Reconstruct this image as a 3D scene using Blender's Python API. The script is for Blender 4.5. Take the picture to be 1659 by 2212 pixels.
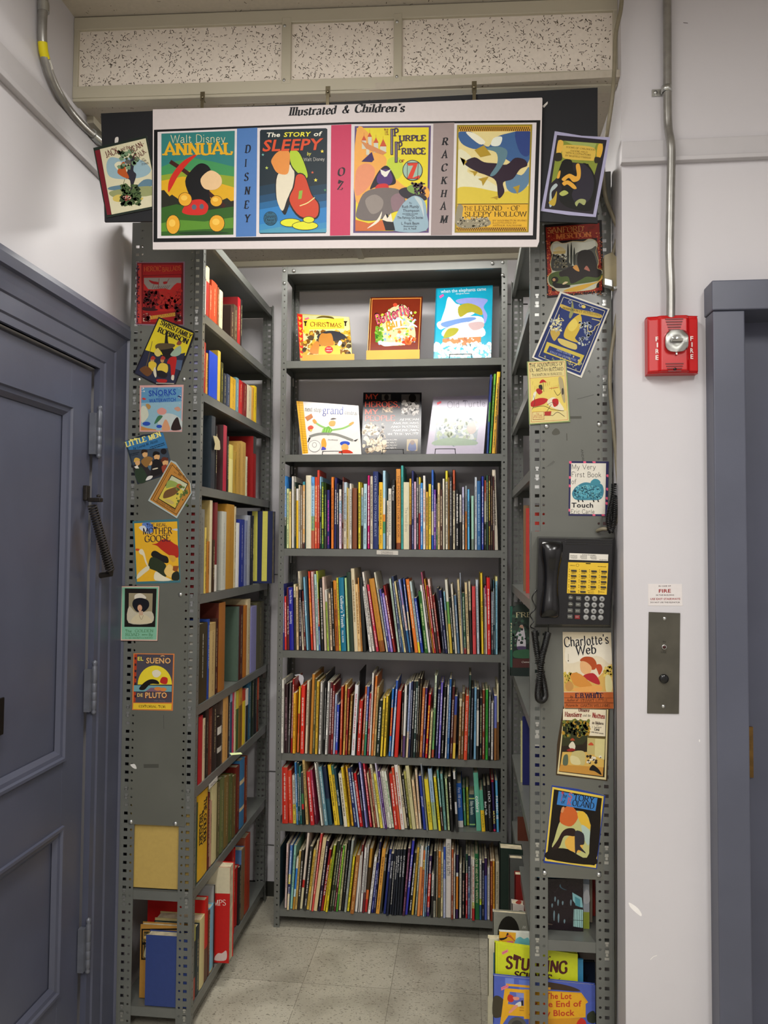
import bpy, math, random
from mathutils import Vector, Matrix
SC = bpy.context.scene
for o in list(bpy.data.objects): bpy.data.objects.remove(o)
COL = SC.collection
# ------------------------------------------------------------------ camera
CAM = Vector((0, 0, 1.517)); FPX = 1678.9
YAW, PITCH, ROLL = .1048, .0409, .0076
fw = Vector((-math.sin(YAW)*math.cos(PITCH), math.cos(YAW)*math.cos(PITCH), math.sin(PITCH)))
r0 = Vector((math.cos(YAW), math.sin(YAW), 0)); u0 = r0.cross(fw)
rt = r0*math.cos(ROLL) + u0*math.sin(ROLL); up = rt.cross(fw)
cam = bpy.data.cameras.new('camera'); camo = bpy.data.objects.new('camera', cam); COL.objects.link(camo)
M3 = Matrix((rt, up, -fw)).transposed()
camo.matrix_world = Matrix.Translation(CAM) @ M3.to_4x4()
cam.sensor_fit = 'VERTICAL'; cam.sensor_height = 36; cam.lens = FPX/2212*36
cam.clip_start = .02; cam.clip_end = 60
SC.camera = camo
# ------------------------------------------------------------------ light
SC.view_settings.view_transform = 'Standard'; SC.view_settings.look = 'None'
SC.view_settings.gamma = 1; SC.view_settings.use_curve_mapping = False
SC.view_settings.exposure = -0.06
W = bpy.data.worlds.new('world'); SC.world = W; W.use_nodes = True
W.node_tree.nodes['Background'].inputs[0].default_value = (.80, .80, .85, 1)
W.node_tree.nodes['Background'].inputs[1].default_value = .04
def area(name, loc, size, energy, rot=(0, 0, 0), col=(1, .98, .95)):
    l = bpy.data.lights.new(name, 'AREA'); l.shape = 'RECTANGLE'; l.size, l.size_y = size
    l.energy = energy; l.color = col
    o = bpy.data.objects.new(name, l); o.location = loc; o.rotation_euler = rot; COL.objects.link(o); return o
# fluorescent fixtures of the place: two troffers in the corridor ceiling, one in the alcove ceiling behind the sign
area('corridor_tube_light', (-.45, .75, 2.955), (.30, 1.15), 24)
area('corridor_tube_light', (.95, -.3, 2.955), (.30, 1.15), 46)
area('corridor_tube_light', (-.35, -1.2, 2.955), (.30, 1.15), 50)
area('alcove_tube_light', (-.33, 2.62, 2.700), (.92, .14), 9)

# ------------------------------------------------------------------ helpers
def ray(px, py): return fw + rt*((px-829.5)/FPX) - up*((py-1106)/FPX)
def onY(px, py, y):
    d = ray(px, py); return CAM + d*((y-CAM.y)/d.y)
def onX(px, py, x):
    d = ray(px, py); return CAM + d*((x-CAM.x)/d.x)
def onZ(px, py, z):
    d = ray(px, py); return CAM + d*((z-CAM.z)/d.z)
def onP(px, py, p, n):
    d = ray(px, py); return CAM + d*((p-CAM).dot(n)/d.dot(n))
LC = {}
def lin(h):
    if h not in LC: LC[h] = _lin(h)
    return LC[h]
def _lin(h):
    h = h.lstrip('#'); out = []
    for i in (0, 2, 4):
        c = int(h[i:i+2], 16)/255
        out.append(c/12.92 if c <= .04045 else ((c+.055)/1.055)**2.4)
    return tuple(out) + (1.0,)
MATS = {}
def nodes(m):
    m.use_nodes = True; nt = m.node_tree; b = nt.nodes['Principled BSDF']; return nt, b
def noise_mix(nt, b, c1, c2, scale, lo=.4, hi=.6, detail=3, coord='Object'):
    tc = nt.nodes.new('ShaderNodeTexCoord'); n = nt.nodes.new('ShaderNodeTexNoise')
    n.inputs['Scale'].default_value = scale; n.inputs['Detail'].default_value = detail
    r = nt.nodes.new('ShaderNodeValToRGB'); r.color_ramp.elements[0].position = lo; r.color_ramp.elements[1].position = hi
    r.color_ramp.elements[0].color = c1; r.color_ramp.elements[1].color = c2
    nt.links.new(tc.outputs[coord], n.inputs['Vector']); nt.links.new(n.outputs['Fac'], r.inputs[0])
    nt.links.new(r.outputs[0], b.inputs['Base Color']); return tc, n, r
def bump(nt, b, scale, strength, dist=.002, tc=None):
    tc = tc or nt.nodes.new('ShaderNodeTexCoord'); n = nt.nodes.new('ShaderNodeTexNoise'); n.inputs['Scale'].default_value = scale
    bp = nt.nodes.new('ShaderNodeBump'); bp.inputs['Strength'].default_value = strength; bp.inputs['Distance'].default_value = dist
    nt.links.new(tc.outputs['Object'], n.inputs['Vector']); nt.links.new(n.outputs['Fac'], bp.inputs['Height']); nt.links.new(bp.outputs[0], b.inputs['Normal'])
def paint(name, hexa, rough=.5, metal=0, var=.06, scale=6, bs=60, bst=.05, spec=.5):
    """painted / plastic / metal surface with a faint mottling"""
    if name in MATS: return MATS[name]
    m = bpy.data.materials.new(name); nt, b = nodes(m); c = lin(hexa)
    c1 = tuple(x*(1-var) for x in c[:3])+(1,); c2 = tuple(min(1, x*(1+var)) for x in c[:3])+(1,)
    noise_mix(nt, b, c1, c2, scale)
    b.inputs['Roughness'].default_value = rough; b.inputs['Metallic'].default_value = metal; b.inputs['Specular IOR Level'].default_value = spec
    if bst: bump(nt, b, bs, bst)
    MATS[name] = m; return m
def tinted(name, rough, spec=.5, var=.05):
    """printed surface: the colour of each face is the ink there (attribute tint)"""
    m = bpy.data.materials.new(name); nt, b = nodes(m)
    a = nt.nodes.new('ShaderNodeAttribute'); a.attribute_name = 'tint'
    n = nt.nodes.new('ShaderNodeTexNoise'); n.inputs['Scale'].default_value = 90; n.inputs['Detail'].default_value = 4
    tc = nt.nodes.new('ShaderNodeTexCoord'); nt.links.new(tc.outputs['Object'], n.inputs['Vector'])
    mr = nt.nodes.new('ShaderNodeMapRange'); mr.inputs[3].default_value = 1-var; mr.inputs[4].default_value = 1+var
    nt.links.new(n.outputs['Fac'], mr.inputs[0])
    mx = nt.nodes.new('ShaderNodeVectorMath'); mx.operation = 'SCALE'
    nt.links.new(a.outputs['Color'], mx.inputs[0]); nt.links.new(mr.outputs[0], mx.inputs['Scale'])
    nt.links.new(mx.outputs[0], b.inputs['Base Color'])
    b.inputs['Roughness'].default_value = rough; b.inputs['Specular IOR Level'].default_value = spec
    MATS[name] = m; return m
PRINT = tinted('printed_card', .48, .22); MATT = tinted('printed_matt_board', .6, .35); GLOSS = tinted('glossy_laminated_cover', .2, .32); CLOTH = tinted('book_cover_print', .45, .4, .1)
PAGES = paint('page_paper', 'cbbf9f', .8, var=.15, scale=40)
SHELF = paint('grey_enamel_steel', '61635e', .33, 0, .05, 9, 40, .04, .6)
ZINC = paint('bright_zinc_steel', 'b9bab6', .3, .85, .08, 30)
BLACK = paint('black_plastic', '0b0b0c', .22, 0, .1, 20, 80, .03)

class MB:
    """collects vertices and faces of ONE mesh object"""
    def __init__(s): s.v = []; s.f = []; s.t = []; s.sm = []
    def add(s, vs, fs, tint='808080', smooth=False):
        n = len(s.v); s.v.extend([tuple(v) for v in vs])
        for f in fs: s.f.append([i+n for i in f]); s.t.append(tint); s.sm.append(smooth)
        return s
    def hexa(s, p, tint='808080'):   # 8 corners: bottom 4 ccw, top 4 ccw
        return s.add(p, [(3, 2, 1, 0), (4, 5, 6, 7), (0, 1, 5, 4), (1, 2, 6, 5), (2, 3, 7, 6), (3, 0, 4, 7)], tint)
    def box(s, x0, x1, y0, y1, z0, z1, tint='808080'):
        return s.hexa([(x0, y0, z0), (x1, y0, z0), (x1, y1, z0), (x0, y1, z0), (x0, y0, z1), (x1, y0, z1), (x1, y1, z1), (x0, y1, z1)], tint)
    def obox(s, o, a, b, c, tint='808080'):   # oriented box from a corner and three edge vectors
        o, a, b, c = map(Vector, (o, a, b, c))
        if a.cross(b).dot(c) < 0: a, b = b, a
        return s.hexa([o, o+a, o+a+b, o+b, o+c, o+a+c, o+a+b+c, o+b+c], tint)
    def prism(s, pts, d, tint='808080', side=None):   # planar outline pushed along d
        pts = [Vector(p) for p in pts]; d = Vector(d); n = len(pts)
        nn = Vector((0, 0, 0))
        for i in range(n): nn += pts[i].cross(pts[(i+1) % n])
        if nn.dot(d) > 0: pts.reverse()
        s.add(pts, [tuple(range(n))], tint)
        s.add(pts+[p+d for p in pts], [(i, i+n, (i+1) % n+n, (i+1) % n) for i in range(n)], side or tint)
        s.add([p+d for p in pts], [tuple(reversed(range(n)))], side or tint); return s
    def tube(s, pts, r, seg=10, tint='808080', cap=True, closed=False):
        pts = [Vector(p) for p in pts]; n = len(pts); rings = []
        rs = r if isinstance(r, (list, tuple)) else [r]*n
        t0 = (pts[1]-pts[0]).normalized(); a = t0.orthogonal().normalized()
        for i, p in enumerate(pts):
            t = (pts[min(i+1, n-1)]-pts[max(i-1, 0)]).normalized()
            a = (a - t*a.dot(t)); a = a.normalized() if a.length > 1e-9 else t.orthogonal().normalized()
            b = t.cross(a)
            rings.append([p+(a*math.cos(2*math.pi*k/seg)+b*math.sin(2*math.pi*k/seg))*rs[i] for k in range(seg)])
        vs = [v for rg in rings for v in rg]; fs = []
        for i in range(n-1):
            for k in range(seg): fs.append((i*seg+k, i*seg+(k+1) % seg, (i+1)*seg+(k+1) % seg, (i+1)*seg+k))
        s.add(vs, fs, tint, True)
        if cap:
            s.add(rings[0], [tuple(reversed(range(seg)))], tint); s.add(rings[-1], [tuple(range(seg))], tint)
        return s
    def lathe(s, o, ax, prof, seg=20, tint='808080'):   # prof: (radius, height along ax)
        o, ax = Vector(o), Vector(ax).normalized(); a = ax.orthogonal().normalized(); b = ax.cross(a); vs = []; fs = []
        for r, h in prof:
            for k in range(seg): vs.append(o+ax*h+(a*math.cos(2*math.pi*k/seg)+b*math.sin(2*math.pi*k/seg))*r)
        for i in range(len(prof)-1):
            for k in range(seg): fs.append((i*seg+k, i*seg+(k+1) % seg, (i+1)*seg+(k+1) % seg, (i+1)*seg+k))
        s.add(vs, fs, tint, True)
        if prof[-1][0] > 1e-6: s.add(vs[-seg:], [tuple(range(seg))], tint)
        return s
    def build(s, name, mat, parent=None, loc=None, bevel=0):
        me = bpy.data.meshes.new(name)
        if loc is None:
            c = [(min(v[i] for v in s.v)+max(v[i] for v in s.v))/2 for i in range(3)]; org = Vector(c)
        else: org = Vector(loc)
        me.from_pydata([(v[0]-org.x, v[1]-org.y, v[2]-org.z) for v in s.v], [], s.f)
        at = me.attributes.new('tint', 'FLOAT_COLOR', 'FACE'); flat = []
        for t in s.t: flat.extend(lin(t))
        at.data.foreach_set('color', flat)
        me.polygons.foreach_set('use_smooth', s.sm)
        me.materials.append(mat); me.update()
        o = bpy.data.objects.new(name, me); COL.objects.link(o)
        q = parent; w = Vector((0, 0, 0))
        while q is not None: w += q.location; q = q.parent
        o.parent = parent; o.location = org-w
        if bevel:
            b = o.modifiers.new('bevel', 'BEVEL'); b.width = bevel; b.segments = 2; b.limit_method = 'ANGLE'
        return o
def tag(o, label, cat, group=None):
    o['label'] = label; o['category'] = cat
    if group: o['group'] = group
    return o
def struct(o): o['kind'] = 'structure'; return o
def thing(name, label, cat, loc, group=None):
    o = bpy.data.objects.new(name, None); o.location = loc; o.empty_display_size = .05; COL.objects.link(o)
    return tag(o, label, cat, group)
def part_label(o, label): o['label'] = label; return o
def spline(pts, k=6, closed=True):
    n = len(pts); out = []
    for i in range(n if closed else n-1):
        if closed: p = [pts[(i+j-1) % n] for j in range(4)]
        else: p = [pts[min(max(i+j-1, 0), n-1)] for j in range(4)]
        for q in range(k):
            t = q/k
            out.append(tuple(.5*((2*p[1][a])+(-p[0][a]+p[2][a])*t+(2*p[0][a]-5*p[1][a]+4*p[2][a]-p[3][a])*t*t+(-p[0][a]+3*p[1][a]-3*p[2][a]+p[3][a])*t**3) for a in range(len(pts[0]))))
    if not closed: out.append(tuple(pts[-1]))
    return out
def plate_holes(mb, o, ux, uz, w, h, cols, n, pitch, z0, tint='808080'):
    """flat strip w x h with columns of real openings. cols: (x centre, half width, half height, round?)"""
    o, ux, uz = Vector(o), Vector(ux), Vector(uz)
    P = lambda x, z: o+ux*x+uz*z
    def quad(a, b, c, d):
        if b-a > 1e-6 and d-c > 1e-6: mb.add([P(a, c), P(b, c), P(b, d), P(a, d)], [(0, 1, 2, 3)], tint)
    xs = 0
    for (cx, hw, hh, rnd) in cols:
        a, b = cx-hw*1.15, cx+hw*1.15
        quad(xs, a, 0, h); zp = 0
        for i in range(n):
            zc = z0+i*pitch; l, u = zc-hh*1.15, zc+hh*1.15
            quad(a, b, zp, l); zp = u
            N = 8
            cor = [(b, zc), (b, u), (cx, u), (a, u), (a, zc), (a, l), (cx, l), (b, l)]
            if rnd: inn = [(cx+hw*math.cos(k*math.pi/4), zc+hh*math.sin(k*math.pi/4)) for k in range(8)]
            else: inn = [(cx+hw, zc), (cx+hw, zc+hh), (cx, zc+hh), (cx-hw, zc+hh), (cx-hw, zc), (cx-hw, zc-hh), (cx, zc-hh), (cx+hw, zc-hh)]
            vs = [P(*c) for c in cor]+[P(*c) for c in inn]
            mb.add(vs, [(k, (k+1) % 8, 8+(k+1) % 8, 8+k) for k in range(8)], tint)
        quad(a, b, zp, h); xs = b
    quad(xs, w, 0, h)

# ------------------------------------------------------------------ lettering
SK = {}
def _sk(src):
    for ln in src.strip().split('\n'):
        c, wd, rest = ln.split(' ', 2); st = []
        for s in rest.split('|'):
            s = s.strip(); cv = s.startswith('c'); s = s.lstrip('c').split()
            st.append((cv, [tuple(float(q) for q in p.split(',')) for p in s]))
        SK[c] = (float(wd), st)
_sk('''A 11 0,0 5.5,14 11,0|2.2,5 8.8,5
B 9.5 1.5,0 1.5,14|c1.5,14 5,14 7.5,12.8 8,10.8 7.2,8.4 5,7.5 1.5,7.5|c1.5,7.5 5.5,7.5 8.2,6.3 9.2,4 8.2,1.2 5.5,0 1.5,0
C 11 c10.3,10.3 9.3,13 6.3,14 3,13 .8,10 .8,4 3,1 6.3,0 9.3,1 10.6,3.5
D 11.5 1.5,0 1.5,14|c1.5,14 5,14 9,12.5 10.8,9 10.8,5 9,1.5 5,0 1.5,0
E 9.5 1.5,0 1.5,14|1.5,14 8.5,14 8.7,11|1.5,7.3 6.3,7.3|1.5,0 8.8,0 9.3,3
F 9 1.5,0 1.5,14|1.5,14 8.5,14 8.7,11|1.5,7.3 6.3,7.3
G 12 c10.3,10.5 9,13 6.3,14 3,13 .8,10 .8,4 3,1 6.3,0 9,.7 10.6,2|10.6,1.5 10.6,6.3|8,6.3 11.8,6.3
H 11.5 1.5,0 1.5,14|10,0 10,14|1.5,7.2 10,7.2
I 3.5 1.7,0 1.7,14
J 6 4,14 4,3 3,.6 1.4,0 .2,1.4
K 11 1.5,0 1.5,14|9.2,14 1.8,6|4.2,8.5 10.3,0
L 9 1.5,0 1.5,14|1.5,0 8.3,0 8.7,3.4
M 14 1.5,0 1.8,14|1.8,14 7,1.5 12.2,14|12.2,14 12.6,0
N 12 1.5,0 1.5,14|1.5,14 10.3,0|10.3,0 10.3,14
O 12 c6,14 2.8,12.8 .8,10 .8,4 2.8,1.2 6,0 9.2,1.2 11.2,4 11.2,10 9.2,12.8 6,14
P 9 1.5,0 1.5,14|c1.5,14 5.5,14 8,12.6 8.7,10.4 8,8.1 5.5,6.8 1.5,6.8
Q 12 c6,14 2.8,12.8 .8,10 .8,4 2.8,1.2 6,0 9.2,1.2 11.2,4 11.2,10 9.2,12.8 6,14|6,1.5 9,-1 12,-2.8
R 11 1.5,0 1.5,14|c1.5,14 5.5,14 8,12.6 8.7,10.6 8,8.5 5.5,7.2 1.5,7.2|5,7.2 10.6,0
S 9 c7.8,11.6 6.6,13.4 4.4,14 2,13.2 1,11 2,8.8 5,7.2 7.6,5.4 8.4,3 7,.8 4.4,0 2,.6 .7,2.8
T 11 5.5,0 5.5,14|.6,11 .8,14 10.2,14 10.4,11
U 11.5 1.5,14 1.5,4|c1.5,4 2.2,1.2 5.7,0 9.2,1.2 10,4|10,4 10,14
V 11 0,14 5.5,0 11,14
W 16 0,14 4.4,0 8,13|8,13 11.6,0 16,14
X 11 .5,14 10.5,0|10.3,14 .5,0
Y 10.5 0,14 5.2,6.5 10.5,14|5.2,6.5 5.2,0
Z 10 .9,11 1.1,14 9.4,14 .6,0 9.2,0 9.6,3
a 8 c1,7.3 2.4,9 4.6,9 6,7.8 6.2,6|6.2,6 6.2,1.5 7.8,.3|c6.2,5.5 3,4.8 .9,3.2 .9,1.2 2.4,0 4.6,.5 6.2,2.2
b 8.5 1.4,14 1.4,.3|c1.4,7 3,9 5.4,9 7.6,7 7.8,4 6.6,1 4.4,0 2.4,.3 1.4,2
c 7.5 c6.8,7 5.6,8.8 3.6,8.9 1.4,7.2 .9,4.2 2,1 4.2,0 6,.8 7,2.3
d 8.8 7.1,14 7.1,.2|c7.1,7 5.4,9 3,8.8 1,6.6 .9,3.2 2.2,.6 4.2,0 6,.8 7.1,2.2
e 7.6 1,5 6.8,5|c6.8,5 6.4,7.6 4,9 1.8,7.8 .9,5 1.4,2 3.4,.2 5.4,.4 7,2.3
f 6 2.2,0 2.2,11|c2.2,11 2.8,13.4 4.6,14 6.2,12.8|.4,9 5,9
g 8 c4,9 1.6,8.2 1.2,6 2.2,4 4,3.4 6,4.2 6.6,6.2 6,8.2 4,9|c3,3.6 1.6,2 3,.8 6.4,.2 7.2,-2 5.4,-4 2.4,-4 .8,-2.6 1.6,-.6 3.4,.6|5.6,8.4 8,9
h 9 1.4,0 1.4,14|c1.4,6.8 3.2,8.8 5.4,9 7,7.8 7.3,5.5|7.3,5.5 7.3,0
i 3.6 1.7,0 1.7,9|1.7,12.2 1.7,13.6
j 4 2,9 2,-2 .6,-4 -.6,-3|2,12.2 2,13.6
k 8.5 1.4,0 1.4,14|6.8,9 1.6,3.6|3.4,5.5 7.8,0
l 3.6 1.7,0 1.7,14
m 13.5 1.4,0 1.4,9|c1.4,6.8 3,8.8 5,9 6.6,7.6 6.9,5.5|6.9,5.5 6.9,0|c6.9,6.8 8.6,8.8 10.4,9 12,7.6 12.2,5.5|12.2,5.5 12.2,0
n 9 1.4,0 1.4,9|c1.4,6.8 3.2,8.8 5.4,9 7,7.8 7.3,5.5|7.3,5.5 7.3,0
o 8.6 c4.3,9 1.8,7.8 .9,4.5 1.8,1.2 4.3,0 6.8,1.2 7.7,4.5 6.8,7.8 4.3,9
p 8.6 1.4,9 1.4,-4|c1.4,7 3,9 5.4,9 7.6,7 7.8,4 6.6,1 4.4,0 2.4,.3 1.4,2
q 8.6 7.1,9 7.1,-4|c7.1,7 5.4,9 3,8.8 1,6.6 .9,3.2 2.2,.6 4.2,0 6,.8 7.1,2.2
r 6.4 1.4,0 1.4,9|c1.4,6.4 2.8,8.6 4.6,9 6.2,7.6
s 6.8 c5.8,7.2 4.8,8.7 3,8.9 1.2,7.6 1.5,5.8 3.6,4.6 5.8,3.2 6,1.4 4.6,.1 2.6,.1 1,2
t 5.6 2.2,12 2.2,2|c2.2,2 2.8,.4 4.2,.2 5.6,1.4|.4,9 5,9
u 9 1.4,9 1.4,3|c1.4,3 2,.8 3.8,0 5.8,.8 7.2,2.8|7.2,9 7.2,.2
v 8 .4,9 4,0 7.6,9
w 12 .4,9 3.4,0 6,8.6|6,8.6 8.6,0 11.6,9
x 8 .5,9 7.5,0|7.3,9 .5,0
y 8 .4,9 4,0|7.6,9 3.4,-2.6 1.6,-4 .4,-3
z 7.4 .8,6.8 1,9 6.6,9 .6,0 6.6,0 7,2.3
0 9 c4.5,14 2,12.6 .9,9 .9,5 2,1.4 4.5,0 7,1.4 8.1,5 8.1,9 7,12.6 4.5,14
1 6 1.2,11.5 3.4,14 3.4,0
& 13 c12.2,6.5 10,2.4 6,0 2,.8 .8,3.4 3,6.6 6.6,8.8 7.6,11.4 6.2,13.8 4.2,12.6 4,10 7,5 11,.6 13,1
' 3 1.8,14 1.2,10.5
. 3.4 1.7,.1 1.7,1.3
, 3.4 1.9,1 1.2,-2
- 6 .8,5.4 5.2,5.4
: 3.4 1.7,.4 1.7,1.6|1.7,7.4 1.7,8.6
! 3.6 1.8,4 1.8,14|1.8,.1 1.8,1.3''')
_GC = {}
def bglyph(c, bold):
    """outline of one character of Blender's own built-in typeface: (vertices, faces, advance), cap height 1"""
    k = (c, bold)
    if k in _GC: return _GC[k]
    def get(s):
        cu = bpy.data.curves.new('glyph', 'FONT'); cu.body = s; cu.resolution_u = 2; cu.offset = .022 if bold else 0
        ob = bpy.data.objects.new('glyph', cu); COL.objects.link(ob)
        me = ob.to_mesh(); r = ([(v.co.x, v.co.y) for v in me.vertices], [tuple(p.vertices) for p in me.polygons])
        ob.to_mesh_clear(); bpy.data.objects.remove(ob); bpy.data.curves.remove(cu); return r
    if ('cap', bold) not in _GC:
        vs = get('HH')[0]; _GC[('cap', bold)] = (max(v[1] for v in vs)-min(v[1] for v in vs), max(v[0] for v in vs))
    cap, hh = _GC[('cap', bold)]
    adv = max(v[0] for v in get('H'+c+'H')[0])-hh
    vs, fs = ([], []) if c == ' ' else get(c)
    _GC[k] = ([(x/cap, y/cap) for x, y in vs], fs, adv/cap*(1.04 if bold else 1)); return _GC[k]
def ribbon(pts, wf):
    """outline quads of a pen stroke; wf(dx, dy) gives the pen width in that direction"""
    n = len(pts); L = []; R = []
    for i, p in enumerate(pts):
        a = pts[max(i-1, 0)]; b = pts[min(i+1, n-1)]
        if i in (0, n-1) or True:
            dx, dy = b[0]-a[0], b[1]-a[1]; l = math.hypot(dx, dy) or 1; dx /= l; dy /= l
        w = wf(dx, dy)/2
        m = 1
        if 0 < i < n-1:
            d1 = (p[0]-a[0], p[1]-a[1]); l1 = math.hypot(*d1) or 1
            cs = abs((d1[0]*dx+d1[1]*dy)/l1); m = 1/max(cs, .45); w = wf(d1[0]/l1, d1[1]/l1)/2
        L.append((p[0]-dy*w*m, p[1]+dx*w*m)); R.append((p[0]+dy*w*m, p[1]-dx*w*m))
    return L+R, [(i, i+1, n+i+1, n+i) for i in range(n-1)]
_SC = {}
def sglyph(c, thick, thin, serif):
    k = (c, thick, thin, serif)
    if k in _SC: return _SC[k]
    if c not in SK: _SC[k] = ([], [], .42); return _SC[k]
    wd, st = SK[c]; vs = []; fs = []
    def put(v, f):
        n = len(vs); lv[0] += 1; vs.extend([(a, b, lv[0]) for a, b in v]); fs.extend([tuple(i+n for i in q) for q in f])
    lv = [0]
    wf = lambda dx, dy: math.hypot(thick*(dy*.97-dx*.25), thin*(dx*.97+dy*.25))
    for cv, p in st:
        q = spline(p, 3, False) if cv else p
        put(*ribbon(q, wf))
        if serif and not cv:
            for e, f in ((p[0], p[1]), (p[-1], p[-2])):
                if (e[1] in (0, 14, -4) or (e[1] == 9 and c.islower())) and abs(e[1]-f[1]) > abs(e[0]-f[0])*.6 and abs(e[1]-f[1]) > 3:
                    y = e[1]-(thin/2 if e[1] > f[1] else -thin/2)
                    l, r = e[0]-thick/2-serif, e[0]+thick/2+serif
                    if c.islower() and e[1] in (9, 14): r = e[0]+thick/2
                    put([(l, y-thin/2), (r, y-thin/2), (r, y+thin/2), (l, y+thin/2)], [(0, 1, 2, 3)])
    _SC[k] = ([(x/14, y/14, q) for x, y, q in vs], fs, (wd+1.6)/14); return _SC[k]
STY = {'s': ('b', False), 'b': ('b', True), 'r': ('k', 2.0, .75, 1.0), 'R': ('k', 3.7, 1.15, 1.1), 'l': ('k', 1.1, 1.0, 0), 'k': ('k', 2.4, 1.1, 0), 'K': ('k', 3.8, 2.6, 0), 'B': ('k', 3.4, 1.9, 1.3)}
def layout(txt, sty, slant=0):
    """text laid out with cap height 1: vertices, faces, total width"""
    S = STY[sty]; x = 0; V = []; F = []
    for c in txt:
        if S[0] == 'k':
            if c == ' ': x += .45; continue
            g = sglyph(c, *S[1:])
            if not g[0] and c.upper() in SK: g = sglyph(c.upper(), *S[1:])
        else: g = bglyph(c, S[1])
        n = len(V); V.extend([(x+q[0]+q[1]*slant, q[1], q[2] if len(q) > 2 else 0) for q in g[0]]); F.extend([tuple(i+n for i in f) for f in g[1]]); x += g[2]
    return V, F, x
LAYER = 2.5e-5
def clip_to(pts, reg):
    """part of an outline that lies inside a convex region"""
    ar = sum(reg[i][0]*reg[(i+1) % len(reg)][1]-reg[(i+1) % len(reg)][0]*reg[i][1] for i in range(len(reg)))
    for i in range(len(reg)):
        a, b = reg[i], reg[(i+1) % len(reg)]; out = []
        ins = lambda p: ((b[0]-a[0])*(p[1]-a[1])-(b[1]-a[1])*(p[0]-a[0]))*ar >= -1e-6
        for j in range(len(pts)):
            p, q = pts[j-1], pts[j]; ip, iq = ins(p), ins(q)
            if ip != iq:
                d1 = (b[0]-a[0])*(p[1]-a[1])-(b[1]-a[1])*(p[0]-a[0]); d2 = (b[0]-a[0])*(q[1]-a[1])-(b[1]-a[1])*(q[0]-a[0]); t = d1/(d1-d2)
                out.append((p[0]+(q[0]-p[0])*t, p[1]+(q[1]-p[1])*t))
            if iq: out.append(q)
        pts = out
        if not pts: break
    return pts
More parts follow.
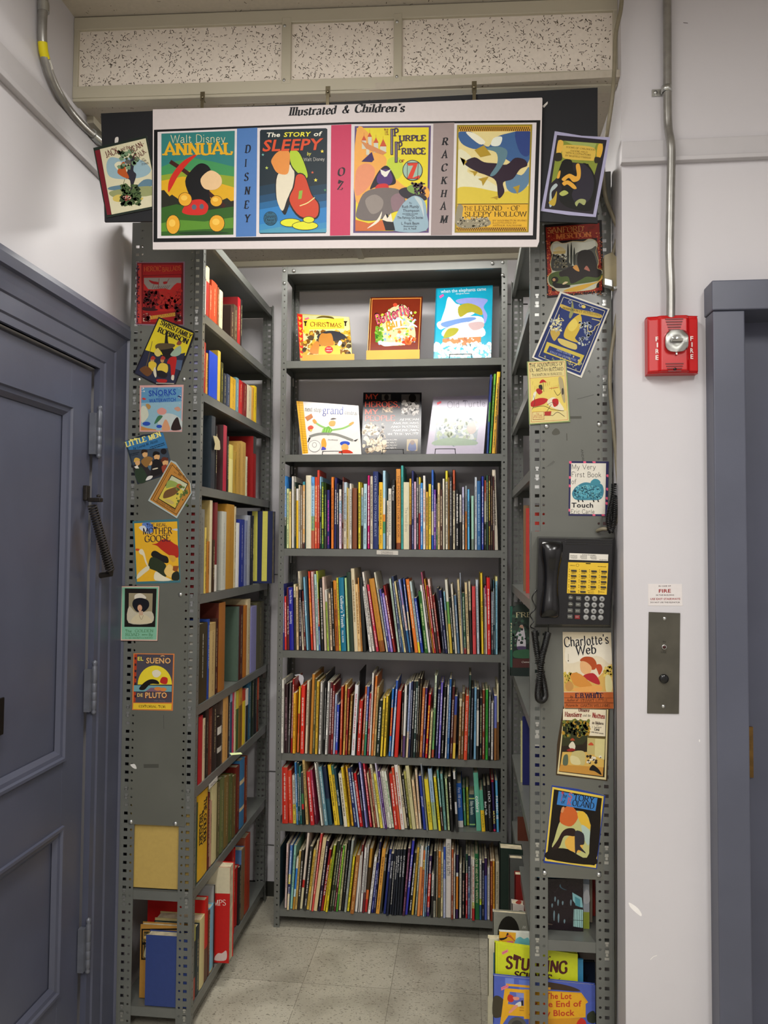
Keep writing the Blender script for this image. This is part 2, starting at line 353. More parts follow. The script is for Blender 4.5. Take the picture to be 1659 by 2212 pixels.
class Sheet:
    """flat printed surface: maps drawing coordinates to the plane it stands on; each item lies a hair above the last"""
    def __init__(s, mb, mapf, nrm): s.mb = mb; s.m = mapf; s.n = Vector(nrm).normalized(); s.k = 1; s.clip = None
    def at(s, x, y): return s.m(x, y)+s.n*(LAYER*s.k)
    def face(s, pts, tint):
        if s.clip:
            pts = clip_to(pts, s.clip)
            if len(pts) < 3: return
        vs = [s.at(*p) for p in pts]; nn = Vector((0, 0, 0))
        for i in range(len(vs)): nn += (vs[i]-vs[0]).cross(vs[(i+1) % len(vs)]-vs[0])
        if nn.dot(s.n) < 0: vs.reverse()
        s.mb.add(vs, [tuple(range(len(vs)))], tint)
    def P(s, tint, *c): s.face([(c[i], c[i+1]) for i in range(0, len(c), 2)], tint); s.k += 1; return s
    def S(s, tint, *c): s.face(spline([(c[i], c[i+1]) for i in range(0, len(c), 2)], 4), tint); s.k += 1; return s
    def E(s, tint, x, y, rx, ry=None, a=0, n=18):
        ry = ry or rx; ca, sa = math.cos(math.radians(a)), math.sin(math.radians(a))
        s.face([(x+rx*math.cos(t)*ca-ry*math.sin(t)*sa, y+rx*math.cos(t)*sa+ry*math.sin(t)*ca) for t in [2*math.pi*i/n for i in range(n)]], tint); s.k += 1; return s
    def L(s, tint, w, *c, smooth=True):
        p = [(c[i], c[i+1]) for i in range(0, len(c), 2)]
        if smooth and len(p) > 2: p = spline(p, 4, False)
        v, f = ribbon(p, lambda a, b: w); s.mb.add([s.at(*q) for q in v], s.flip(v, f), tint); s.k += 1; return s
    def flip(s, v, f):
        a, b, c = [s.at(*v[i]) for i in f[0][:3]]
        return f if (b-a).cross(c-a).dot(s.n) > 0 else [tuple(reversed(q)) for q in f]
    def ring(s, tint, pts, w):
        p = list(pts)+[pts[0]]
        for a, b in zip(p, p[1:]):
            dx, dy = b[0]-a[0], b[1]-a[1]; l = math.hypot(dx, dy); dx *= w/2/l; dy *= w/2/l
            s.face([(a[0]-dx-dy, a[1]-dy+dx), (b[0]+dx-dy, b[1]+dy+dx), (b[0]+dx+dy, b[1]+dy-dx), (a[0]-dx+dy, a[1]-dy-dx)], tint)
        s.k += 1; return s
    def T(s, tint, txt, x0, y0, x1, y1, h, sty='s', slant=0):
        """text whose baseline runs from (x0,y0) to (x1,y1), cap height h, all in drawing units (y down)"""
        V, F, w = layout(txt, sty, slant)
        if not F: return s
        lo = min(v[0] for v in V); hi = max(v[0] for v in V)
        ex, ey = (x1-x0)/(hi-lo), (y1-y0)/(hi-lo); l = math.hypot(x1-x0, y1-y0); ux, uy = (y1-y0)/l*h, -(x1-x0)/l*h
        pts = [(x0+(q[0]-lo)*ex+q[1]*ux, y0+(q[0]-lo)*ey+q[1]*uy) for q in V]
        s.mb.add([s.at(*p)+s.n*(q[2]*3e-6) for p, q in zip(pts, V)], s.flip(pts, F), tint); s.k += 1; return s
    def dots(s, tints, x0, y0, x1, y1, n, r, seed, el=1.0):
        """loose dabs of ink (leaves, spray, worn print)"""
        R = random.Random(seed)
        for t in tints:
            for _ in range(n):
                x, y = R.uniform(x0, x1), R.uniform(y0, y1); a = R.uniform(0, 6.28); q = r*R.uniform(.5, 1.3)
                s.face([(x+q*(1+.3*R.random())*math.cos(a+j*1.2566)*(el if j % 2 else 1), y+q*math.sin(a+j*1.2566)) for j in range(5)], t)
            s.k += 1
        return s
    def dash(s, tint, x0, y0, x1, y1, h, seed=0, gap=.35):
        """print too fine to read: a line of small marks"""
        R = random.Random(seed); l = math.hypot(x1-x0, y1-y0); t = 0; ux, uy = (x1-x0)/l, (y1-y0)/l; vx, vy = -uy*h/2, ux*h/2; n = R.randint(3, 8)
        while t < l:
            q = min(l, t+h*R.uniform(.22, .6)); g = R.choice((.62, .66, 1)); lo = -.66 if g < 1 and R.random() < .3 else -1
            a = (x0+ux*t, y0+uy*t); b = (x0+ux*q, y0+uy*q)
            s.face([(a[0]+vx*lo*-1, a[1]+vy*lo*-1), (b[0]+vx*lo*-1, b[1]+vy*lo*-1), (b[0]-vx*g, b[1]-vy*g), (a[0]-vx*g, a[1]-vy*g)], tint)
            n -= 1; t = q+h*(R.uniform(.1, .2) if n else .55)
            if not n: n = R.randint(2, 8)
        s.k += 1; return s
def frame(ox, oy, sc): return lambda x, y: (ox+x/sc, oy+y/sc)
def sheet_obj(name, label, cat, fr, pts, plane, thick, tint, mat=None, group=None, edge=None, parent=None):
    """a card, cover or sign standing in a plane (point, normal towards the room); returns (Sheet, finish)"""
    p0, n = Vector(plane[0]), Vector(plane[1]).normalized()
    mp = lambda x, y: onP(*fr(x, y), p0, n)
    mb = MB(); vs = [mp(x, y) for x, y in pts]
    mb.prism(vs, -n*thick, tint, edge or tint)
    sh = Sheet(mb, mp, n)
    sh.use = lambda f2: setattr(sh, 'm', lambda x, y: onP(*f2(x, y), p0, n))
    def done():
        c = sum((Vector(v) for v in vs), Vector())/len(vs)
        o = mb.build(name, mat or PRINT, parent, loc=c)
        return tag(o, label, cat, group) if label and parent is None else o
    return sh, done
# ------------------------------------------------------------------ the room
WL, WRX, WRY, BACK, CL, CF = -1.11, .405, 2.06, 3.34, 2.765, 3.005
WALL = paint('wall_paint', 'c9c6c8', .6, 0, .02, 2, 120, .04, .3)
DOORP = paint('blue_grey_gloss_paint', '4b4e5e', .38, 0, .05, 5, 50, .05, .5)
DOORP2 = paint('elevator_door_paint', '505361', .38, 0, .04, 5, 50, .04, .5)
GRID = paint('beige_ceiling_grid_enamel', 'b6af9a', .45, 0, .03, 4)
def floor_mat():
    m = bpy.data.materials.new('speckled_vinyl_tile'); nt, b = nodes(m)
    a = nt.nodes.new('ShaderNodeAttribute'); a.attribute_name = 'tint'
    tc = nt.nodes.new('ShaderNodeTexCoord'); cur = a.outputs['Color']
    for sc, lo, hi, col, sx in ((70, .66, .70, '625d4c', 2.4), (130, .66, .7, '4a453b', 1.6), (85, .68, .71, 'cac3ac', 2.4), (5, .45, .75, '6a6454', 1)):
        mp = nt.nodes.new('ShaderNodeMapping'); mp.inputs['Scale'].default_value = (1, sx, 1); mp.inputs['Location'].default_value = (sc*.37, sc*.11, 0)
        n = nt.nodes.new('ShaderNodeTexNoise'); n.inputs['Scale'].default_value = sc; n.inputs['Detail'].default_value = 3 if sc < 10 else 1
        r = nt.nodes.new('ShaderNodeMapRange'); r.inputs[1].default_value = lo; r.inputs[2].default_value = hi; r.inputs[4].default_value = .75 if sc > 10 else .55
        mx = nt.nodes.new('ShaderNodeMixRGB'); mx.inputs[2].default_value = lin(col)
        nt.links.new(tc.outputs['Object'], mp.inputs[0]); nt.links.new(mp.outputs[0], n.inputs['Vector']); nt.links.new(n.outputs['Fac'], r.inputs[0])
        nt.links.new(r.outputs[0], mx.inputs[0]); nt.links.new(cur, mx.inputs[1]); cur = mx.outputs[0]
    nt.links.new(cur, b.inputs['Base Color']); b.inputs['Roughness'].default_value = .38; bump(nt, b, 30, .06); return m
FLOOR = floor_mat()
fl = MB(); fl.box(-1.3, 2.4, -2.2, 3.5, -.05, 0, '4a4436')
tx, ty = onZ(697, 2008, 0).x, onZ(599, 2120, 0).y; T = .3048; R = random.Random(4)
for i in range(-3, 11):
    for j in range(-15, 6):
        x0, x1 = max(-1.3, tx+i*T+.0006), min(2.4, tx+(i+1)*T-.0006); y0, y1 = max(-2.2, ty+j*T+.0006), min(3.5, ty+(j+1)*T-.0006)
        if x1 > x0 and y1 > y0:
            fl.add([(x0, y0, .0006), (x1, y0, .0006), (x1, y1, .0006), (x0, y1, .0006)], [(0, 1, 2, 3)], R.choice(['b7b2a1', 'b2ad9b', 'aea998', 'bab5a3', 'aba695']))
struct(fl.build('floor', FLOOR))
# walls
def wall(name, *boxes):
    m = MB()
    for b in boxes: m.box(*b)
    return struct(m.build(name, WALL))
DY0, DY1, DZ = 1.315, 2.262, 2.04          # door opening in the left wall
wall('wall_left', (WL-.12, WL, -2.2, DY0, 0, CF+.1), (WL-.12, WL, DY1, BACK+.1, 0, CF+.1), (WL-.12, WL, DY0, DY1, DZ, CF+.1))
wall('wall_back', (WL, WRX, BACK, BACK+.1, 0, CF+.1))
EX = .655                                   # elevator door opening starts here
wall('wall_right', (WRX, EX+.03, WRY, BACK+.1, 0, CF+.1), (EX+.03, 2.4, WRY, WRY+.12, 2.14, CF+.1), (1.62, 2.4, WRY, WRY+.12, 0, 2.14))
wall('wall_corridor', (WL, 2.4, -2.3, -2.2, 0, CF+.1), (2.4, 2.5, -2.2, WRY+.1, 0, CF+.1))
BASE = paint('black_rubber_base', '26261f', .5, 0, .1)
bb = MB().box(WL, WRX, BACK-.006, BACK, 0, .062); struct(bb.build('baseboard_back', BASE))
# acoustic tile ceiling: tiles with fissures, metal grid
TILEP = tinted('acoustic_tile_face', .9, .1, .1)
def fissures(mb, mapf, nrm, w, h, n, seed):
    sh = Sheet(mb, mapf, nrm); R = random.Random(seed)
    for _ in range(n):
        x, y = R.uniform(.006, w-.006), R.uniform(.006, h-.006); a = R.uniform(0, 3.14); l = R.choice([.0012, .0015, .002, .003, .004, .006]); wd = R.uniform(.0006, .0011)
        b = a+R.uniform(-.9, .9); p = [(x, y), (x+l*math.cos(a), y+l*math.sin(a)), (x+l*math.cos(a)+l*.7*math.cos(b), y+l*math.sin(a)+l*.7*math.sin(b))]
        p = [(min(max(u, .002), w-.002), min(max(v, .002), h-.002)) for u, v in p]
        v, f = ribbon(p, lambda q, r: wd*2); mb.add([sh.at(*q) for q in v], sh.flip(v, f), R.choice(['4a4031', '5c5140', '3b3328']))
def ceil(name, x0, x1, y0, y1, z, nf, seed):
    m = MB(); m.box(x0, x1, y0, y1, z, z+.02, 'b9b0a0')
    fissures(m, lambda u, v: Vector((x0+u, y0+v, z)), (0, 0, -1), x1-x0, y1-y0, nf, seed); return struct(m.build(name, TILEP))
ceil('ceiling_alcove', WL, WRX, 2.075, BACK, CL, 2600, 1)
struct(MB().box(WL, 2.4, -2.2, 1.4, CF, CF+.02, 'b9b0a0').build('ceiling', TILEP))
ceil('ceiling_corridor', WL, 2.4, 1.4, 2.12, CF, 1500, 2)
# dropped bulkhead between the two ceilings, hung a little askew
BA, BB = Vector((WL, 2.045, 0)), Vector((WRX, 2.105, 0)); bu = (BB-BA).normalized(); bn = Vector((bu.y, -bu.x, 0)); BL = (BB-BA).length
bp = lambda u, z, d=0: BA+bu*u+bn*d+Vector((0, 0, z))
m = MB(); m.obox(bp(0, 2.768, -.02), bu*BL, -bn*.012, (0, 0, CF-2.768), 'c8beae')
us = [(onY(px, 120, 2.07)-BA).dot(bu) for px in (609, 629, 850, 868)]
spans = [(.012, us[0]), (us[1], us[2]), (us[3], BL-.01)]
for k, (a, b) in enumerate(spans):
    m.obox(bp(a, 2.80, -.018), bu*(b-a), bn*.012, (0, 0, .168), 'e2d8ca')
    fissures(m, lambda u, v, a=a: bp(a+u, 2.80+v, -.006), bn, b-a, .168, int(1450*(b-a)), 20+k)
struct(m.build('trim_bulkhead_tile', TILEP))
g = MB()
g.obox(bp(0, 2.768, -.02), bu*BL, bn*.024, (0, 0, .034)); g.obox(bp(0, 2.966, -.02), bu*BL, bn*.024, (0, 0, .036))
for a, b in ((us[0], us[1]), (us[2], us[3])): g.obox(bp(a, 2.79, -.018), bu*(b-a), bn*.023, (0, 0, .19))
g.obox(bp(0, 2.79, -.02), bu*.014, bn*.023, (0, 0, .18)); g.obox(bp(BL-.012, 2.79, -.02), bu*.012, bn*.023, (0, 0, .18))
g.obox(bp(0, 2.760, -.035), bu*BL, bn*.036, (0, 0, .010))
gb = struct(g.build('trim_bulkhead_grid', GRID, bevel=.002))
sc = MB()
for u, z in ((us[0]+.008, 2.80), (us[0]+.008, 2.955), (us[2]+.009, 2.80), (us[2]+.009, 2.955), (BL-.02, 2.785)): sc.lathe(bp(u, z, .005), bn, [(.0045, 0), (.004, .0015), (0, .002)], 8)
for v in (2.4, 2.75, 3.05): pass
sc.build('screw', ZINC, gb)
# ceiling edge angle at the back wall and one tee in the alcove
g = MB().box(WL, WRX, BACK-.022, BACK, CL-.022, CL); g.box(-.47, -.445, 2.13, BACK, CL-.006, CL)
g.box(WL, WL+.02, 2.13, BACK, CL-.02, CL); struct(g.build('trim_ceiling_angle', GRID))
# picture rails
g = MB().box(WRX-.002, 1.6, WRY-.012, WRY, 2.525, 2.575); g.box(WRX-.004, 1.6, WRY-.02, WRY, 2.515, 2.527)
struct(g.build('trim_right', paint('rail_paint', 'bdbabb', .5, 0, .02), bevel=.002))
g = MB().box(WL, WL+.010, -2.2, 2.36, 2.63, 2.70); g.box(WL, WL+.02, -2.2, 2.36, 2.615, 2.632); struct(g.build('trim_left', MATS['rail_paint'], bevel=.002))
# troffers that light the place
def lamp_mat(nm, e):
    m = bpy.data.materials.new(nm); nt, b = nodes(m); b.inputs['Emission Color'].default_value = (1, .97, .92, 1); b.inputs['Emission Strength'].default_value = e; return m
LAMP, LAMP2 = lamp_mat('tube_light_diffuser', 3), lamp_mat('alcove_tube_diffuser', 20)
for x, y, z, w, l, wh in ((-.45, .75, CF, .34, 1.2, 'nearest the bulkhead'), (.95, -.3, CF, .34, 1.2, 'in front of the elevator'), (-.35, -1.2, CF, .34, 1.2, 'furthest from the bulkhead'), (-.33, 2.62, CL, 1.0, .16, '')):
    m = MB()
    if z == CF:
        for q in ((x-w/2, x+w/2, y-l/2, y-l/2+.02), (x-w/2, x+w/2, y+l/2-.02, y+l/2), (x-w/2, x-w/2+.02, y-l/2, y+l/2), (x+w/2-.02, x+w/2, y-l/2, y+l/2)): m.box(q[0], q[1], q[2], q[3], z-.03, z)
    else: m.box(x-w/2, x-w/2+.02, y-l/2, y+l/2, z-.06, z); m.box(x+w/2-.02, x+w/2, y-l/2, y+l/2, z-.06, z); m.box(x-w/2, x+w/2, y-l/2, y+l/2, z-.012, z)
    o = m.build('ceiling_light', GRID)
    tag(o, 'fluorescent wrap light on the alcove ceiling behind the hanging sign' if z == CL else 'fluorescent light box on the corridor ceiling '+wh, 'ceiling light')
    lo, hi = (z-.018, z-.012) if z == CF else (z-.056, z-.013)
    MB().box(x-w/2+.02, x+w/2-.02, y-l/2+.004, y+l/2-.004, lo, hi).build('diffuser', LAMP if z == CF else LAMP2, o)

# ------------------------------------------------------------------ left door with casing, hinges, spring
d = MB(); FX = WL-.010                       # face of stiles and rails
core = WL-.024
d.box(core-.02, core, DY0+.03, DY1-.045, .012, DZ-.012)
door = struct(d.build('door_1', DOORP, loc=(core, DY1-.04, .012)))
YH = onX(207, 800, WL).y-.004                # hinge edge of the leaf
Y0 = YH-.90
za, zb = onX(146, 880, FX).z, onX(128, 1640, FX).z      # upper panel
zc, zd = onX(124, 1800, FX).z, onX(118, 2150, FX).z     # lower panel
yp = onX(150, 1000, FX).y
rails = MB()
yq = Y0+(YH-yp)
for (ya, yb, z0, z1) in ((yp, YH, .012, DZ-.012), (Y0, yq, .012, DZ-.012), (yq, yp, za, DZ-.012), (yq, yp, zc, zb), (yq, yp, .012, zd)): rails.box(core, FX, ya, yb, z0, z1)
rails.build('stile_and_rail_frame', DOORP, door, bevel=.0015)
def ring_molding(y0, y1, z0, z1):
    m = MB(); prof = [(0, 0), (.002, .007), (.010, .007), (.014, .001), (.024, -.001), (.030, -.006), (.036, -.011)]   # (inset, height)
    vs = []
    for i, h in prof:
        for y, z in ((y0+i, z0+i), (y1-i, z0+i), (y1-i, z1-i), (y0+i, z1-i)): vs.append((FX+h, y, z))
    m.add(vs, [(k*4+j, k*4+(j+1) % 4, k*4+4+(j+1) % 4, k*4+4+j) for k in range(len(prof)-1) for j in range(4)]); return m
ring_molding(Y0+(YH-yp)-.012, yp+.012, zb-.012, za+.012).build('panel_molding', DOORP, door)
ring_molding(Y0+(YH-yp)-.012, yp+.012, zd-.012, zc+.012).build('panel_molding', DOORP, door)
# lock plate at the left edge of the picture
q = onX(3, 1547, FX+.002); m = MB().box(FX, FX+.006, q.y-.055, q.y+.006, q.z-.045, q.z+.045, '14120f');
m.build('lock_plate', paint('dark_bronze', '1a1714', .35, .6, .1), door, bevel=.002)
# casing: a stepped profile swept up the jamb and across the head
cs = MB(); yo = onX(271, 1000, WL).y; prof = [(0, -.012), (0, .014), (.018, .014), (.022, .020), (.06, .020), (.064, .026), (.085, .030), (.108, .036), (.112, .050), (.135, .052), (.150, .044), (.152, 0)]
wd = yo-.0-(YH+.012); k = wd/.152
vs = []
for c, h in prof:
    c *= k
    for y, z in ((YH+.012+c, 0), (YH+.012+c, DZ+c*.82), (Y0-.012-c, DZ+c*.82), (Y0-.012-c, 0)): vs.append((WL+h*.7, y, z))
cs.add(vs, [(a*4+j, a*4+j+1, a*4+5+j, a*4+4+j) for a in range(len(prof)-1) for j in range(3)])
struct(cs.build('trim_door_casing', DOORP))
HINGE = paint('painted_steel_hinge', '60636c', .35, .2, .08, 30)
for (px, py, hh) in ((213, 938, .062), (202, 1490, .062), (188.5, 2048, .062)):
    c = onX(px, py, WL+.012); m = MB()
    m.lathe((WL+.014, c.y, c.z-hh-.012), (0, 0, 1), [(0, 0), (.007, .004), (.008, .010), (.005, .015), (.0075, .018)]+[(.0075, .018+2*hh*f) for f in (.19,)]+[(.0066, .018+2*hh*.2), (.0075, .018+2*hh*.21), (.0075, .018+2*hh*.39), (.0066, .018+2*hh*.4), (.0075, .018+2*hh*.41), (.0075, .018+2*hh*.6), (.0066, .018+2*hh*.61), (.0075, .018+2*hh*.62), (.0075, .018+2*hh)]+[(.005, .022+2*hh), (.008, .028+2*hh), (.007, .034+2*hh), (0, .038+2*hh)], 14)
    m.box(WL-.008, WL+.010, c.y-.020, c.y-.003, c.z-hh, c.z+hh); m.build('hinge', HINGE, door)
# coil spring door closer
IRON = paint('rusty_iron', '2a2521', .5, .5, .25, 60)
a, b = onX(199, 1092, WL+.03), onX(238, 1232, WL+.055); ax = (b-a); L = ax.length; ax.normalize()
m = MB(); u = ax.orthogonal().normalized(); v = ax.cross(u); N = 26; pts = []
for i in range(N*10+1):
    t = i/(N*10); an = t*N*2*math.pi; pts.append(a+ax*(L*t)+(u*math.cos(an)+v*math.sin(an))*.0115)
m.tube(pts, .0027, 6)
sp = tag(m.build('door_spring', IRON), 'rusty coil spring closer hooked across the grey door and its casing', 'door spring')
m = MB(); p = onX(190, 1065, WL); m.box(WL-.01, WL+.002, p.y-.012, p.y+.010, p.z-.022, p.z+.022); m.box(WL, WL+.040, p.y-.004, p.y+.016, p.z-.026, p.z-.014); m.lathe((WL+.03, p.y+.006, p.z-.012), (0, 0, 1), [(.006, 0), (.007, .006), (0, .009)], 8)
m.build('bracket', IRON, sp, bevel=.002)
MB().tube([b, b+ax*.012, Vector((WL+.02, b.y+.01, b.z-.016))], [.010, .008, .009]).build('hook', IRON, sp)

# ------------------------------------------------------------------ elevator door frame on the right
xj0, xj1 = onY(1546, 1300, 2.0).x, onY(1616, 1300, 2.0).x; zh = onY(1600, 670, 2.0).z; zt = onY(1600, 604, 1.995).z
f = MB().box(xj0, xj1, 2.0, WRY+.1, 0, zh); fr_ = struct(f.build('trim_elevator_jamb', DOORP2, bevel=.003))
f = MB().box(xj0-.003, 1.64, 1.994, WRY+.1, zh, zt); struct(f.build('trim_elevator_head', DOORP2, bevel=.003))
f = MB().box(1.56, 1.64, 2.0, WRY+.1, 0, zh); struct(f.build('trim_elevator_jamb_far', DOORP2, bevel=.003))
f = MB().box(xj1-.02, 1.6, 2.115, 2.16, 0, zh+.02); ed = struct(f.build('door_2', DOORP))
p, q = onY(1611, 1570, 2.108), onY(1628, 1680, 2.108); MB().box(p.x, q.x, 2.108, 2.116, q.z, p.z).build('latch_strike', paint('worn_brass', '6a4f22', .4, .5, .2, 40), ed)

# ------------------------------------------------------------------ conduits, strap, cable, box
STEEL = paint('galvanized_conduit', '9b9994', .35, .7, .1, 25)
c = MB(); P = [onY(x, y, 2.043) for x, y in ((1440, -60), (1441, 0), (1441.5, 120), (1442, 238), (1444, 278))]+[onY(x, y, 2.028) for x, y in ((1449, 308), (1450, 345), (1448, 450), (1446.5, 550), (1449, 620), (1448.5, 700))]
c.tube(spline([tuple(q) for q in P], 3, False), .0108, 14)
co = tag(c.build('metal_conduit', STEEL), 'thin steel conduit running down the white wall into the red alarm', 'conduit')
m = MB(); q = onY(1440, 193, 2.043); m.lathe((q.x, q.y, q.z-.008), (0, 0, 1), [(.0108, 0), (.0135, 0), (.0135, .016), (.0108, .016)], 16); m.box(q.x-.034, q.x-.01, WRY-.004, WRY, q.z-.009, q.z+.009); m.lathe((q.x-.025, WRY-.004, q.z), (0, -1, 0), [(.006, 0), (.005, .003), (0, .004)], 10)
m.build('pipe_strap', ZINC, co)
c = MB(); P = [onX(x, y, WL+.016) for x, y in ((95, -70), (94, 0), (91.5, 55), (92.5, 95), (98, 128), (110, 165), (128, 203), (150, 238), (178, 270), (212, 300), (240, 322))]
c.tube(spline([tuple(q) for q in P], 4, False), .0115, 14)
co = tag(c.build('metal_conduit', STEEL), 'bent steel conduit curving down the left wall behind the black board', 'conduit')
m = MB(); a, b = onX(94, 6, WL+.016), onX(94, 26, WL+.016); m.tube([a, b], .0145, 14); a, b = onX(199, 289, WL+.016), onX(214, 302, WL+.016); m.tube([a, b], .0145, 14); m.build('coupling', ZINC, co)
m = MB(); m.tube([onX(91.9, 92, WL+.016), onX(94, 112, WL+.016), onX(98.4, 128, WL+.016)], .0119, 14, 'd8c81e'); m.tube([onX(99, 130, WL+.016), onX(105, 150, WL+.016)], .0119, 14, 'd5d3c8'); m.build('sticker', PRINT, co)
CABLE = paint('beige_cable_jacket', '7f7762', .5, 0, .08, 30)
def cable(name, pts, r, label, cat, mat=CABLE):
    P = spline([tuple(onY(x, y, z)) for x, y, z in pts], 5, False); return tag(MB().tube(P, r, 8).build(name, mat), label, cat)
cable('network_cable', [(1346, -40, 2.03), (1341, 20, 2.03), (1330, 75, 2.025), (1327, 150, 2.02), (1322, 215, 2.02), (1311, 290, 2.05), (1303, 340, 2.14), (1307, 420, 2.155), (1325, 470, 2.15), (1335, 500, 2.15), (1328, 535, 2.15), (1320, 560, 2.15)], .0055, 'beige cable hanging from the bulkhead to the small grey junction box', 'cable')
cable('network_cable', [(1337, 622, 2.15), (1336, 660, 2.15), (1327, 720, 2.15), (1319, 780, 2.15), (1318, 840, 2.15), (1326, 930, 2.15), (1333, 1010, 2.15), (1337, 1070, 2.145), (1333, 1120, 2.14), (1318, 1140, 2.14), (1300, 1143, 2.15), (1290, 1147, 2.165)], .0052, 'beige cable running from the junction box down to the wall telephone', 'cable')
cable('network_cable', [(1331, 640, 2.16), (1333, 700, 2.165), (1334, 800, 2.165), (1336, 900, 2.165), (1338, 1000, 2.165), (1336, 1100, 2.165), (1333, 1300, 2.165), (1332, 1600, 2.165), (1331, 1900, 2.165), (1330, 2240, 2.165)], .0028, 'thin dark wire down the gap between right shelf end and white wall', 'cable', paint('dark_wire', '33322c', .4))
BOXM = paint('aged_beige_plastic', '84795a', .45, 0, .08, 20)
b0 = [(1305, 552), (1322, 545), (1341, 565), (1343, 613), (1328, 622), (1306, 606)]
m = MB(); m.prism([onY(x, y, 2.135) for x, y in b0], (0, .03, 0)); jb = tag(m.build('junction_box', BOXM, bevel=.003), 'small beige plastic junction box clipped to the right shelf end post', 'junction box')
m = MB(); sh = Sheet(m, lambda x, y: onY(x, y, 2.1347), (0, -1, 0)); sh.T('1c1a14', 'NET', 1337, 590, 1337, 606, 5, 'b'); m.build('marking', PRINT, jb)
m = MB(); m.obox(onY(1306, 600, 2.13), (.022, 0, -.006), (0, .02, 0), (0, 0, -.02)); m.obox(onY(1328, 625, 2.128), (.02, 0, .004), (0, .01, 0), (-.004, 0, .008)); m.build('metal_latch', ZINC, jb, bevel=.002)

# ------------------------------------------------------------------ fire alarm, notice, elevator call plate
RED = paint('red_alarm_plastic', 'b90f12', .3, 0, .04, 10, 50, .02)
A = onY(1453, 745, WRY-.03); A.y = WRY; w, h = .0625, .0735
al = thing('fire_alarm', 'red fire alarm strobe box on the white wall by the elevator', 'fire alarm', A)
m = MB(); ax0, az0 = A.x, A.z; yb = WRY
prof = [(-1, 0), (-1, .028), (-.97, .034), (-.62, .038), (-.5, .046), (.5, .046), (.62, .038), (.97, .034), (1, .028), (1, 0)]
zz = [(-1, .86), (-.93, 1), (.88, 1), (1, .80)]
vs = [(ax0+x*w, yb-y*(1 if j in (1, 2) else .8), az0+z*h) for j, (z, s_) in enumerate(zz) for x, y in prof]; n = len(prof)
m.add(vs, [(j*n+i, j*n+i+1, (j+1)*n+i+1, (j+1)*n+i) for j in range(3) for i in range(n-1)]+[tuple(range(n)), tuple(reversed(range(3*n, 4*n)))])
m.build('housing', RED, al, bevel=.002)
g = MB()
for i in range(5): z = az0+.062-i*.0068; g.box(ax0-.022+i*.002, ax0+.022-i*.002, yb-.0478, yb-.044, z-.0016, z+.0016)
for i in range(4): z = az0-.052-i*.0062; g.box(ax0-.022+i*.002, ax0+.022-i*.002, yb-.0478, yb-.044, z-.0012, z+.0012)
g.build('grille_rib', paint('dark_red_recess', '6d0608', .4), al)
lens = bpy.data.materials.new('clear_strobe_lens'); nt, b = nodes(lens); b.inputs['Transmission Weight'].default_value = 1; b.inputs['Roughness'].default_value = .05; b.inputs['Base Color'].default_value = (.95, .95, .93, 1); b.inputs['IOR'].default_value = 1.45
bump(nt, b, 8, .05)
c = Vector((ax0+.004, yb-.046, az0+.004)); m = MB(); ring = []
for (s_, y) in ((1, 0), (1, .012), (.9, .02), (.55, .026)):
    for k in range(24):
        t = 2*math.pi*k/24; cx, cz = math.cos(t), math.sin(t); q = (abs(cx)**4+abs(cz)**4)**-.25; ring.append((c.x+cx*q*.0275*s_, c.y-y, c.z+cz*q*.0275*s_))
m.add(ring, [(j*24+i, j*24+(i+1) % 24, (j+1)*24+(i+1) % 24, (j+1)*24+i) for j in range(3) for i in range(24)]+[tuple(range(72, 96))], smooth=True)
m.build('strobe_lens', lens, al)
m = MB(); m.lathe((c.x, c.y-.001, c.z), (0, -1, 0), [(.024, .001), (.023, .003), (.010, .0015), (0, .001)], 24); m.tube([c+Vector((-.012, -.010, 0)), c+Vector((.012, -.010, 0))], .003, 10); m.box(c.x-.002, c.x+.002, c.y-.006, c.y, c.z-.034, c.z-.024); m.build('flash_reflector', ZINC, al)
m = MB(); m.lathe((c.x-.003, yb-.045, az0-.066), (0, -1, 0), [(.0036, 0), (.0036, .003), (0, .003)], 12); m.build('keyhole', BLACK, al)
m = MB(); sh = Sheet(m, lambda x, y: onY(x, y, yb-.0392), (0, -1, 0))
for k, (a, b_, c_, d_) in enumerate((('F', 1416, 737, 8), ('I', 1418.5, 750, 3), ('R', 1416, 763.5, 8), ('E', 1416, 777, 7.5))): sh.T('e8dcd6', a, b_, c_, b_+d_, c_, 10, 'b')
for k, (a, b_, c_, d_) in enumerate((('F', 1491, 736, 6.5), ('I', 1493.5, 749, 2.5), ('R', 1491, 762, 7), ('E', 1491.5, 775, 6))): sh.T('e8dcd6', a, b_, c_, b_+d_, c_, 10, 'b')
m.build('lettering', PRINT, al)
fr = frame(1060, 1100, 2.77)
sh, done = sheet_obj('fire_notice', 'small white fire notice with red print above the elevator button', 'notice', fr, [(942, 446), (1144, 448), (1148, 578), (943, 577)], ((0, WRY-.0008, 0), (0, -1, 0)), .0008, 'd6d0cd')
sh.T('3a2a28', 'IN CASE OF', 1005, 464, 1078, 463, 8, 'b').T('8d1d1c', 'FIRE', 1006, 499, 1078, 498, 21, 'b').T('3a2a28', 'IN THIS BUILDING', 990, 518, 1097, 517, 8, 'b').T('8d1d1c', 'USE EXIT STAIRWAYS', 955, 543, 1134, 542, 12, 'b').T('3a2a28', 'DO NOT USE THIS ELEVATOR', 956, 561, 1132, 561, 8, 'b')
done()
pl = [onY(*fr(x, y), WRY-.003) for x, y in ((947, 615), (1134, 622), (1126, 1224), (937, 1221))]
m = MB(); m.prism(pl, (0, .003, 0)); ep = tag(m.build('elevator_call_plate', paint('brushed_dark_steel', '57544a', .45, .6, .12, 12), bevel=.0006), 'brushed dark steel elevator call plate with a black button', 'call plate')
at = lambda x, y, d=.003: onY(*fr(x, y), WRY-d)
